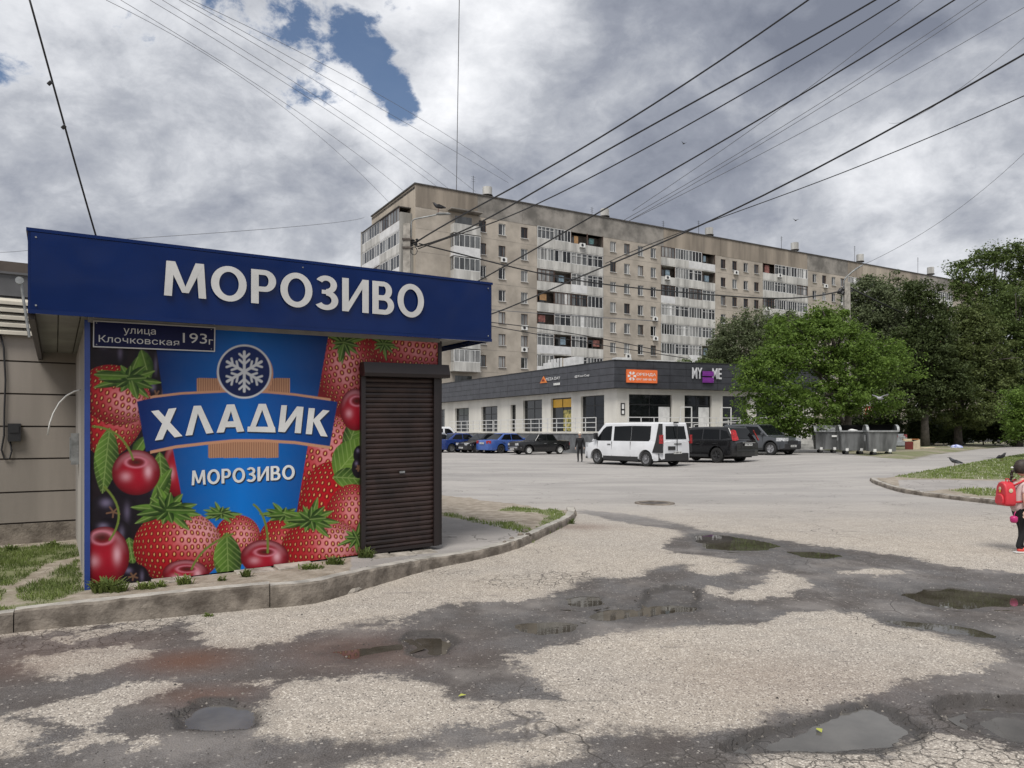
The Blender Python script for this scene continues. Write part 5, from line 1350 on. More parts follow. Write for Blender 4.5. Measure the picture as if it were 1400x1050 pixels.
# notice on the pier at the corner
pn_ = sign('notice', 'small framed black notice on the white corner pier of the pavilion', SR(.4, -.05, 3))
a0, z1 = zatR(849, 551, -.05); a1, z0 = zatR(854.5, 567, -.05)
sgo('frame', M_black, SR, lambda q: q.box(a0, a1, -.05, -.005, z0, z1), pn_)
sgo('paper', M_white, SR, lambda q: (q.box(a0+.07, a1-.07, -.055, -.05, z0+.5*(z1-z0), z1-.08), q.box(a0+.07, a1-.07, -.055, -.05, z0+.06, z0+.36*(z1-z0))), pn_)
# ---------------------------------------------------------------- vehicles
M_tyre = mat('tyre_rubber', (.022, .022, .022), rough=.85, var=.15)
M_rim = mat('alloy_rim', (.42, .42, .43), rough=.35, metal=.7, var=.1)
M_rimd = mat('dark_rim', (.05, .05, .052), rough=.4, var=.1)
M_carglass = mat('car_glass', (.006, .007, .008), rough=.03, var=.05, spec=.22)
M_trim = mat('black_trim', (.022, .022, .023), rough=.6, var=.1)
M_lamp = mat('head_lamp', (.55, .56, .57), rough=.12, var=.25, vscale=14, spec=.8)
M_tail = mat('tail_lamp', (.42, .012, .016), rough=.15, var=.3, vscale=12, spec=.7)
M_plate = mat('number_plate', (.60, .60, .58), rough=.5, var=.05)
M_chrome = mat('chrome', (.6, .6, .6), rough=.15, metal=1, var=.05)
def paint(name, c, rough=.25): return mat(name, c, rough=rough, var=.05, vscale=1.2, spec=.5, coat=.35)
def wheel_parts(r, wdt, rim):
    tb = MB(); tb.lathe([(r*.62, -wdt/2), (r*.9, -wdt/2), (r*.985, -wdt/2+.03), (r, -wdt*.2), (r, wdt*.2), (r*.985, wdt/2-.03), (r*.9, wdt/2), (r*.62, wdt/2)], axis=1, n=22, cap=False)
    rb = MB(); rb.lathe([(r*.66, wdt/2-.004), (r*.61, wdt/2-.008), (r*.58, wdt/2-.06), (.02, wdt/2-.07)], axis=1, n=22, cap=False); rb.lathe([(r*.64, -wdt/2+.01), (.02, -wdt/2+.04)], axis=1, n=14)
    for i in range(5 if rim != 'steel' else 10):
        t = i*2*math.pi/(5 if rim != 'steel' else 10); ww = .16 if rim != 'steel' else .06
        rb.prism([(math.cos(t-ww*1.6)*r*.12, math.sin(t-ww*1.6)*r*.12), (math.cos(t-ww)*r*.6, math.sin(t-ww)*r*.6), (math.cos(t+ww)*r*.6, math.sin(t+ww)*r*.6), (math.cos(t+ww*1.6)*r*.12, math.sin(t+ww*1.6)*r*.12)], 1, wdt/2-.065, wdt/2-.022)
    rb.lathe([(r*.17, wdt/2-.06), (r*.15, wdt/2-.012), (0.001, wdt/2-.01)], axis=1, n=12)
    return tb, rb
def interp(pts, x):
    for (xa, a), (xb, b) in zip(pts, pts[1:]):
        if xa <= x <= xb: return a+(b-a)*(x-xa)/(xb-xa+1e-9)
    return pts[0][1] if x < pts[0][0] else pts[-1][1]
def make_car(name, label, cat, loc, heading, s):
    """x forward, origin on the ground under the middle of the car"""
    root = thing(name, label, cat, loc, heading, s.get('group'))
    L, Wd, wb, r = s['L'], s['W'], s['wb'], s['r']; hw = Wd/2; xf = s.get('xf', wb/2); xr = xf-wb
    top = s['top']; sill = s.get('sill', .24); pt = s['paint']
    # lower body: dense columns so that the wheel arches read round
    xs_ = np.linspace(-L/2, L/2, 97); R_ = r+.075; rows = []
    zt_ = [interp(top, x) for x in xs_]
    def halfw(x): e = abs(x)/(L/2); return hw*(1-.16*max(0, (e-.72)/.28)**2.2)
    NZ = 9
    for x, zt in zip(xs_, zt_):
        zb = sill + .10*max(0, (abs(x)-L/2+.35)/.35)
        for xw in (xf, xr):
            d = abs(x-xw)
            if d < R_: zb = max(zb, r+math.sqrt(R_*R_-d*d))
        zb = min(zb, zt-.04); w_ = halfw(x); row = [(x, 0, zb)]
        for j in range(NZ):
            t = j/(NZ-1); z = zb+(zt-.03-zb)*t; zz_ = (z-.2)/(max(zt_)-.2)
            y = w_*(1-.05*(1-min(1, zz_/.3))**2-.045*max(0, (zz_-.55)/.45)**1.6)
            row.append((x, y, z))
        row += [(x, w_*.86, zt), (x, 0, zt+.03)]
        rows.append(row+[(p[0], -p[1], p[2]) for p in reversed(row[1:-1])])
    m_ = len(rows[0]); vs = [p for q in rows for p in q]
    fs = [(i*m_+j, i*m_+(j+1) % m_, (i+1)*m_+(j+1) % m_, (i+1)*m_+j) for i in range(len(rows)-1) for j in range(m_)]
    fs += [tuple(range(m_)), tuple(range((len(rows)-1)*m_, len(rows)*m_))]
    mb = MB(); mb.add(vs, fs); body = mb.build('body', pt, root, smooth=True)
    e_ = body.modifiers.new('split', 'EDGE_SPLIT'); e_.split_angle = R(38)
    # greenhouse
    (g0, g1, g2, g3), zb, zr = s['gh'], s['belt'], s['H']; yb = hw*s.get('yb', .90); yr = hw*s.get('yr', .70)
    mb = MB(); n = 6; A = []
    for (x0, x1, y, z) in ((g3, g0, yb, zb-.06), (g2, g1, yr, zr)): A.append((x0, x1, y, z))
    mb.add([(g0, -yb, zb-.06), (g0, yb, zb-.06), (g3, yb, zb-.06), (g3, -yb, zb-.06), (g1, -yr, zr-.03), (g1, yr, zr-.03), (g2, yr, zr-.03), (g2, -yr, zr-.03), ((g1+g2)/2, 0, zr)],
           [(0,1,2,3), (0,4,5,1), (1,5,6,2), (2,6,7,3), (3,7,4,0), (4,8,5), (5,8,6), (6,8,7), (7,8,4)])
    cb_ = mb.build('cabin', pt, root, bevel=.07); cb_.modifiers['bevel'].segments = 4; [setattr(f, 'use_smooth', True) for f in cb_.data.polygons]; cb_.modifiers.new('wn', 'WEIGHTED_NORMAL')
    def yside(z): return yb-(yb-yr)*(z-(zb-.06))/(zr-.03-zb+.06)
    def side_window(pts, nm='window', m=M_carglass, off=.012):
        for sg in (1, -1):
            q = MB(); v = [(x, sg*(yside(z)+off), z) for x, z in pts]; v2 = [(x, sg*(yside(z)-.03), z) for x, z in pts]; k = len(v)
            q.add(v+v2, [tuple(range(k))]+[(i, (i+1) % k, (i+1) % k+k, i+k) for i in range(k)]); q.build(nm, m, root)
    for w_ in s['windows']: side_window(w_)
    def slope_quad(x0, x1, t0, t1, y0f, nm, m):
        """glass on the sloping front or rear: x0 at belt, x1 at roof"""
        pts = []
        for t, f in ((t0, y0f), (t1, y0f*.97)):
            x = x0+(x1-x0)*t; z = zb-.06+(zr-.03-zb+.06)*t; y = (yb+(yr-yb)*t)*f; pts.append((x, y, z))
        dx = .014 if x0 > x1 else -.014
        a, b = pts; q = MB(); q.add([(a[0]+dx, -a[1], a[2]+.01), (a[0]+dx, a[1], a[2]+.01), (b[0]+dx, b[1], b[2]+.01), (b[0]+dx, -b[1], b[2]+.01), (a[0]-dx*2, -a[1], a[2]), (a[0]-dx*2, a[1], a[2]), (b[0]-dx*2, b[1], b[2]), (b[0]-dx*2, -b[1], b[2])], [(0,1,2,3),(0,4,5,1),(1,5,6,2),(2,6,7,3),(3,7,4,0)])
        q.build(nm, m, root)
    slope_quad(g0, g1, .13, .93, .93, 'windshield', M_carglass)
    slope_quad(g3, g2, *s.get('rw', (.16, .90, .88)), 'rear_window', M_carglass)
    mb = MB(); mb.box(xr-.2, xf+.2, -hw+.30, hw-.30, .17, .62); mb.box(-L/2+.2, L/2-.2, -hw+.34, hw-.34, .26, .55); mb.build('underbody', M_dark, root)
    # wheels
    for x in (xf, xr):
        for sg in (1, -1):
            tb, rb = wheel_parts(r, .21, s.get('rim', 'alloy'))
            wo_ = bpy.data.objects.new('wheel', None); COL.objects.link(wo_); wo_.parent = root; wo_.location = (x, sg*(hw-.125), r); wo_.rotation_euler = (0, rnd.random()*3, 0 if sg > 0 else math.pi)
            tb.build('tyre', M_tyre, wo_, smooth=False); rb.build('rim', s.get('rimmat', M_rim), wo_)
            q = MB()      # arch lip
            pts = [(x+math.cos(t)*(R_+o), r+math.sin(t)*(R_+o)) for o in (0, .035) for t in ([math.pi*i/12 for i in range(13)] if o == 0 else [math.pi*(12-i)/12 for i in range(13)])]
            yy = halfw(x); q.prism(pts, 1, min(sg*(yy-.04), sg*(yy+.004)), max(sg*(yy-.04), sg*(yy+.004))); q.build('wheel_arch', s.get('archmat', pt), root)
    # seams, handles, mirrors
    zc_ = interp(top, 0)
    for sg in (1, -1):
        q = MB()
        for x in s['seams']:
            for k in range(6):
                z0_ = sill+.08+(zb-.05-sill-.08)*k/6; z1_ = sill+.08+(zb-.05-sill-.08)*(k+1)/6; yy = sg*(halfw(x)*.995)
                q.box(x-.007, x+.007, min(yy-.02*sg, yy+.004*sg), max(yy-.02*sg, yy+.004*sg), z0_, z1_)
        q.build('door_seam', M_trim, root)
        for x in s['handles']:
            q = MB(); yy = sg*halfw(x)*.985; q.box(x-.10, x+.10, min(yy, yy+.035*sg), max(yy, yy+.035*sg), zb-.20, zb-.165); q.build('door_handle', s.get('handlemat', M_trim), root, bevel=.006)
        q = MB(); x = s.get('mx', g0-.32); yy = sg*(yside(zb+.05)+.0); q.box(x-.06, x+.07, min(yy, yy+.20*sg), max(yy, yy+.20*sg), zb+.03, zb+s.get('mh', .16)); q.build('mirror', s.get('mirmat', pt), root, bevel=.03)
        q = MB(); q.box(xr+R_+.03, xf-R_-.03, min(sg*(hw-.06), sg*(hw-.004)), max(sg*(hw-.06), sg*(hw-.004)), sill-.03, sill+s.get('clad', .10)); q.build('sill_trim', M_trim if s.get('cladb') else pt, root)
        # lamps wrap round the corners
        for lx, z0_, z1_, l_, mm, nm, inset, wdt in ((L/2, *s['hl'], s.get('hll', .32), M_lamp, 'headlight', .0, s.get('hlw', .34)), (-L/2, *s['tl'], s.get('tll', .18), M_tail, 'tail_light', .0, s.get('tlw', .26))):
            if nm == 'tail_light' and s.get('tall'): continue
            q = MB(); sx = 1 if lx > 0 else -1; NN = 5; vs_ = []
            yo = halfw(lx-sx*l_); ye = halfw(lx)
            outl = [(lx-sx*l_, yo*1.004), (lx-sx*l_*.5, halfw(lx-sx*l_*.5)*1.006), (lx-sx*.03, ye*1.01), (lx+sx*.012, ye*.96), (lx+sx*.014, ye-wdt)]
            inn = [(lx-sx*(.10), ye-wdt), (lx-sx*l_, yo*.9)]
            pp = outl+inn; n_ = len(pp); vs_ = [(a, sg*b, z0_) for a, b in pp]+[(a, sg*b*.985, z1_) for a, b in pp]
            q.add(vs_, [tuple(range(n_-1,-1,-1)), tuple(range(n_, 2*n_))]+[(i, (i+1) % n_, (i+1) % n_+n_, i+n_) for i in range(n_)]); q.build(nm, mm, root)
    for sx in (1, -1):
        x = sx*L/2; q = MB(); bz = s.get('bump', (.28, .50)); ye = halfw(x)
        bm_ = s.get('bmat', pt)
        prof = [(x+sx*.05, 0), (x+sx*.045, ye*.6), (x+sx*.0, ye*.97), (x-sx*.25, halfw(x-sx*.25)*1.01), (x-sx*.25, halfw(x-sx*.25)*.9), (x-sx*.05, 0)]
        full = prof[:4]+[(prof[4][0], prof[4][1])]+[prof[5]]+[(prof[4][0], -prof[4][1])]+[(a, -b) for a, b in reversed(prof[1:4])]
        n_ = len(full); q.add([(a, b, bz[0]) for a, b in full]+[(a, b, bz[1]) for a, b in full], [tuple(range(n_-1,-1,-1)), tuple(range(n_, 2*n_))]+[(i, (i+1) % n_, (i+1) % n_+n_, i+n_) for i in range(n_)])
        q.build('bumper', bm_, root, bevel=.02)
        q = MB(); zp_ = s.get('pz', (.42, .42))[0 if sx > 0 else 1]; q.box(min(x+sx*.045, x+sx*.062), max(x+sx*.045, x+sx*.062), -.26, .26, zp_-.055, zp_+.055); q.build('number_plate', M_plate, root)
        q = MB(); q.box(min(x+sx*.058, x+sx*.0635), max(x+sx*.058, x+sx*.0635), -.21, .21, zp_-.025, zp_+.025) if False else [q.box(min(x+sx*.06, x+sx*.0635), max(x+sx*.06, x+sx*.0635), -.2+i*.055, -.165+i*.055, zp_-.03, zp_+.03) for i in range(8) if i not in (2, 6)]; q.build('plate_digits', M_trim, root)
    q = MB(); zg_ = s.get('grille', (.52, .64)); q.box(L/2-.02, L/2+.022, -hw*.48, hw*.48, zg_[0], zg_[1]); q.build('grille', M_trim, root)
    return root
def two_points(u_a, v_a, u_b, v_b):
    a = gpx(u_a, v_a); b = gpx(u_b, v_b); return a, b
def place(uc, Yc, heading_deg):
    """ground position under a column of the photo at a distance, heading from +X anticlockwise"""
    X = (uc-700)/FOC*Yc; return (X, Yc, float(zg(X, Yc))), R(heading_deg)
WHITE = paint('white_van_paint', (.70, .71, .73), .3)
BLK = paint('black_car_paint', (.012, .012, .013), .18)
GREY = paint('graphite_car_paint', (.065, .07, .078), .25)
BLUE1 = paint('deep_blue_paint', (.012, .035, .17), .22)
BLUE2 = paint('mid_blue_paint', (.045, .10, .33), .25)
SILV = paint('silver_paint', (.30, .31, .34), .3)
suv = lambda **k: dict(dict(L=4.5, W=1.82, wb=2.65, r=.36, xf=1.42, sill=.30, top=[(-2.25, .95), (-2.1, 1.06), (-1.0, 1.08), (1.0, 1.04), (1.35, 1.03), (1.95, .92), (2.2, .76), (2.25, .62)], gh=(1.25, .45, -1.75, -2.2), belt=1.07, H=1.68, yr=.74,
     windows=[[(.95, 1.10), (.50, 1.53), (-.28, 1.57), (-.28, 1.10)], [(-.36, 1.10), (-.36, 1.57), (-1.25, 1.55), (-1.32, 1.10)], [(-1.42, 1.10), (-1.36, 1.54), (-1.72, 1.46), (-1.95, 1.18)]], seams=(.95, -.32, -1.3), handles=(-.15, -1.15), hl=(.72, .90), tl=(.85, 1.05), bump=(.32, .62), pz=(.5, .86), clad=.14, cladb=True, grille=(.66, .80)), **k)
sedan = lambda **k: dict(dict(L=4.5, W=1.74, wb=2.6, r=.31, xf=1.38, sill=.22, top=[(-2.25, .80), (-2.15, .93), (-1.55, .97), (-.9, .93), (.9, .90), (1.3, .87), (2.0, .74), (2.2, .62), (2.25, .5)], gh=(1.15, .35, -.75, -1.6), belt=.93, H=1.44, yr=.70,
     windows=[[(.86, .96), (.40, 1.33), (-.18, 1.36), (-.18, .96)], [(-.25, .96), (-.25, 1.36), (-.78, 1.32), (-1.15, .98)]], seams=(.85, -.21, -1.15), handles=(-.05, -.98), hl=(.58, .72), tl=(.70, .90), bump=(.24, .52), pz=(.38, .72), grille=(.52, .62)), **k)
# white passenger van, side and back to the camera
loc, hd = place(868, 34.3, 127)
van = dict(L=5.0, W=1.95, wb=3.10, r=.335, xf=1.55, sill=.26, top=[(-2.5, 1.10), (-2.4, 1.14), (1.5, 1.14), (1.8, 1.10), (2.25, .98), (2.45, .80), (2.5, .6)], gh=(2.0, 1.15, -2.36, -2.47), belt=1.14, H=1.97, yb=.95, yr=.84, rw=(.14, .80, .74), tll=.3,
     windows=[[(1.62, 1.14), (1.18, 1.66), (.98, 1.78), (.62, 1.80), (.62, 1.14), (.9, 1.02)], [(.46, 1.10), (.46, 1.78), (-.62, 1.80), (-.62, 1.10)], [(-.64, 1.10), (-.64, 1.80), (-1.78, 1.78), (-1.78, 1.20), (-1.68, 1.10)]], seams=(1.5, .55, -.63), handles=(.72,), hl=(.82, 1.02), tl=(1.05, 1.5), tall=True, bump=(.26, .60), pz=(.5, .62), clad=.20, cladb=True, bmat=M_trim, mx=1.55, mh=.34, mirmat=M_black, rim='steel', rimmat=M_rim, grille=(.66, .78), paint=WHITE)
v_ = make_car('parked_van', 'white passenger van with black rear side windows, parked beyond the cracked road', 'van', loc, hd, van)
for sg in (1, -1):     # dark rear corner pillars with tall lamps
    q = MB(); q.prism([(-2.20, .62), (-1.95, .62), (-2.14, 1.1), (-2.24, 1.88), (-2.40, 1.88), (-2.49, 1.1), (-2.51, .62)], 1, min(sg*.90, sg*.985), max(sg*.90, sg*.985)); q.v = [(x, y*(1-.10*max(0, (z-1.1)/.8)), z) for x, y, z in q.v]; q.build('corner_pillar', M_trim, v_)
    q = MB(); q.box(-2.525, -2.36, min(sg*.90, sg*.992), max(sg*.90, sg*.992), 1.02, 1.40); q.build('tail_light', M_tail, v_)
q = MB(); q.box(-2.525, -2.50, -.012, .012, .66, 1.85); q.box(-2.53, -2.5, -.28, .18, .98, 1.02); q.build('door_seam', M_trim, v_)
q = MB(); q.box(-2.53, -2.505, .12, .58, .74, .90); q.build('plate_recess', M_trim, v_)
q = MB(); q.box(-2.50, -2.40, -.12, .12, 1.90, 1.97); q.build('brake_light', M_trim, v_)
# black SUV behind it
loc, hd = place(968, 35.8, 125)
xt = make_car('parked_car', 'black SUV with tall red tail lights parked beside the white van', 'car', loc, hd, suv(paint=BLK, rimmat=M_rimd, tall=True, H=1.70, L=4.6))
for sg in (1, -1):
    q = MB(); q.add([(-2.29, sg*.80, 1.02), (-2.12, sg*.87, 1.02), (-1.93, sg*.78, 1.50), (-2.04, sg*.72, 1.52), (-2.31, sg*.66, 1.06), (-2.10, sg*.62, 1.48)], [(0,1,2,3), (0,3,5,4)])
    q.v = [(x-.03, y*1.03, z+.02) for x, y, z in q.v]; q.build('tail_light', M_tail, xt)
q = MB(); q.box(-2.38, -2.33, -.45, .45, .93, .965); q.build('chrome_strip', M_chrome, xt)
# graphite SUV facing the camera
loc, hd = place(1036, 41.5, -54)
rv = make_car('parked_car', 'graphite SUV facing the camera, half under the bright green tree', 'car', loc, hd, suv(paint=GREY, L=4.4, H=1.70, archmat=M_trim, hl=(.76, .94), hll=.42, bmat=M_trim))
# row on the left
loc, hd = place(737, 50.5, 208)
lada = make_car('parked_car', 'old boxy black saloon parked in front of the grey plinth', 'car', loc, hd, dict(L=4.1, W=1.62, wb=2.42, r=.30, xf=1.22, sill=.24, rim='steel', rimmat=M_white, paint=BLK,
     top=[(-2.05, .78), (-2.02, .92), (-1.2, .93), (.8, .92), (1.9, .86), (2.03, .80), (2.05, .6)], gh=(.78, .38, -.72, -1.12), belt=.92, H=1.42, yr=.80, windows=[[(.56, .95), (.33, 1.32), (-.14, 1.34), (-.14, .95)], [(-.2, .95), (-.2, 1.34), (-.68, 1.32), (-.88, .95)]], seams=(.75, -.17, -.95), handles=(-.02, -.8), handlemat=M_chrome, hl=(.62, .76), hll=.06, tl=(.6, .8), tll=.06, bump=(.42, .52), bmat=M_chrome, pz=(.36, .6), grille=(.6, .78)))
loc, hd = place(694, 53.5, 38)
make_car('parked_car', 'mid blue saloon seen from behind between the black hatchback and the boxy black saloon', 'car', loc, hd, sedan(paint=BLUE2, rimmat=M_rimd))
loc, hd = place(664, 54.5, 218)
make_car('parked_car', 'black hatchback with pale headlights, nose towards the camera between two blue cars', 'car', loc, hd, sedan(paint=BLK, L=4.3, hl=(.56, .72), hll=.45, tll=.2, gh=(1.15, .30, -1.0, -1.85), windows=[[(.86, .96), (.36, 1.33), (-.18, 1.36), (-.18, .96)], [(-.25, .96), (-.25, 1.36), (-.95, 1.32), (-1.45, .98)]]))
loc, hd = place(629, 55.5, 36)
make_car('parked_car', 'deep blue saloon with tail lights to the camera, leftmost blue car of the row', 'car', loc, hd, sedan(paint=BLUE1))
loc, hd = place(597, 55.5, 30)
make_car('parked_car', 'silver hatchback half hidden by the right edge of the kiosk', 'car', loc, hd, sedan(paint=SILV, L=4.2, H=1.50, gh=(1.15, .35, -1.3, -1.95)))
loc, hd = place(594, 63, 25)
make_car('parked_van', 'white van mostly hidden behind the kiosk edge and the silver hatchback', 'van', loc, hd, dict(van, paint=WHITE))
loc, hd = place(1184, 50, 127)
make_car('parked_car', 'pale silver estate car standing behind the waste containers', 'car', loc, hd, suv(paint=paint('pale_silver_paint', (.45, .47, .48)), L=4.7, H=1.56))
loc, hd = place(1290, 66, 175)
make_car('parked_car', 'pale car glimpsed through the dark undergrowth at the right', 'car', loc, hd, sedan(paint=WHITE))
# ---------------------------------------------------------------- trees
M_bark = mat('grey_bark', (.11, .095, .08), rough=.95, bump=.6, bscale=20, var=.25)
M_barkp = mat('pale_bark', (.38, .36, .32), rough=.9, var=.3, vscale=4)
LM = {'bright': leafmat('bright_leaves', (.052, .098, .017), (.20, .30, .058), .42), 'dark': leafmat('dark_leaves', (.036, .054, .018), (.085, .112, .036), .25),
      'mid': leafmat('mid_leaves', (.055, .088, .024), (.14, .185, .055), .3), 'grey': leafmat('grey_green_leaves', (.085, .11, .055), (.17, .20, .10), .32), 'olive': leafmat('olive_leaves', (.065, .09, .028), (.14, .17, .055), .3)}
def crown_np(blobs, ncl, nleaf, ls, seed, cl_r=.6, droop=0, surf=.55):
    r = np.random.default_rng(seed); B = np.array([[*b[0], *b[1]] for b in blobs], float); vol = B[:, 3]*B[:, 4]*B[:, 5]; vol = vol**.8; idx = r.choice(len(B), ncl, p=vol/vol.sum())
    d = r.normal(size=(ncl, 3)); d /= np.linalg.norm(d, axis=1)[:, None]; rad = (surf+(1-surf)*r.random(ncl))[:, None]*(.82+.34*r.random((ncl, 1)))
    C = B[idx, :3]+d*B[idx, 3:]*rad
    scale = cl_r*(.40+1.25*r.random(ncl)**1.6)
    ci = np.repeat(np.arange(ncl), nleaf); n = len(ci)
    o = r.normal(size=(n, 3)); o /= np.linalg.norm(o, axis=1)[:, None]; o *= (r.random((n, 1))**.45)
    o[:, 2] *= .50
    P_ = C[ci]+o*scale[ci][:, None]; P_[:, 2] -= droop*r.random(n)*scale[ci]
    nr = r.normal(size=(n, 3)); nr[:, 2] += 1.1; nr += o*.8; nr /= np.linalg.norm(nr, axis=1)[:, None]
    a = np.cross(nr, r.normal(size=(n, 3))); a /= np.linalg.norm(a, axis=1)[:, None]; b = np.cross(nr, a)
    L = ls*(.6+.8*r.random((n, 1))); W_ = L*.52
    V = np.stack([P_-a*L*.5, P_+b*W_*.5+nr*L*.06, P_+a*L*.5, P_-b*W_*.5+nr*L*.06], 1).reshape(-1, 3)
    F = np.arange(n*4).reshape(-1, 4); return V, F
def tree(name, label, cat, base, blobs, ncl, nleaf, ls, m, seed, cl_r=.6, trunk_r=.2, droop=0, group=None, bark=None, surf=.55, limbs=7, cattag=True):
    base = Vector(base); root = thing(name, label, cat, base, 0, group)
    V, F = crown_np([((Vector(c)-base), rr) for c, rr in blobs], ncl, nleaf, ls, seed, cl_r, droop, surf)
    link(mesh_np('crown', V, F, m, smooth=False), 'crown', root)
    rr_ = random.Random(seed); mb = MB(); top = max((Vector(c)-base).z+rr[2]*.35 for c, rr in blobs); cx = sum(c[0] for c, _ in blobs)/len(blobs)-base.x; cy = sum(c[1] for c, _ in blobs)/len(blobs)-base.y
    pts = [Vector((0, 0, -.1))]; N = 7
    for i in range(1, N+1): t = i/N; pts.append(Vector((cx*t*t*.8+rr_.uniform(-.12, .12), cy*t*t*.8+rr_.uniform(-.12, .12), top*t)))
    mb.tube(pts, [trunk_r*(1.15 if i == 0 else 1-.8*i/N) for i in range(N+1)], 9)
    for k in range(limbs):
        c, r3 = blobs[rr_.randrange(len(blobs))]; c = Vector(c)-base; t = rr_.uniform(.25, .75); s0 = pts[int(t*N)]
        e = c+Vector((rr_.uniform(-.7, .7)*r3[0], rr_.uniform(-.7, .7)*r3[1], rr_.uniform(-.2, .8)*r3[2])); mid = s0.lerp(e, .5)+Vector((rr_.uniform(-.3, .3), rr_.uniform(-.3, .3), .3))
        mb.tube([s0, s0.lerp(mid, .5), mid, mid.lerp(e, .6), e], [trunk_r*.42, trunk_r*.34, trunk_r*.24, trunk_r*.14, trunk_r*.05], 6)
    mb.build('trunk', bark or M_bark, root, smooth=True); return root
def bl(u, v, Y, ru, rv, ry=None):
    """a lobe of a crown: middle, half width and half height as they measure in the photo, at distance Y"""
    c = px(u, v, Y); return (c, (ru*Y/FOC, (ry if ry else max(ru, rv)*Y/FOC*.8), rv*Y/FOC))
def gb(u, Y): X = (u-700)/FOC*Y; return (X, Y, float(zg(X, Y)))
# 1: the bright, low spreading tree behind the bins
tree('tree', 'broad bright green tree with low hanging crown behind the waste containers', 'tree', gb(1160, 45),
     [bl(1120, 470, 45, 72, 40), bl(1060, 500, 44, 46, 38), bl(1085, 455, 45, 38, 24), bl(1135, 438, 45, 30, 20), bl(1040, 545, 43.5, 36, 36), bl(1085, 555, 43, 40, 36), bl(1170, 500, 44.5, 48, 36), bl(1215, 490, 45, 32, 32), bl(1135, 540, 44, 56, 34), bl(1200, 540, 45, 42, 30), bl(1030, 520, 44, 26, 24), bl(1095, 582, 43.5, 50, 16), bl(1045, 580, 43, 30, 13), bl(1238, 510, 46, 18, 18), bl(1022, 500, 44, 14, 12), bl(1110, 428, 45, 14, 12), bl(1072, 432, 45, 12, 9), bl(1150, 430, 45, 14, 10), bl(1228, 470, 45, 14, 12)],
     820, 74, .17, LM['bright'], 11, .72, .25, limbs=14, surf=.45)
# 2: grey-green trees between pavilion and block
tree('tree', 'grey green weeping tree rising behind the flat roof of the pavilion', 'tree', gb(1010, 84), [bl(1010, 462, 84, 40, 40), bl(990, 480, 83, 30, 30), bl(1030, 440, 84, 22, 24), bl(1005, 510, 84, 42, 30), bl(968, 490, 83, 14, 16)], 420, 70, .24, LM['grey'], 12, .9, .3, droop=1.2, surf=.45)
tree('tree', 'second grey green tree showing between the weeping tree and the bright green tree', 'tree', gb(1062, 82), [bl(1062, 445, 82, 26, 26), bl(1050, 475, 82, 32, 30), bl(1080, 440, 83, 18, 18), bl(1060, 520, 82, 40, 34)], 330, 70, .24, LM['grey'], 13, .9, .28, droop=1.2, surf=.45)
tree('shrub', 'small dark shrub tops showing over the pavilion fascia', 'shrub', gb(948, 78), [bl(948, 497, 78, 22, 9), bl(935, 500, 78, 14, 7), bl(975, 499, 78, 18, 9), bl(950, 540, 78, 20, 30)], 120, 60, .2, LM['mid'], 14, .6, .1)
# 3: airy tall tree with pale limbs behind the street lamp
tree('tree', 'tall airy grey green tree with pale limbs just right of the lamp pole', 'tree', gb(1195, 60), [bl(1195, 420, 60, 40, 40), bl(1175, 450, 60, 34, 50), bl(1215, 400, 61, 26, 26), bl(1180, 400, 60, 18, 24), bl(1225, 450, 60, 38, 50), bl(1190, 490, 60, 50, 40), bl(1165, 515, 60, 30, 40)], 800, 60, .20, LM['grey'], 15, .75, .28, bark=M_barkp, limbs=18, surf=.4)
# 4: darker tree
tree('tree', 'dark brownish green tree with a pointed top right of the airy tree', 'tree', gb(1265, 56), [bl(1262, 412, 56, 26, 30), bl(1250, 400, 56, 20, 20), bl(1275, 440, 56, 36, 40), bl(1255, 480, 56, 50, 44), bl(1285, 520, 56, 50, 44), bl(1240, 540, 56, 44, 36), bl(1222, 500, 57, 30, 40)], 900, 62, .19, LM['dark'], 16, .7, .3, limbs=12, surf=.4)
tree('tree', 'leafy olive green tree in the middle of the group at the right', 'tree', gb(1310, 58), [bl(1310, 455, 58, 34, 34), bl(1335, 440, 58, 30, 30), bl(1300, 500, 58, 50, 46), bl(1350, 500, 58, 44, 50), bl(1325, 555, 57, 60, 34)], 800, 60, .20, LM['olive'], 17, .7, .3, limbs=10, surf=.4)
# 5: tall far tree against the sky
tree('tree', 'tall dark tree standing highest against the sky at the right edge', 'tree', gb(1355, 92), [bl(1320, 370, 92, 24, 20), bl(1355, 352, 92, 26, 20), bl(1392, 352, 92, 26, 26), bl(1310, 395, 92, 16, 20), bl(1350, 395, 92, 40, 26), bl(1395, 400, 92, 30, 30), bl(1345, 430, 92, 44, 24), bl(1425, 380, 92, 30, 40)], 620, 56, .30, LM['mid'], 18, 1.0, .4, limbs=14, surf=.35)
tree('tree', 'large light green tree filling the right edge below the tallest one', 'tree', gb(1392, 60), [bl(1385, 410, 60, 28, 26), bl(1405, 440, 60, 40, 40), bl(1370, 460, 60, 34, 36), bl(1410, 500, 59, 50, 50), bl(1370, 530, 59, 36, 40), bl(1440, 440, 60, 40, 60)], 780, 62, .20, LM['mid'], 19, .75, .32, limbs=10, surf=.4)
tree('shrub', 'feathery light green shrub hanging in at the right edge above the path', 'shrub', gb(1402, 33), [bl(1396, 545, 33, 24, 20), bl(1405, 575, 33, 30, 26), bl(1390, 590, 33, 18, 12), bl(1420, 550, 33, 30, 34)], 170, 70, .11, LM['bright'], 20, .42, .06, surf=.5)
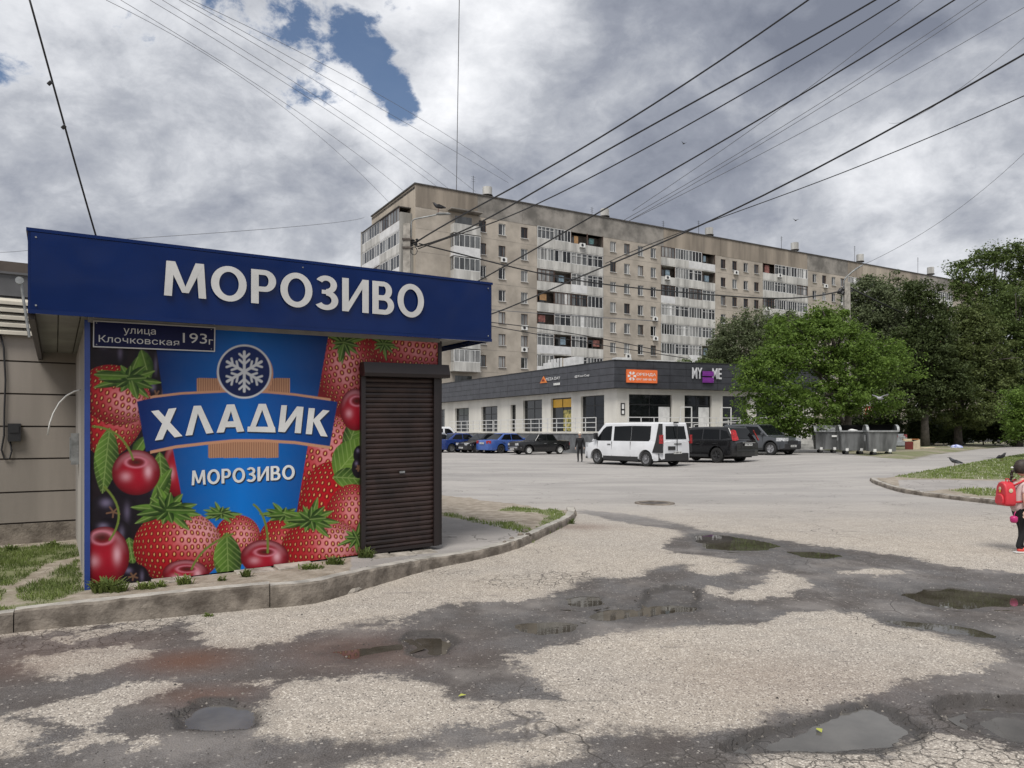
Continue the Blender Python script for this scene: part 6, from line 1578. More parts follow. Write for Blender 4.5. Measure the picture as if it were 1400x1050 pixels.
# undergrowth in deep shade under the trees
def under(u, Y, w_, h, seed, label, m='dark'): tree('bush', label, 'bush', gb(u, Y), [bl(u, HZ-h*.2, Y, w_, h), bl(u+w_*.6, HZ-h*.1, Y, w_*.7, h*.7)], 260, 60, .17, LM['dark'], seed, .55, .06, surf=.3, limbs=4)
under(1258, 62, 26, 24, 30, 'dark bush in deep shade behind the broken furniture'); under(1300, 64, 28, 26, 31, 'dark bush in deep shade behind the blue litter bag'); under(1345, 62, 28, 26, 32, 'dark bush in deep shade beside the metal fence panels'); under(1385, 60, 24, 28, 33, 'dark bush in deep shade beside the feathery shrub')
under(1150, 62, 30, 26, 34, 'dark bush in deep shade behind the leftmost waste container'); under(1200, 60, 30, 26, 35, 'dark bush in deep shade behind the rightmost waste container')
# far wood closing the view
V, F = crown_np([((x, 190+20*math.sin(x), 7), (14, 8, 9+3*math.sin(x*1.7))) for x in range(-40, 330, 14)], 1500, 34, .8, 40, 3.0)
o = link(mesh_np('woodland', V, F, LM['dark'], smooth=False), 'woodland'); tag(o, 'dark wooded strip far behind the trees at the right', 'woodland', kind='stuff')

# ---------------------------------------------------------------- weeds along the kiosk and kerbs
def tuft(u, v, w_, n, h, seed, label, zf=None):
    r = random.Random(seed); mb = MB(); P0 = gpx(u, v, .18) if zf is None else zf
    z0 = pave_z(P0.x, P0.y) if zf is None else P0.z
    for i in range(n):
        k_ = r.choice((-.9, -.3, .2, .7, 1.3)); ox, oy = r.gauss(k_*w_*.55, w_*.16), r.gauss(0, w_*.2); x = P0.x+ox; y = P0.y+oy; a = math.atan2(oy, ox-k_*w_*.55)+r.uniform(-.7, .7); l = h*r.uniform(.25, 1.25)*(1-.3*abs(k_)); le = l*r.uniform(.3, 1.1)
        dx, dy = math.cos(a)*le, math.sin(a)*le; wx, wy = -math.sin(a)*.006, math.cos(a)*.006
        mb.add([(x-wx, y-wy, z0-.01), (x+wx, y+wy, z0-.01), (x+dx*.5+wx*1.3, y+dy*.5+wy*1.3, z0+l*.7), (x+dx*.5-wx*1.3, y+dy*.5-wy*1.3, z0+l*.7), (x+dx, y+dy, z0+l*.85)], [(0,1,2,3), (3,2,4)])
        if r.random() < .6:
            cx, cy, cz = x+dx*.6, y+dy*.6, z0+l*.7; s_ = .012; t = r.random()*6.28; mb.add([(cx, cy, cz), (cx+math.cos(t)*s_, cy+math.sin(t)*s_, cz+.008), (cx+math.cos(t+.8)*s_*2, cy+math.sin(t+.8)*s_*2, cz), (cx+math.cos(t+1.6)*s_, cy+math.sin(t+1.6)*s_, cz+.004)], [(0,1,2,3)])
    o = mb.build('weed_tuft', M_grass); tag(o, label, 'weed', 'weeds along the foot of the kiosk'); return o
tuft(146, 806, .17, 260, .14, 1, 'largest weed tuft, at the front left corner of the kiosk')
tuft(198, 803, .10, 90, .08, 2, 'low weed tuft between slabs below the big strawberry'); tuft(250, 797, .07, 60, .12, 3, 'upright weed tuft below the half cherry of the print'); tuft(218, 800, .07, 50, .07, 4, 'tiny weed tuft left of the upright one')
tuft(336, 786, .05, 45, .10, 5, 'weed tuft at the slab joint below the green leaf of the print'); tuft(425, 776, .12, 110, .07, 6, 'flat weed tuft in front of the dark gap under the print'); tuft(455, 768, .12, 110, .10, 7, 'weed tuft at the dark gap beside the roller shutter')
tuft(500, 757, .09, 100, .13, 8, 'dark weed tuft at the left foot of the roller shutter'); tuft(302, 792, .05, 30, .06, 9, 'sparse weed on the slab below the small strawberry')
def ktuft(u, v, n, h, seed, label):
    P_ = gpx(u, v); tuft(0, 0, .05, n, h, seed, label, Vector((P_.x, P_.y, P_.z)))
ktuft(367, 829, 50, .07, 10, 'small weed on the road at the foot of the kerb'); ktuft(284, 843, 26, .04, 11, 'tiny weed in the gutter left of the small one'); ktuft(781, 716, 40, .10, 12, 'weed at the foot of the kerb at the island point')
for c in COL.objects:
    if c.name.startswith('weed_tuft') and c.location.length == 0: pass
# weeds by the wall
for i, (u, v, h) in enumerate(((40, 722, .12), (15, 735, .1), (72, 727, .08))):
    P_ = gpx(u, v, .2); tuft(0, 0, .1, 70, h, 20+i, ('weed tuft against the beige wall below the meter box', 'low weed tuft at the left edge by the beige wall', 'weed tuft against the beige wall near the kiosk')[i], Vector((P_.x, P_.y, pave_z(P_.x, P_.y))))
# ---------------------------------------------------------------- waste containers
M_gal1 = mat('dull_galvanised_steel', (.205, .212, .215), rough=.55, metal=.3, var=.30, vscale=2.2, streak=True, detail=9, bump=.1)
M_gal2 = mat('galvanised_edge', (.36, .37, .37), rough=.5, metal=.4, var=.15, vscale=6)
M_inner = mat('container_inside', (.03, .03, .03), rough=.9)
def container(loc, rz, label, lid, sticker=False):
    root = thing('waste_container', label, 'waste container', loc, rz, 'waste containers under the tree')
    W_, Dp, H0, H1 = 1.40, 1.06, .22, 1.28
    def pt(x, y): return x, y
    # tub: tapered, front (-y) leaning out, inner skin
    t = MB(); t.add([(-W_*.44, -Dp*.36, H0), (W_*.44, -Dp*.36, H0), (W_*.44, Dp*.36, H0), (-W_*.44, Dp*.36, H0), (-W_/2, -Dp/2, H1), (W_/2, -Dp/2, H1), (W_/2, Dp/2, H1), (-W_/2, Dp/2, H1), (-W_*.46, -Dp*.44, H1-.1), (W_*.46, -Dp*.44, H1-.1), (W_*.46, Dp*.44, H1-.1), (-W_*.46, Dp*.44, H1-.1)],
        [(0,1,2,3), (0,1,5,4), (1,2,6,5), (2,3,7,6), (3,0,4,7)]); 
    t.cm = 1; t.add([(-W_*.48, -Dp*.47, H1), (W_*.48, -Dp*.47, H1), (W_*.48, Dp*.47, H1), (-W_*.48, Dp*.47, H1), (-W_*.4, -Dp*.35, .4), (W_*.4, -Dp*.35, .4), (W_*.4, Dp*.35, .4), (-W_*.4, Dp*.35, .4)], [(4,5,6,7), (0,1,5,4), (1,2,6,5), (2,3,7,6), (3,0,4,7)])
    t.build('tub', [M_gal1, M_inner], root)
    t = MB(); 
    for s_ in (-1, 1): t.box(min(s_*W_*.47, s_*W_*.54), max(s_*W_*.47, s_*W_*.54), -Dp*.5, Dp*.5, H1-.05, H1+.01)
    t.box(-W_*.53, W_*.53, -Dp*.545, -Dp*.49, H1-.06, H1+.02); t.box(-W_*.53, W_*.53, Dp*.49, Dp*.545, H1-.06, H1+.02); t.build('rim', M_gal2, root)
    # curved side cheeks above the rim
    for s_ in (-1, 1):
        prof = [(math.cos(a)*Dp*.5, H1+math.sin(a)*.30) for a in [math.pi*i/10 for i in range(11)]]
        q = MB(); q.prism(prof, 0, min(s_*W_*.485, s_*W_*.515), max(s_*W_*.485, s_*W_*.515)); q.build('side_cheek', M_gal1, root)
        q = MB()
        for i in range(10):
            (y0, z0), (y1, z1) = prof[i], prof[i+1]; q.add([(s_*W_*.47, y0, z0), (s_*W_*.55, y0, z0), (s_*W_*.55, y1, z1), (s_*W_*.47, y1, z1), (s_*W_*.47, y0, z0+.02), (s_*W_*.55, y0, z0+.02), (s_*W_*.55, y1, z1+.02), (s_*W_*.47, y1, z1+.02)], [(0,1,2,3),(4,5,6,7),(0,1,5,4),(2,3,7,6),(1,2,6,5),(3,0,4,7)])
        q.build('cheek_rim', M_gal2, root)
        q = MB(); q.box(min(s_*W_*.52, s_*W_*.56), max(s_*W_*.52, s_*W_*.56), -.06, .06, .75, 1.06); q.build('side_bracket', M_gal2, root)
    # roll lid: open lies to the back, closed covers the front too
    a0, a1 = (0.02, math.pi) if lid == 'closed' else (math.pi*.02, math.pi*.45)
    q = MB(); N = 12; prof = []
    for i in range(N+1):
        a = a0+(a1-a0)*i/N; prof.append((math.cos(a)*Dp*.51, H1+.02+math.sin(a)*.31))
    inner = [(y*.97, z-.02) for y, z in prof]
    q.add([(-W_*.47, y, z) for y, z in prof]+[(W_*.47, y, z) for y, z in prof], [(i, i+1, i+N+2, i+N+1) for i in range(N)])
    q.cm = 1; q.add([(-W_*.47, y, z) for y, z in inner]+[(W_*.47, y, z) for y, z in inner], [(i, i+1, i+N+2, i+N+1) for i in range(N)])
    q.build('lid', [M_gal1, M_inner], root)
    for x in (-.36, .36):
        q = MB(); q.box(x-.07, x+.07, -Dp*.40, -Dp*.36, .20, .34); q.build('hinge_plate', M_white, root)
        for y in (-Dp*.34, Dp*.34):
            q = MB(); q.box(x-.035, x+.035, y-.04, y+.04, .14, .24); q.build('caster_fork', M_galv, root)
            q = MB(); q.lathe([(.04, -.03), (.095, -.03), (.1, -.02), (.1, .02), (.095, .03), (.04, .03)], (x, y, .10), 1, 14); q.build('caster', M_tyre, root)
    if sticker: q = MB(); q.box(.18, .44, -Dp*.515, -Dp*.505, .93, 1.03); q.build('sticker', M_white, root)
    return root
for (u, v, rz, lb, lid, st) in ((1133, 619.5, -12, 'galvanised waste container with a closed rounded lid, leftmost of three', 'closed', True), (1169, 621.5, -12, 'galvanised waste container stuffed full, middle one of three', 'open', False), (1208, 623, -14, 'open empty galvanised waste container, rightmost of three', 'open', False)):
    p = gpx(u, v); p = Vector((p.x, p.y+.3, 0)); container((p.x, p.y, float(zg(p.x, p.y))), R(rz), lb, lid, st)
p = gpx(1169, 621.5); q = MB(); q.lathe([(.01, 0), (.30, .05), (.34, .18), (.2, .30), (.05, .36), (.001, .37)], n=12); q.v = [(x*1.2+.04*math.sin(z*30), y+.03*math.cos(x*20), z) for x, y, z in q.v]
tag(q.build('rubbish_bag', M_white, smooth=True, loc=(p.x, p.y+.3, zg(p.x, p.y)+1.02)), 'white rubbish bag bulging out of the middle waste container', 'bag')
# broken furniture beside the bins
p = gpx(1247, 617)
ca = thing('broken_cabinet', 'broken cream and dark red cabinet lying beside the waste containers', 'cabinet', (p.x, p.y, p.z), R(-8))
M_crm = mat('cream_board', (.62, .52, .36), rough=.6, var=.08); M_dred = mat('dark_red_board', (.16, .022, .015), rough=.5, var=.15); M_orw = mat('orange_wood', (.42, .17, .05), rough=.5)
q = MB(); q.box(-.42, .05, -.02, .02, .02, .60); q.build('dark_panel', M_dred, ca)
q = MB(); q.add([(.07, -.02, 0), (.62, .35, 0), (.62, .39, 0), (.07, .02, 0), (.07, -.02, .62), (.60, .35, .74), (.60, .39, .74), (.07, .02, .62)], [(0,3,2,1),(4,5,6,7),(0,1,5,4),(1,2,6,5),(2,3,7,6),(3,0,4,7)]); q.build('side_board', M_crm, ca)
q = MB(); q.box(-.44, .06, -.02, .5, .62, .65); q.box(-.40, .1, .3, .34, .66, .78); q.build('top_board', M_crm, ca)
q = MB(); q.box(-.42, .58, .42, .45, .72, .78); q.build('edge_strip', M_orw, ca)
p = gpx(1262, 615); q = MB(); q.box(-.35, .5, -.25, .25, 0, .03); tag(q.build('loose_board', M_crm, loc=(p.x+.2, p.y, p.z+.12), rot=(0, R(-4), R(10))), 'cream board lying flat on the grass beside the broken cabinet', 'board')
def crumple(name, u, v, s_, m, label, cat, h=.1, seed=1):
    r = random.Random(seed); p = gpx(u, v); bm = bmesh.new(); bmesh.ops.create_icosphere(bm, subdivisions=2, radius=1)
    for vv in bm.verts: k = 1+.35*mnoise.noise(vv.co*2.3+Vector((seed, 0, 0))); vv.co = Vector((vv.co.x*s_*k, vv.co.y*s_*.6*k, max(0, vv.co.z)*s_*.5*k))
    me = bpy.data.meshes.new(name); bm.to_mesh(me); bm.free(); me.materials.append(m); o = link(me, name, loc=(p.x, p.y, p.z+h)); tag(o, label, cat); return o
crumple('litter_bag', 1308, 614, .42, mat('blue_white_plastic', (.55, .58, .72), var=.5, vscale=5, col2=(.10, .13, .38)), 'crumpled blue and white plastic bag on the verge', 'litter', .1, 3)
crumple('litter_scrap', 1290, 610.5, .12, M_white, 'white scrap of litter left of the blue and white bag', 'litter', .1, 4); crumple('litter_scrap', 1297, 612, .12, M_white, 'white scrap of litter nearest the blue and white bag', 'litter', .1, 5)
for i, (u, v, s_) in enumerate(((1083, 974, .02), (1120, 970, .03))): pass
def leaf_on(u, v, s_, c, label, z=None):
    p = gpx(u, v); q = MB(); q.add([(-s_, 0, .004), (0, -s_*.55, .012), (s_, 0, .004), (0, s_*.55, .010)], [(0,1,2,3)]); tag(q.build('fallen_leaf', c, loc=(p.x, p.y, (z if z is not None else p.z)+.006), rot=(0, 0, u)), label, 'leaf')
M_yl = mat('yellow_leaf', (.42, .44, .08), var=.1)
leaf_on(1120, 990, .035, M_yl, 'yellow green leaf floating on the grey pothole water', PUDW[11][1]); leaf_on(632, 953, .03, M_yl, 'yellow leaf lying on the dark asphalt tongue')
# loose gravel strewn on the road: nobody could count it
gr = np.random.default_rng(9); Vs = []; Fs = []; BVR = bvh_of(road)
for i in range(2600):
    y = 3.8+gr.random()**1.3*6.5; x = gr.uniform(-.72, .74)*y
    if x < -.5 and y > 6.1+(x+4.2)*.45: continue
    h = BVR.ray_cast(Vector((x, y, 3)), Vector((0, 0, -1)), 5)[0]
    if h is None: continue
    s_ = gr.uniform(.0025, .007)*(2.0 if gr.random() < .03 else 1); o = len(Vs); a = gr.random()*6.28
    for k in range(4): Vs.append((x+math.cos(a+k*1.57)*s_*gr.uniform(.7, 1.3), y+math.sin(a+k*1.57)*s_*gr.uniform(.7, 1.3), h.z-.001))
    Vs.append((x, y, h.z+s_*.9)); Fs += [(o, o+1, o+4), (o+1, o+2, o+4), (o+2, o+3, o+4), (o+3, o, o+4)]
for (hp, hd) in HOLES:     # broken lumps along the pothole rims
    n = len(hp)
    for i in range(n):
        ax, ay = hp[i]; bx, by = hp[(i+1) % n]; Ls = math.hypot(bx-ax, by-ay)
        for k in range(int(Ls*55)):
            t = gr.random(); x = ax+(bx-ax)*t+gr.normal()*.035; y = ay+(by-ay)*t+gr.normal()*.035; h = BVR.ray_cast(Vector((x, y, 3)), Vector((0, 0, -1)), 5)[0]
            if h is None: continue
            s_ = gr.uniform(.003, .012)*(1 if gr.random() < .9 else 1.6); o = len(Vs); a = gr.random()*6.28
            for kk in range(4): Vs.append((x+math.cos(a+kk*1.57)*s_*gr.uniform(.7, 1.3), y+math.sin(a+kk*1.57)*s_*gr.uniform(.7, 1.3), h.z-.004))
            Vs.append((x+gr.normal()*s_*.3, y+gr.normal()*s_*.3, h.z+s_*.7)); Fs += [(o, o+1, o+4), (o+1, o+2, o+4), (o+2, o+3, o+4), (o+3, o, o+4)]
gm_ = bpy.data.materials.new('gravel'); gm_.use_nodes = True; t = NT(gm_.node_tree); out = t.new('ShaderNodeOutputMaterial'); b = t.new('ShaderNodeBsdfPrincipled'); t.link(b.outputs[0], out.inputs[0])
rn = t.new('ShaderNodeNewGeometry').outputs['Random Per Island']; t.link(t.mix(t.sstep(rn, .45, 1.0), (.045, .040, .036), (.24, .215, .19)), b.inputs['Base Color']); b.inputs['Roughness'].default_value = .9
me = bpy.data.meshes.new('gravel'); me.from_pydata(Vs, [], Fs); me.materials.append(gm_); o = link(me, 'gravel'); tag(o, 'loose stones and crumbled asphalt strewn over the road', 'gravel', kind='stuff')
# manhole in the road
p = gpx(895, 688); mh = thing('manhole_cover', 'sunken round iron manhole cover in the road between kiosk and van', 'manhole', (p.x, p.y, p.z+.006))
M_iron = mat('rusty_iron', (.09, .075, .065), rough=.75, var=.3, vscale=9)
q = MB(); q.lathe([(.30, -.03), (.30, .0), (.001, .004)], n=28); q.build('cover', M_iron, mh); q = MB(); q.lathe([(.44, -.03), (.42, .012), (.34, .012), (.32, -.03)], n=28); q.build('ring', M_kerb, mh)
# lump of concrete against the kerb and the broken bits at the kerb gap
def lump(u, v, sx, sy, sz, rz, m, name, label, seed, z=None):
    p = gpx(u, v); bm = bmesh.new(); bmesh.ops.create_icosphere(bm, subdivisions=3, radius=1)
    for vv in bm.verts:
        k = 1+.22*mnoise.noise(vv.co*1.9+Vector((seed, 0, 0)))+.08*mnoise.noise(vv.co*6+Vector((0, seed, 0))); vv.co = Vector((vv.co.x*sx*k, vv.co.y*sy*k, vv.co.z*sz*k))
    me = bpy.data.meshes.new(name); bm.to_mesh(me); bm.free(); me.materials.append(m); o = link(me, name, loc=(p.x, p.y, (z if z is not None else p.z)), rot=(0, 0, R(rz))); tag(o, label, 'rubble'); return o
lump(462, 811, .27, .13, .085, 38, M_slab, 'asphalt_lump', 'rounded lump of old concrete leaning against the kerb', 3)
for i, (u, v, s_) in enumerate(((607, 757, .05), (617, 759, .035))): lump(u, v, s_, s_*.8, s_*.8, 20*i, M_slab, 'rubble_piece', ('larger concrete chip at the right foot of the roller shutter', 'smaller concrete chip at the right foot of the roller shutter')[i], 10+i, pave_z(*gpx(u, v, .24)[:2])+.02)
for i, (u, v) in enumerate(((718, 737), (712, 742), (722, 741), (700, 747), (690, 752))):
    p_ = gpx(u, v, .1); q = lump(u, v, .05-.006*i, .04, .03, 40*i, M_kerb, 'rubble_piece', None, 30+i, .27-.01*i); tag(q, ('crumbled concrete chip beside the broken kerb gap, nearest the island point', 'largest crumbled concrete chip in the middle of the broken kerb gap', 'crumbled concrete chip at the road side of the broken kerb gap', 'concrete chip left of the broken kerb gap on the kerb edge', 'smallest concrete chip, farthest left of the broken kerb gap')[i], 'rubble', 'chips in the kerb gap')
# red sign behind the bins
p = gpx(1188, 606); sr = thing('notice_board', 'red notice board with rows of pale squares behind the waste containers', 'sign', (p.x, p.y+6, 0))
Ys = p.y+6; X0 = (1179.5-700)/FOC*Ys-p.x; X1 = (1197-700)/FOC*Ys-p.x; Z0 = CAM_H+(HZ-575)/FOC*Ys; Z1 = CAM_H+(HZ-556)/FOC*Ys
q = MB(); q.box(X0, X1, -.04, .04, Z0, Z1); q.build('board', mat('red_board', (.40, .035, .03), var=.15), sr)
q = MB()
for i in range(4):
    for j in range(3): xa = X0+(X1-X0)*(i+.16)/4; za = Z0+(Z1-Z0)*(.22+.26*j); q.box(xa, xa+(X1-X0)*.17, -.05, -.041, za, za+(Z1-Z0)*.17)
q.build('pale_squares', M_crm, sr)
q = MB(); q.box(X0-.05, X0+.05, -.05, .05, 0, Z1); q.box(X1-.05, X1+.08, -.05, .05, 0, Z1+.1); q.build('post', M_par, sr)
# dark metal fence panels in the shade
p = gpx(1352, 606); fe = thing('metal_fence', 'dark metal fence panels in the shade beneath the trees at the right', 'fence', (p.x, p.y+2, p.z), R(4))
for i in range(6): q = MB(); q.box(-4.4+i*1.3, -3.15+i*1.3, -.02, .02, .05, 1.15+.1*(i % 2)); q.build('fence_panel', M_dgrey, fe)
for i in range(7): q = MB(); q.box(-4.46+i*1.3, -4.40+i*1.3, -.03, .03, 0, 1.35); q.build('post', M_iron, fe)
# low kerb line along the far verge
# ---------------------------------------------------------------- poles and wires
M_wire = mat('black_cable', (.018, .018, .02), rough=.6, var=.05)
M_wiret = mat('thin_grey_cable', (.16, .165, .18), rough=.6, var=.05)
PA_Y = 22.0; pA = px(556.5, 590, PA_Y); pa = thing('street_lamp', 'concrete street lamp post rising behind the kiosk with a bird on its arm', 'street lamp', (pA.x, pA.y, 0))
zt = px(0, 306, PA_Y).z
q = MB(); q.add([(-.13, -.11, 0), (.13, -.11, 0), (.13, .11, 0), (-.13, .11, 0), (-.10, -.085, zt), (.10, -.085, zt), (.10, .085, zt), (-.10, .085, zt)], [(0,3,2,1),(4,5,6,7),(0,1,5,4),(1,2,6,5),(2,3,7,6),(3,0,4,7)]); q.build('pole', M_kerbtop, pa)
def lp(u, v, Y=PA_Y): w_ = px(u, v, Y); return (w_.x-pA.x, w_.y-pA.y, w_.z)
q = MB(); q.tube([lp(561.5, 345), lp(562, 310), lp(563, 302.5), lp(567, 299.5), lp(590, 295), lp(606, 291.5)], [.022, .022, .022, .022, .022, .02], 7); q.build('lamp_arm', M_galv, pa, smooth=True)
q = MB(); q.lathe([(.02, -.02), (.08, .05), (.07, .35), (.02, .42)], n=10); q.v = [(z, y*.9, x*.5) for x, y, z in q.v]; q.build('lamp_head', M_galv, pa, loc=lp(597, 292.5))
q = MB()
for z in (zt-.5, zt-.75): q.box(-.13, .16, -.12, .12, z, z+.05)
q.box(.05, .30, -.03, .03, px(0, 333, PA_Y).z, px(0, 330, PA_Y).z)
q.build('clamp', M_iron, pa)
JA = px(569, 332, PA_Y)
for k, (du, dv) in enumerate(((-2, 0), (0, 3), (3, -1), (-4, 4), (2, 5))):
    q = MB(); q.lathe([(.02, -.05), (.05, -.03), (.03, 0), (.055, .03), (.02, .06)], n=9); q.build('insulator', M_black, pa, loc=lp(567+du, 330+dv))
q = MB(); q.tube([lp(566+math.cos(a)*4.5, 343+math.sin(a)*5.5) for a in [i*.7 for i in range(10)]], .012, 5); q.build('cable_loop', M_black, pa)
PB_Y = 48.0; pB = px(1157.5, 590, PB_Y); pb = thing('street_lamp', 'grey concrete street lamp post standing out above the bright green tree', 'street lamp', (pB.x, pB.y, 0))
def lb(u, v, Y=PB_Y): w_ = px(u, v, Y); return (w_.x-pB.x, w_.y-pB.y, w_.z)
zt = px(0, 386, PB_Y).z
q = MB(); q.add([(-.26, -.2, 0), (.26, -.2, 0), (.26, .2, 0), (-.26, .2, 0), (-.17, -.14, zt), (.17, -.14, zt), (.17, .14, zt), (-.17, .14, zt)], [(0,3,2,1),(4,5,6,7),(0,1,5,4),(1,2,6,5),(2,3,7,6),(3,0,4,7)]); q.build('pole', M_kerbtop, pb)
q = MB(); q.tube([lb(1155, 395), lb(1153.5, 385), lb(1156, 380), lb(1166, 371), lb(1177, 363.5)], .05, 6); q.build('lamp_arm', M_galv, pb, smooth=True)
q = MB(); q.lathe([(.03, -.05), (.13, .05), (.11, .5), (.03, .6)], n=10); q.v = [(z*.86+x*.2, y, x*.6+z*.5) for x, y, z in q.v]; q.build('lamp_head', M_galv, pb, loc=lb(1169, 368.5))
q = MB()
for u, v in ((1148, 398), (1151, 402), (1146, 401), (1153, 396), (1160, 396)): q.cyl(lb(u, v), lb(u+2, v-3), .12, n=8)
q.box(-.5, .4, -.05, .05, zt-.6, zt-.5); q.build('insulator', M_black, pb)
q = MB(); q.box(-.27, .27, -.21, .21, px(0, 437, PB_Y).z, px(0, 435, PB_Y).z); q.build('clamp', M_iron, pb)
def wire(pts, r, label, m=None, sub=10, r2=None):
    """pts: places along the span given as (column, row, distance)"""
    P_ = [px(*p) for p in pts]
    if len(P_) == 2: P_.insert(1, P_[0].lerp(P_[1], .5))
    out = []
    # one parabola-like span through the measured places
    ts = [0]; 
    for a, b in zip(P_, P_[1:]): ts.append(ts[-1]+(b-a).length)
    T = ts[-1]; ts = [t/T for t in ts]
    for i in range(sub*2+1):
        t = i/(sub*2); v_ = Vector((0, 0, 0))
        for a in range(len(P_)):
            l = 1
            for b in range(len(P_)):
                if a != b: l *= (t-ts[b])/(ts[a]-ts[b])
            v_ += P_[a]*l
        out.append(v_)
    mb = MB(); c0 = out[0]; n_ = len(out); rr_ = [r+(r2-r)*i/(n_-1) for i in range(n_)] if r2 else r
    mb.tube([p-c0 for p in out], rr_, 5)
    o = mb.build('overhead_wire', m or M_wire, None, smooth=True, loc=c0); tag(o, label, 'wire', 'overhead wires'); return o
wire([(569,331,22), (700,257,16.5), (902,137,11.5), (1105,0,8.5), (1250,-104,7)], .024, 'uppermost thick black wire running from the kiosk lamp post to the top right', r2=.009)
wire([(571,337,22), (700,280,16.6), (955,136,11), (1197,0,8.2), (1330,-80,7)], .024, 'second thick black wire from the kiosk lamp post', r2=.009)
wire([(572,340,22), (700,294,16.6), (960,160,11), (1230,0,8.2), (1370,-90,7)], .018, 'twisted pair wire just below the second thick wire', r2=.007)
wire([(640,392,21), (732,340,17), (960,209,11.5), (1305,0,7.5), (1420,-75,6.5)], .021, 'thick black wire passing over the middle of the apartment block', r2=.0075)
wire([(655,420,28), (780,384,20), (885,340,16), (1132,222,11), (1400,74,8), (1500,15,7)], .026, 'thickest black wire, ending lowest on the right side of the sky', r2=.011)
wire([(828,360,21), (965,305,16), (1180,225,11), (1400,131,8.2), (1500,85,7.4)], .012, 'thinner wire just under the thickest one at the right', r2=.006)
wire([(573,333,22), (640,350,24), (717,369,27), (826,388.5,32), (993,404.5,40), (1150,398,48)], .022, 'sagging black wire linking the two lamp posts across the block', r2=.045)
wire([(660,439.5,25), (800,459,34), (908,481,42)], .016, 'lower thin wire in front of the left balcony stack', r2=.025)
wire([(660,443.5,25), (800,468,34), (940,490,44)], .016, 'lowest thin wire in front of the left balcony stack', r2=.025)
wire([(660,422.5,25), (760,430,31), (900,439,40)], .012, 'faint thin wire across the second balcony stack', M_wiret, r2=.02)
wire([(1160,392,48), (1200,412,54), (1260,440,62)], .05, 'short dark wire running from the right lamp post into the trees')
wire([(40,-2,12), (85,160,13), (131,322,14.2), (150,385,14.8)], .017, 'dark wire coming down steeply behind the left half of the kiosk sign')
for k, (u, v, Y) in enumerate(((68, 114, 12.6), (87, 174, 13))):
    q = MB(); q.cyl((-.03, 0, -.02), (.03, 0, .03), .03, n=6); tag(q.build('wire_clip', M_wire, loc=px(u, v, Y)), ('upper', 'lower')[k]+' small clip on the steep wire above the kiosk sign', 'clip')
for k, (a, b, c, Y) in enumerate((((145,0), (340,128), (534,279), 0), ((165,0), (380,150), (554,263), 0), ((205,0), (420,148), (600,257), 0), ((222,0), (440,152), (612,257), 0), ((245,0), (470,150), (650,262), 0), ((248,-4), (480,140), (695,250), 0), ((262,0), (490,128), (702,246), 0))):
    wire([(a[0], a[1], 46), (b[0]+8, b[1]-10, 62), (c[0], c[1], 86)], .017, 'thin cable fanning from the block roof to the upper left, number %s from the left' % ('one', 'two', 'three', 'four', 'five', 'six', 'seven')[k], M_wiret)
wire([(628,-2,40), (626,130,56), (624,262,88)], .022, 'thin near vertical cable above the corner of the block', M_wiret, r2=.04)
wire([(120,330,60), (300,318,66), (498,296,98)], .022, 'faint thin cable between the kiosk sign and the block corner', M_wiret)
for k, (a, b) in enumerate((((865,288), (1265,0)), ((853,301), (1340,0)), ((858,303), (1352,0)), ((856,304), (1400,12)))):
    wire([(a[0], a[1], 92), ((a[0]+b[0])/2, (a[1]+b[1])/2+6, 60), (b[0], b[1]-2, 38)], .034, ('faint cable from the second roof pot, steepest of four', 'faint cable from the second roof pot, second of four', 'faint cable from the second roof pot, third of four', 'faint cable from the second roof pot, flattest of four')[k], M_wiret, r2=.015)
wire([(1180,362,115), (1290,300,80), (1402,208,55)], .03, 'very faint cable rising from the roof end at the far right', M_wiret, r2=.014)
wire([(1215,168,20), (1300,130,14), (1402,50,11)], .004, 'hair thin cable above the thickest wire at the right', M_wiret)
wire([(0,345,40), (20,344,41), (50,341,42)], .012, 'faint cable left of the kiosk sign', M_wiret)

# ---------------------------------------------------------------- people
def skin_body(name, joints, edges, root=0, sub=2):
    """one continuous body grown round a skeleton: joints are (x, y, z, radius)"""
    me = bpy.data.meshes.new(name); me.from_pydata([j[:3] for j in joints], edges, []); o = bpy.data.objects.new(name, me); COL.objects.link(o)
    m = o.modifiers.new('skin', 'SKIN'); sv = me.skin_vertices[0].data if me.skin_vertices else None
    if sv is None: bpy.context.view_layer.objects.active = o; me.skin_vertices.new() if hasattr(me.skin_vertices, 'new') else None; sv = me.skin_vertices[0].data
    for i, j in enumerate(joints):
        r_ = j[3]; sv[i].radius = (r_, r_) if not isinstance(r_, tuple) else r_; sv[i].use_root = (i == root)
    m.use_smooth_shade = True; s_ = o.modifiers.new('sub', 'SUBSURF'); s_.levels = sub; s_.render_levels = sub
    return eval_mesh(o, name)
M_skin = mat('skin', (.58, .38, .29), rough=.55, var=.06); M_whair = mat('white_hair', (.66, .62, .55), rough=.8, var=.15, vscale=30); M_blackc = mat('black_clothes', (.012, .012, .014), rough=.9, var=.2)
M_dhair = mat('dark_brown_hair', (.035, .022, .016), rough=.6, var=.3, vscale=40); M_legg = mat('black_leggings', (.010, .010, .012), rough=.85)
M_pinkw = mat('pale_pink_top', (.66, .52, .50), rough=.85, var=.08); M_redb = mat('red_backpack', (.60, .035, .05), rough=.45, var=.06); M_shoe = mat('coral_shoe', (.72, .09, .07), rough=.6, var=.1); M_sole = mat('white_sole', (.7, .7, .68)); M_mag = mat('magenta_cup', (.62, .03, .20), rough=.4)
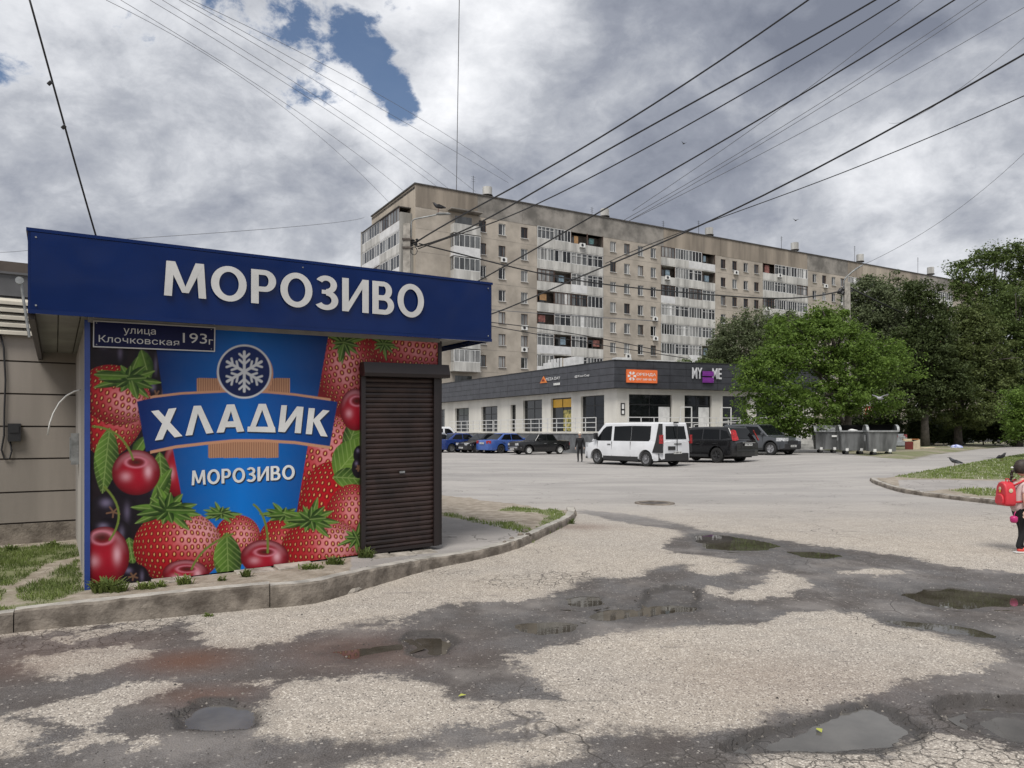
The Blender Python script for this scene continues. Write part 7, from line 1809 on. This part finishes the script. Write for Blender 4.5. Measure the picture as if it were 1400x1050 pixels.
def head(parent, c, r, yaw, hair, skin=M_skin, back=True):
    """head with brow, nose, ears, eyes and mouth; faces +y before yaw"""
    bm = bmesh.new(); bmesh.ops.create_uvsphere(bm, u_segments=20, v_segments=14, radius=1)
    for v in bm.verts:
        x, y, z = v.co; w_ = 1-.22*max(0, -z)**1.5; yy = y*(1.02 if y > 0 else 1.08)
        if y > 0 and -.95 < z < -.25: yy *= .94
        n_ = math.exp(-((x/.16)**2+((z+.12)/.22)**2))*.26 if y > 0 else 0
        e_ = (math.exp(-(((abs(x)-.33)/.17)**2+((z-.08)/.12)**2))*-.10) if y > 0 else 0
        v.co = Vector((x*.80*w_, yy+n_+e_, z*1.14))*r
    me = bpy.data.meshes.new('head'); bm.to_mesh(me); bm.free(); me.materials.append(skin); me.polygons.foreach_set('use_smooth', [True]*len(me.polygons)); h = link(me, 'head', parent, loc=c, rot=(0, 0, yaw))
    for s_ in (-1, 1):
        q = MB(); q.lathe([(.001, -.03*r), (.16*r, -.02*r), (.2*r, .03*r), (.001, .05*r)], (s_*.80*r, -.05*r, -.02*r), 0, 8); q.build('ear', skin, h, smooth=True)
        q = MB(); q.lathe([(.001, -.05*r), (.07*r, 0), (.001, .05*r)], (s_*.32*r, .86*r, .08*r), 1, 8); q.build('eye', M_black, h, smooth=True)
    q = MB(); q.box(-.22*r, .22*r, .86*r, .93*r, -.55*r, -.48*r); q.build('mouth', M_dred if 'M_dred' in globals() else M_black, h)
    return h
def hair_cap(parent, c, r, yaw, m, low=-.1, puff=1.12):
    bm = bmesh.new(); bmesh.ops.create_uvsphere(bm, u_segments=20, v_segments=14, radius=1)
    for v in bm.verts:
        x, y, z = v.co; k = puff+.09*mnoise.noise(v.co*3.5)+.05*mnoise.noise(Vector((v.co.x*16, v.co.y*16, v.co.z*4))); v.co = Vector((x*.84*k, (y*1.0-.10)*k if y > 0 else (y*1.1-.06)*k, z*1.16*k))*r
    dl = [f for f in bm.faces if (f.calc_center_median().y > .55*r and f.calc_center_median().z < .42*r) or f.calc_center_median().z < low*r-.25*r*(f.calc_center_median().y < 0)]
    bmesh.ops.delete(bm, geom=dl, context='FACES'); me = bpy.data.meshes.new('hair'); bm.to_mesh(me); bm.free(); me.materials.append(m); me.polygons.foreach_set('use_smooth', [True]*len(me.polygons))
    o = link(me, 'hair', parent, loc=c, rot=(0, 0, yaw)); so_ = o.modifiers.new('thick', 'SOLIDIFY'); so_.thickness = .08*r; return o
def hand(parent, wrist, dirv, side, s=1.0, m=M_skin):
    """palm with four bent fingers and a thumb"""
    W0 = Vector(wrist); d = Vector(dirv).normalized(); a = Vector(side).normalized(); n_ = d.cross(a); J = [(*W0, .020*s), (*(W0+d*.05*s), .024*s), (*(W0+d*.085*s), .022*s)]; E = [(0, 1), (1, 2)]
    for i, l in enumerate((.036, .042, .039, .030)):
        b = W0+d*.085*s+a*(i-1.5)*.020*s; k = len(J); J += [(*(b+d*.012*s), .0085*s), (*(b+d*l*.7*s+n_*.006*s), .008*s), (*(b+d*l*1.35*s+n_*.026*s), .0065*s)]; E += [(2, k), (k, k+1), (k+1, k+2)]
    k = len(J); b = W0+d*.03*s-a*.028*s; J += [(*b, .010*s), (*(b+d*.03*s-a*.016*s+n_*.01*s), .009*s), (*(b+d*.052*s-a*.012*s+n_*.02*s), .007*s)]; E += [(1, k), (k, k+1), (k+1, k+2)]
    me = skin_body('hand', J, E, 0, 1); me.materials.append(m); return link(me, 'hand', parent)
# elderly person in black walking between the black saloon and the van
p = gpx(793, 632); scl = 39/FOC*p.y/1.62
w_ = thing('person', 'white haired person in a black jacket and trousers walking beside the white van', 'person', (p.x, p.y, p.z), R(165)); w_.scale = (scl,)*3
J = [(0, 0, .88, .135), (0, 0, 1.02, .14), (0, .01, 1.2, .155), (0, .01, 1.33, .13), (0, .02, 1.41, .055), (0, .03, 1.47, .05),
     (.085, 0, .82, .09), (.10, .10, .46, .062), (.10, .02, .09, .043), (.10, .13, .035, .036), (-.085, 0, .82, .09), (-.09, -.02, .46, .062), (-.09, -.13, .11, .043), (-.09, -.02, .035, .036),
     (.18, 0, 1.34, .06), (.235, -.04, 1.08, .048), (.25, .03, .86, .034), (-.18, 0, 1.34, .06), (-.235, -.02, 1.08, .048), (-.25, .08, .87, .034)]
E_ = [(0,1),(1,2),(2,3),(3,4),(4,5),(0,6),(6,7),(7,8),(8,9),(0,10),(10,11),(11,12),(12,13),(3,14),(14,15),(15,16),(3,17),(17,18),(18,19)]
me = skin_body('body', J, E_); me.materials.append(M_blackc); me.materials.append(M_skin)
for pl in me.polygons: pl.material_index = 1 if pl.center.z > 1.405 else 0
link(me, 'body', w_)
J2 = [(x*1.0, y, z, r_*1.14) for x, y, z, r_ in J]; keepj = [0, 1, 2, 3, 14, 15, 17, 18]; mp_ = {k: i for i, k in enumerate(keepj)}
J3 = [J2[k] for k in keepj]; J3[mp_[0]] = (0, 0, .76, .17); J3[mp_[15]] = (.245, 0, .92, .05); J3[mp_[18]] = (-.245, .04, .93, .05)
me = skin_body('jacket', J3, [(0,1),(1,2),(2,3),(3,4),(4,5),(3,6),(6,7)]); me.materials.append(M_blackc); link(me, 'jacket', w_)
h_ = head(w_, (0, .05, 1.57), .098, 0, None); hair_cap(w_, (0, .03, 1.585), .098, 0, M_whair, low=-.5, puff=1.36)
hand(w_, (.25, .03, .86), (.0, .1, -1), (0, 1, 0)); hand(w_, (-.25, .08, .87), (.0, .1, -1), (0, 1, 0))
# schoolgirl with a red backpack at the right edge, walking to the right
GY = 1.55*FOC/163; gX = (1394-700)/FOC*GY; gz = float(zg(gX, GY))
gsc = 1.0; Hh = 1.19
g_ = thing('person', 'child with red backpack, braid and black leggings walking at the right edge', 'person', (gX, GY, gz), R(-90)); g_.scale = (.94,)*3
# local: +y is the walking direction (to the right in the photo)
J = [(0, 0, .60, .095), (0, 0, .72, .092), (0, .015, .86, .10), (0, .02, .94, .085), (0, .03, 1.0, .038), (0, .045, 1.045, .036),
     (.05, .0, .56, .075), (.05, .03, .32, .05), (.05, -.06, .075, .033), (.05, .03, .03, .026), (-.05, .0, .56, .075), (-.05, .07, .33, .05), (-.05, .05, .075, .033), (-.05, .14, .03, .026),
     (.12, .02, .94, .043), (.155, -.035, .78, .035), (.165, -.02, .60, .026), (-.12, .02, .94, .043), (-.155, .05, .78, .035), (-.15, .16, .68, .026)]
me = skin_body('body', J, E_); me.materials.append(M_legg); me.materials.append(M_skin)
for pl in me.polygons: pl.material_index = 1 if (pl.center.z > .93 or abs(pl.center.x) > .115) else 0
link(me, 'body', g_)
J3 = [(0, 0, .53, .135), (0, 0, .70, .118), (0, .015, .86, .116), (0, .02, .945, .095), (.12, .02, .94, .053), (.15, -.03, .80, .05), (-.12, .02, .94, .053), (-.15, .04, .80, .05)]
me = skin_body('top', J3, [(0,1),(1,2),(2,3),(3,4),(4,5),(3,6),(6,7)]); me.materials.append(M_pinkw); link(me, 'top', g_)
hh = head(g_, (0, .05, 1.155), .092, 0, None); hair_cap(g_, (0, .045, 1.165), .092, 0, M_dhair, low=-.55, puff=1.13)
q = MB()
for i in range(8):
    z = 1.12-i*.036; s_ = .024-.0012*i; q.lathe([(.001, -.026), (s_*.8, -.016), (s_, 0), (s_*.8, .016), (.001, .026)], (.008*(-1)**i, -.105-.004*i, z), 2, 10)
q.build('braid', M_dhair, g_, smooth=True)
q = MB(); q.lathe([(.001, -.014), (.017, -.006), (.017, .006), (.001, .014)], (0, -.105, 1.17), 2, 10); q.build('hair_tie', M_white, g_, smooth=True)
bp = MB(); prof = [(-.112, .0), (-.118, .06), (-.115, .16), (-.095, .25), (-.055, .305), (0, .32), (.055, .305), (.095, .25), (.115, .16), (.118, .06), (.112, .0), (.09, -.012), (-.09, -.012)]
bp.prism([(x, z+.66) for x, z in prof], 1, -.265, -.115); 
bk = bp.build('backpack', M_redb, g_, bevel=.035); bk.modifiers['bevel'].segments = 5; [setattr(f, 'use_smooth', True) for f in bk.data.polygons]; bk.modifiers.new('wn', 'WEIGHTED_NORMAL')
q = MB(); q.prism([(x*.72, z*.42+.675) for x, z in prof], 1, -.292, -.262); q.build('front_pocket', M_redb, bk, bevel=.012)
q = MB(); q.tube([(-.03, -.17, .975), (-.03, -.17, 1.015), (.03, -.17, 1.015), (.03, -.17, .975)], .008, 6); q.build('loop', M_redb, bk)
for s_ in (-1, 1):
    q = MB(); q.tube([(s_*.085, -.13, .93), (s_*.09, .0, 1.0), (s_*.095, .10, .93), (s_*.10, .115, .82), (s_*.105, .04, .72), (s_*.10, -.12, .70)], .014, 6); q.build('strap', M_redb, bk, smooth=True)
q = MB(); q.lathe([(.001, -.006), (.028, 0), (.001, .004)], (0, 0, 0), 1, 10); q.build('patch', M_crm, bk, loc=(.0, -.272, .88)); q = MB(); q.lathe([(.001, -.006), (.02, 0), (.001, .004)], (0, 0, 0), 1, 10); q.build('patch', M_yel, bk, loc=(.0, -.274, .845))
q = MB(); q.lathe([(.001, -.004), (.03, 0), (.001, .004)], (0, 0, 0), 0, 10); q.build('patch', M_crm, bk, loc=(.121, -.20, .86))
hand(g_, (.165, -.02, .60), (0, -.25, -1), (0, 1, 0), .85); hand(g_, (-.15, .16, .68), (0, .6, -.8), (0, 1, .3), .85)
cu_ = thing('toy_cup', 'bright pink cup dangling from the hand of the child with the red backpack', 'cup', (gX-.17, GY-.14, gz+.40))
q = MB(); q.lathe([(.028, 0), (.042, .02), (.045, .07), (.03, .085), (.001, .09)], n=12); q.build('cup', M_mag, cu_, smooth=True); q = MB(); q.tube([(0, 0, .08), (.01, 0, .12), (.03, .01, .14)], .006, 5); q.build('strap', M_mag, cu_)
for x, y, yw in ((.05, -.02, 0), (-.05, .09, 0)):
    J = [(x, y-.05, .045, .034), (x, y+.03, .04, .034), (x, y+.10, .03, .026)]; me = skin_body('shoe', J, [(0,1),(1,2)], 0, 1); me.materials.append(M_shoe); sh_ = link(me, 'shoe', g_)
    q = MB(); q.box(x-.034, x+.034, y-.09, y+.125, .0, .018); q.build('sole', M_sole, sh_, bevel=.008)

# ---------------------------------------------------------------- birds
M_pig = mat('grey_feathers', (.10, .105, .12), rough=.7, var=.4, vscale=12); M_crow = mat('black_feathers', (.015, .015, .018), rough=.6)
def bird(name, label, cat, loc, rz, s, m, pose='stand'):
    root = thing(name, label, cat, loc, rz); root.scale = (s,)*3
    if pose == 'stand': J = [(0, -.02, .12, .045), (0, .05, .14, .052), (0, .10, .19, .030), (0, .125, .225, .028), (0, -.09, .105, .028), (0, -.17, .09, .016)]; E = [(0,1),(1,2),(2,3),(0,4),(4,5)]
    else: J = [(0, 0, 0, .05), (0, .08, .01, .045), (0, .14, .03, .03), (0, -.10, 0, .03), (0, -.2, 0, .02), (.12, .02, .08, .022), (.30, -.03, .14, .014), (-.12, .02, .08, .022), (-.30, -.03, .14, .014)]; E = [(0,1),(1,2),(0,3),(3,4),(0,5),(5,6),(0,7),(7,8)]
    me = skin_body('body', J, E, 0, 2); me.materials.append(m); link(me, 'body', root)
    q = MB(); q.cyl((0, J[3][1] if pose == 'stand' else .16, J[3][2] if pose == 'stand' else .03), (0, (J[3][1] if pose == 'stand' else .16)+.055, (J[3][2] if pose == 'stand' else .03)-.01), .009, .001, 6); q.build('beak', M_black, root)
    if pose == 'stand':
        for s_ in (-1, 1): q = MB(); q.cyl((s_*.02, .01, .10), (s_*.02, .01, 0), .004, n=5); q.cyl((s_*.02, .01, .003), (s_*.02, .04, .003), .003, n=5); q.build('leg', M_dred, root)
        for s_ in (-1, 1): q = MB(); q.add([(s_*.05, .06, .16), (s_*.055, -.02, .17), (s_*.02, -.15, .11), (s_*.05, -.04, .10), (s_*.052, .05, .11)], [(0,1,2,3,4)]); q.build('wing', m, root)
    return root
p = px(600, 290.5, PA_Y); bird('bird', 'dark bird perched on the arm of the lamp post above the kiosk', 'bird', (p.x, p.y, p.z+.01), R(80), 1.3, M_crow)
p = gpx(1306, 641); bird('pigeon', 'grey pigeon standing on the grass edge in front of the path', 'bird', (p.x, p.y, isl_z(p.x, p.y)), R(70), 1.45, M_pig)
p = gpx(1369, 634); bird('crow', 'black crow bending down on the grass behind the child', 'bird', (p.x, p.y, isl_z(p.x, p.y)), R(-75), 1.5, M_crow)
p = px(1203, 545, 30); bird('pigeon', 'pigeon in flight in front of the dark trees above the containers', 'bird', p, R(120), 1.2, mat('pale_feathers', (.34, .34, .36), var=.3), 'fly')
p = px(935, 196.5, 60); bird('bird', 'tiny bird flying high over the middle of the block', 'bird', p, R(30), .9, M_crow, 'fly')
p = px(1088, 301.5, 60); bird('bird', 'tiny bird flying near the roof line at the right', 'bird', p, R(10), .9, M_crow, 'fly')
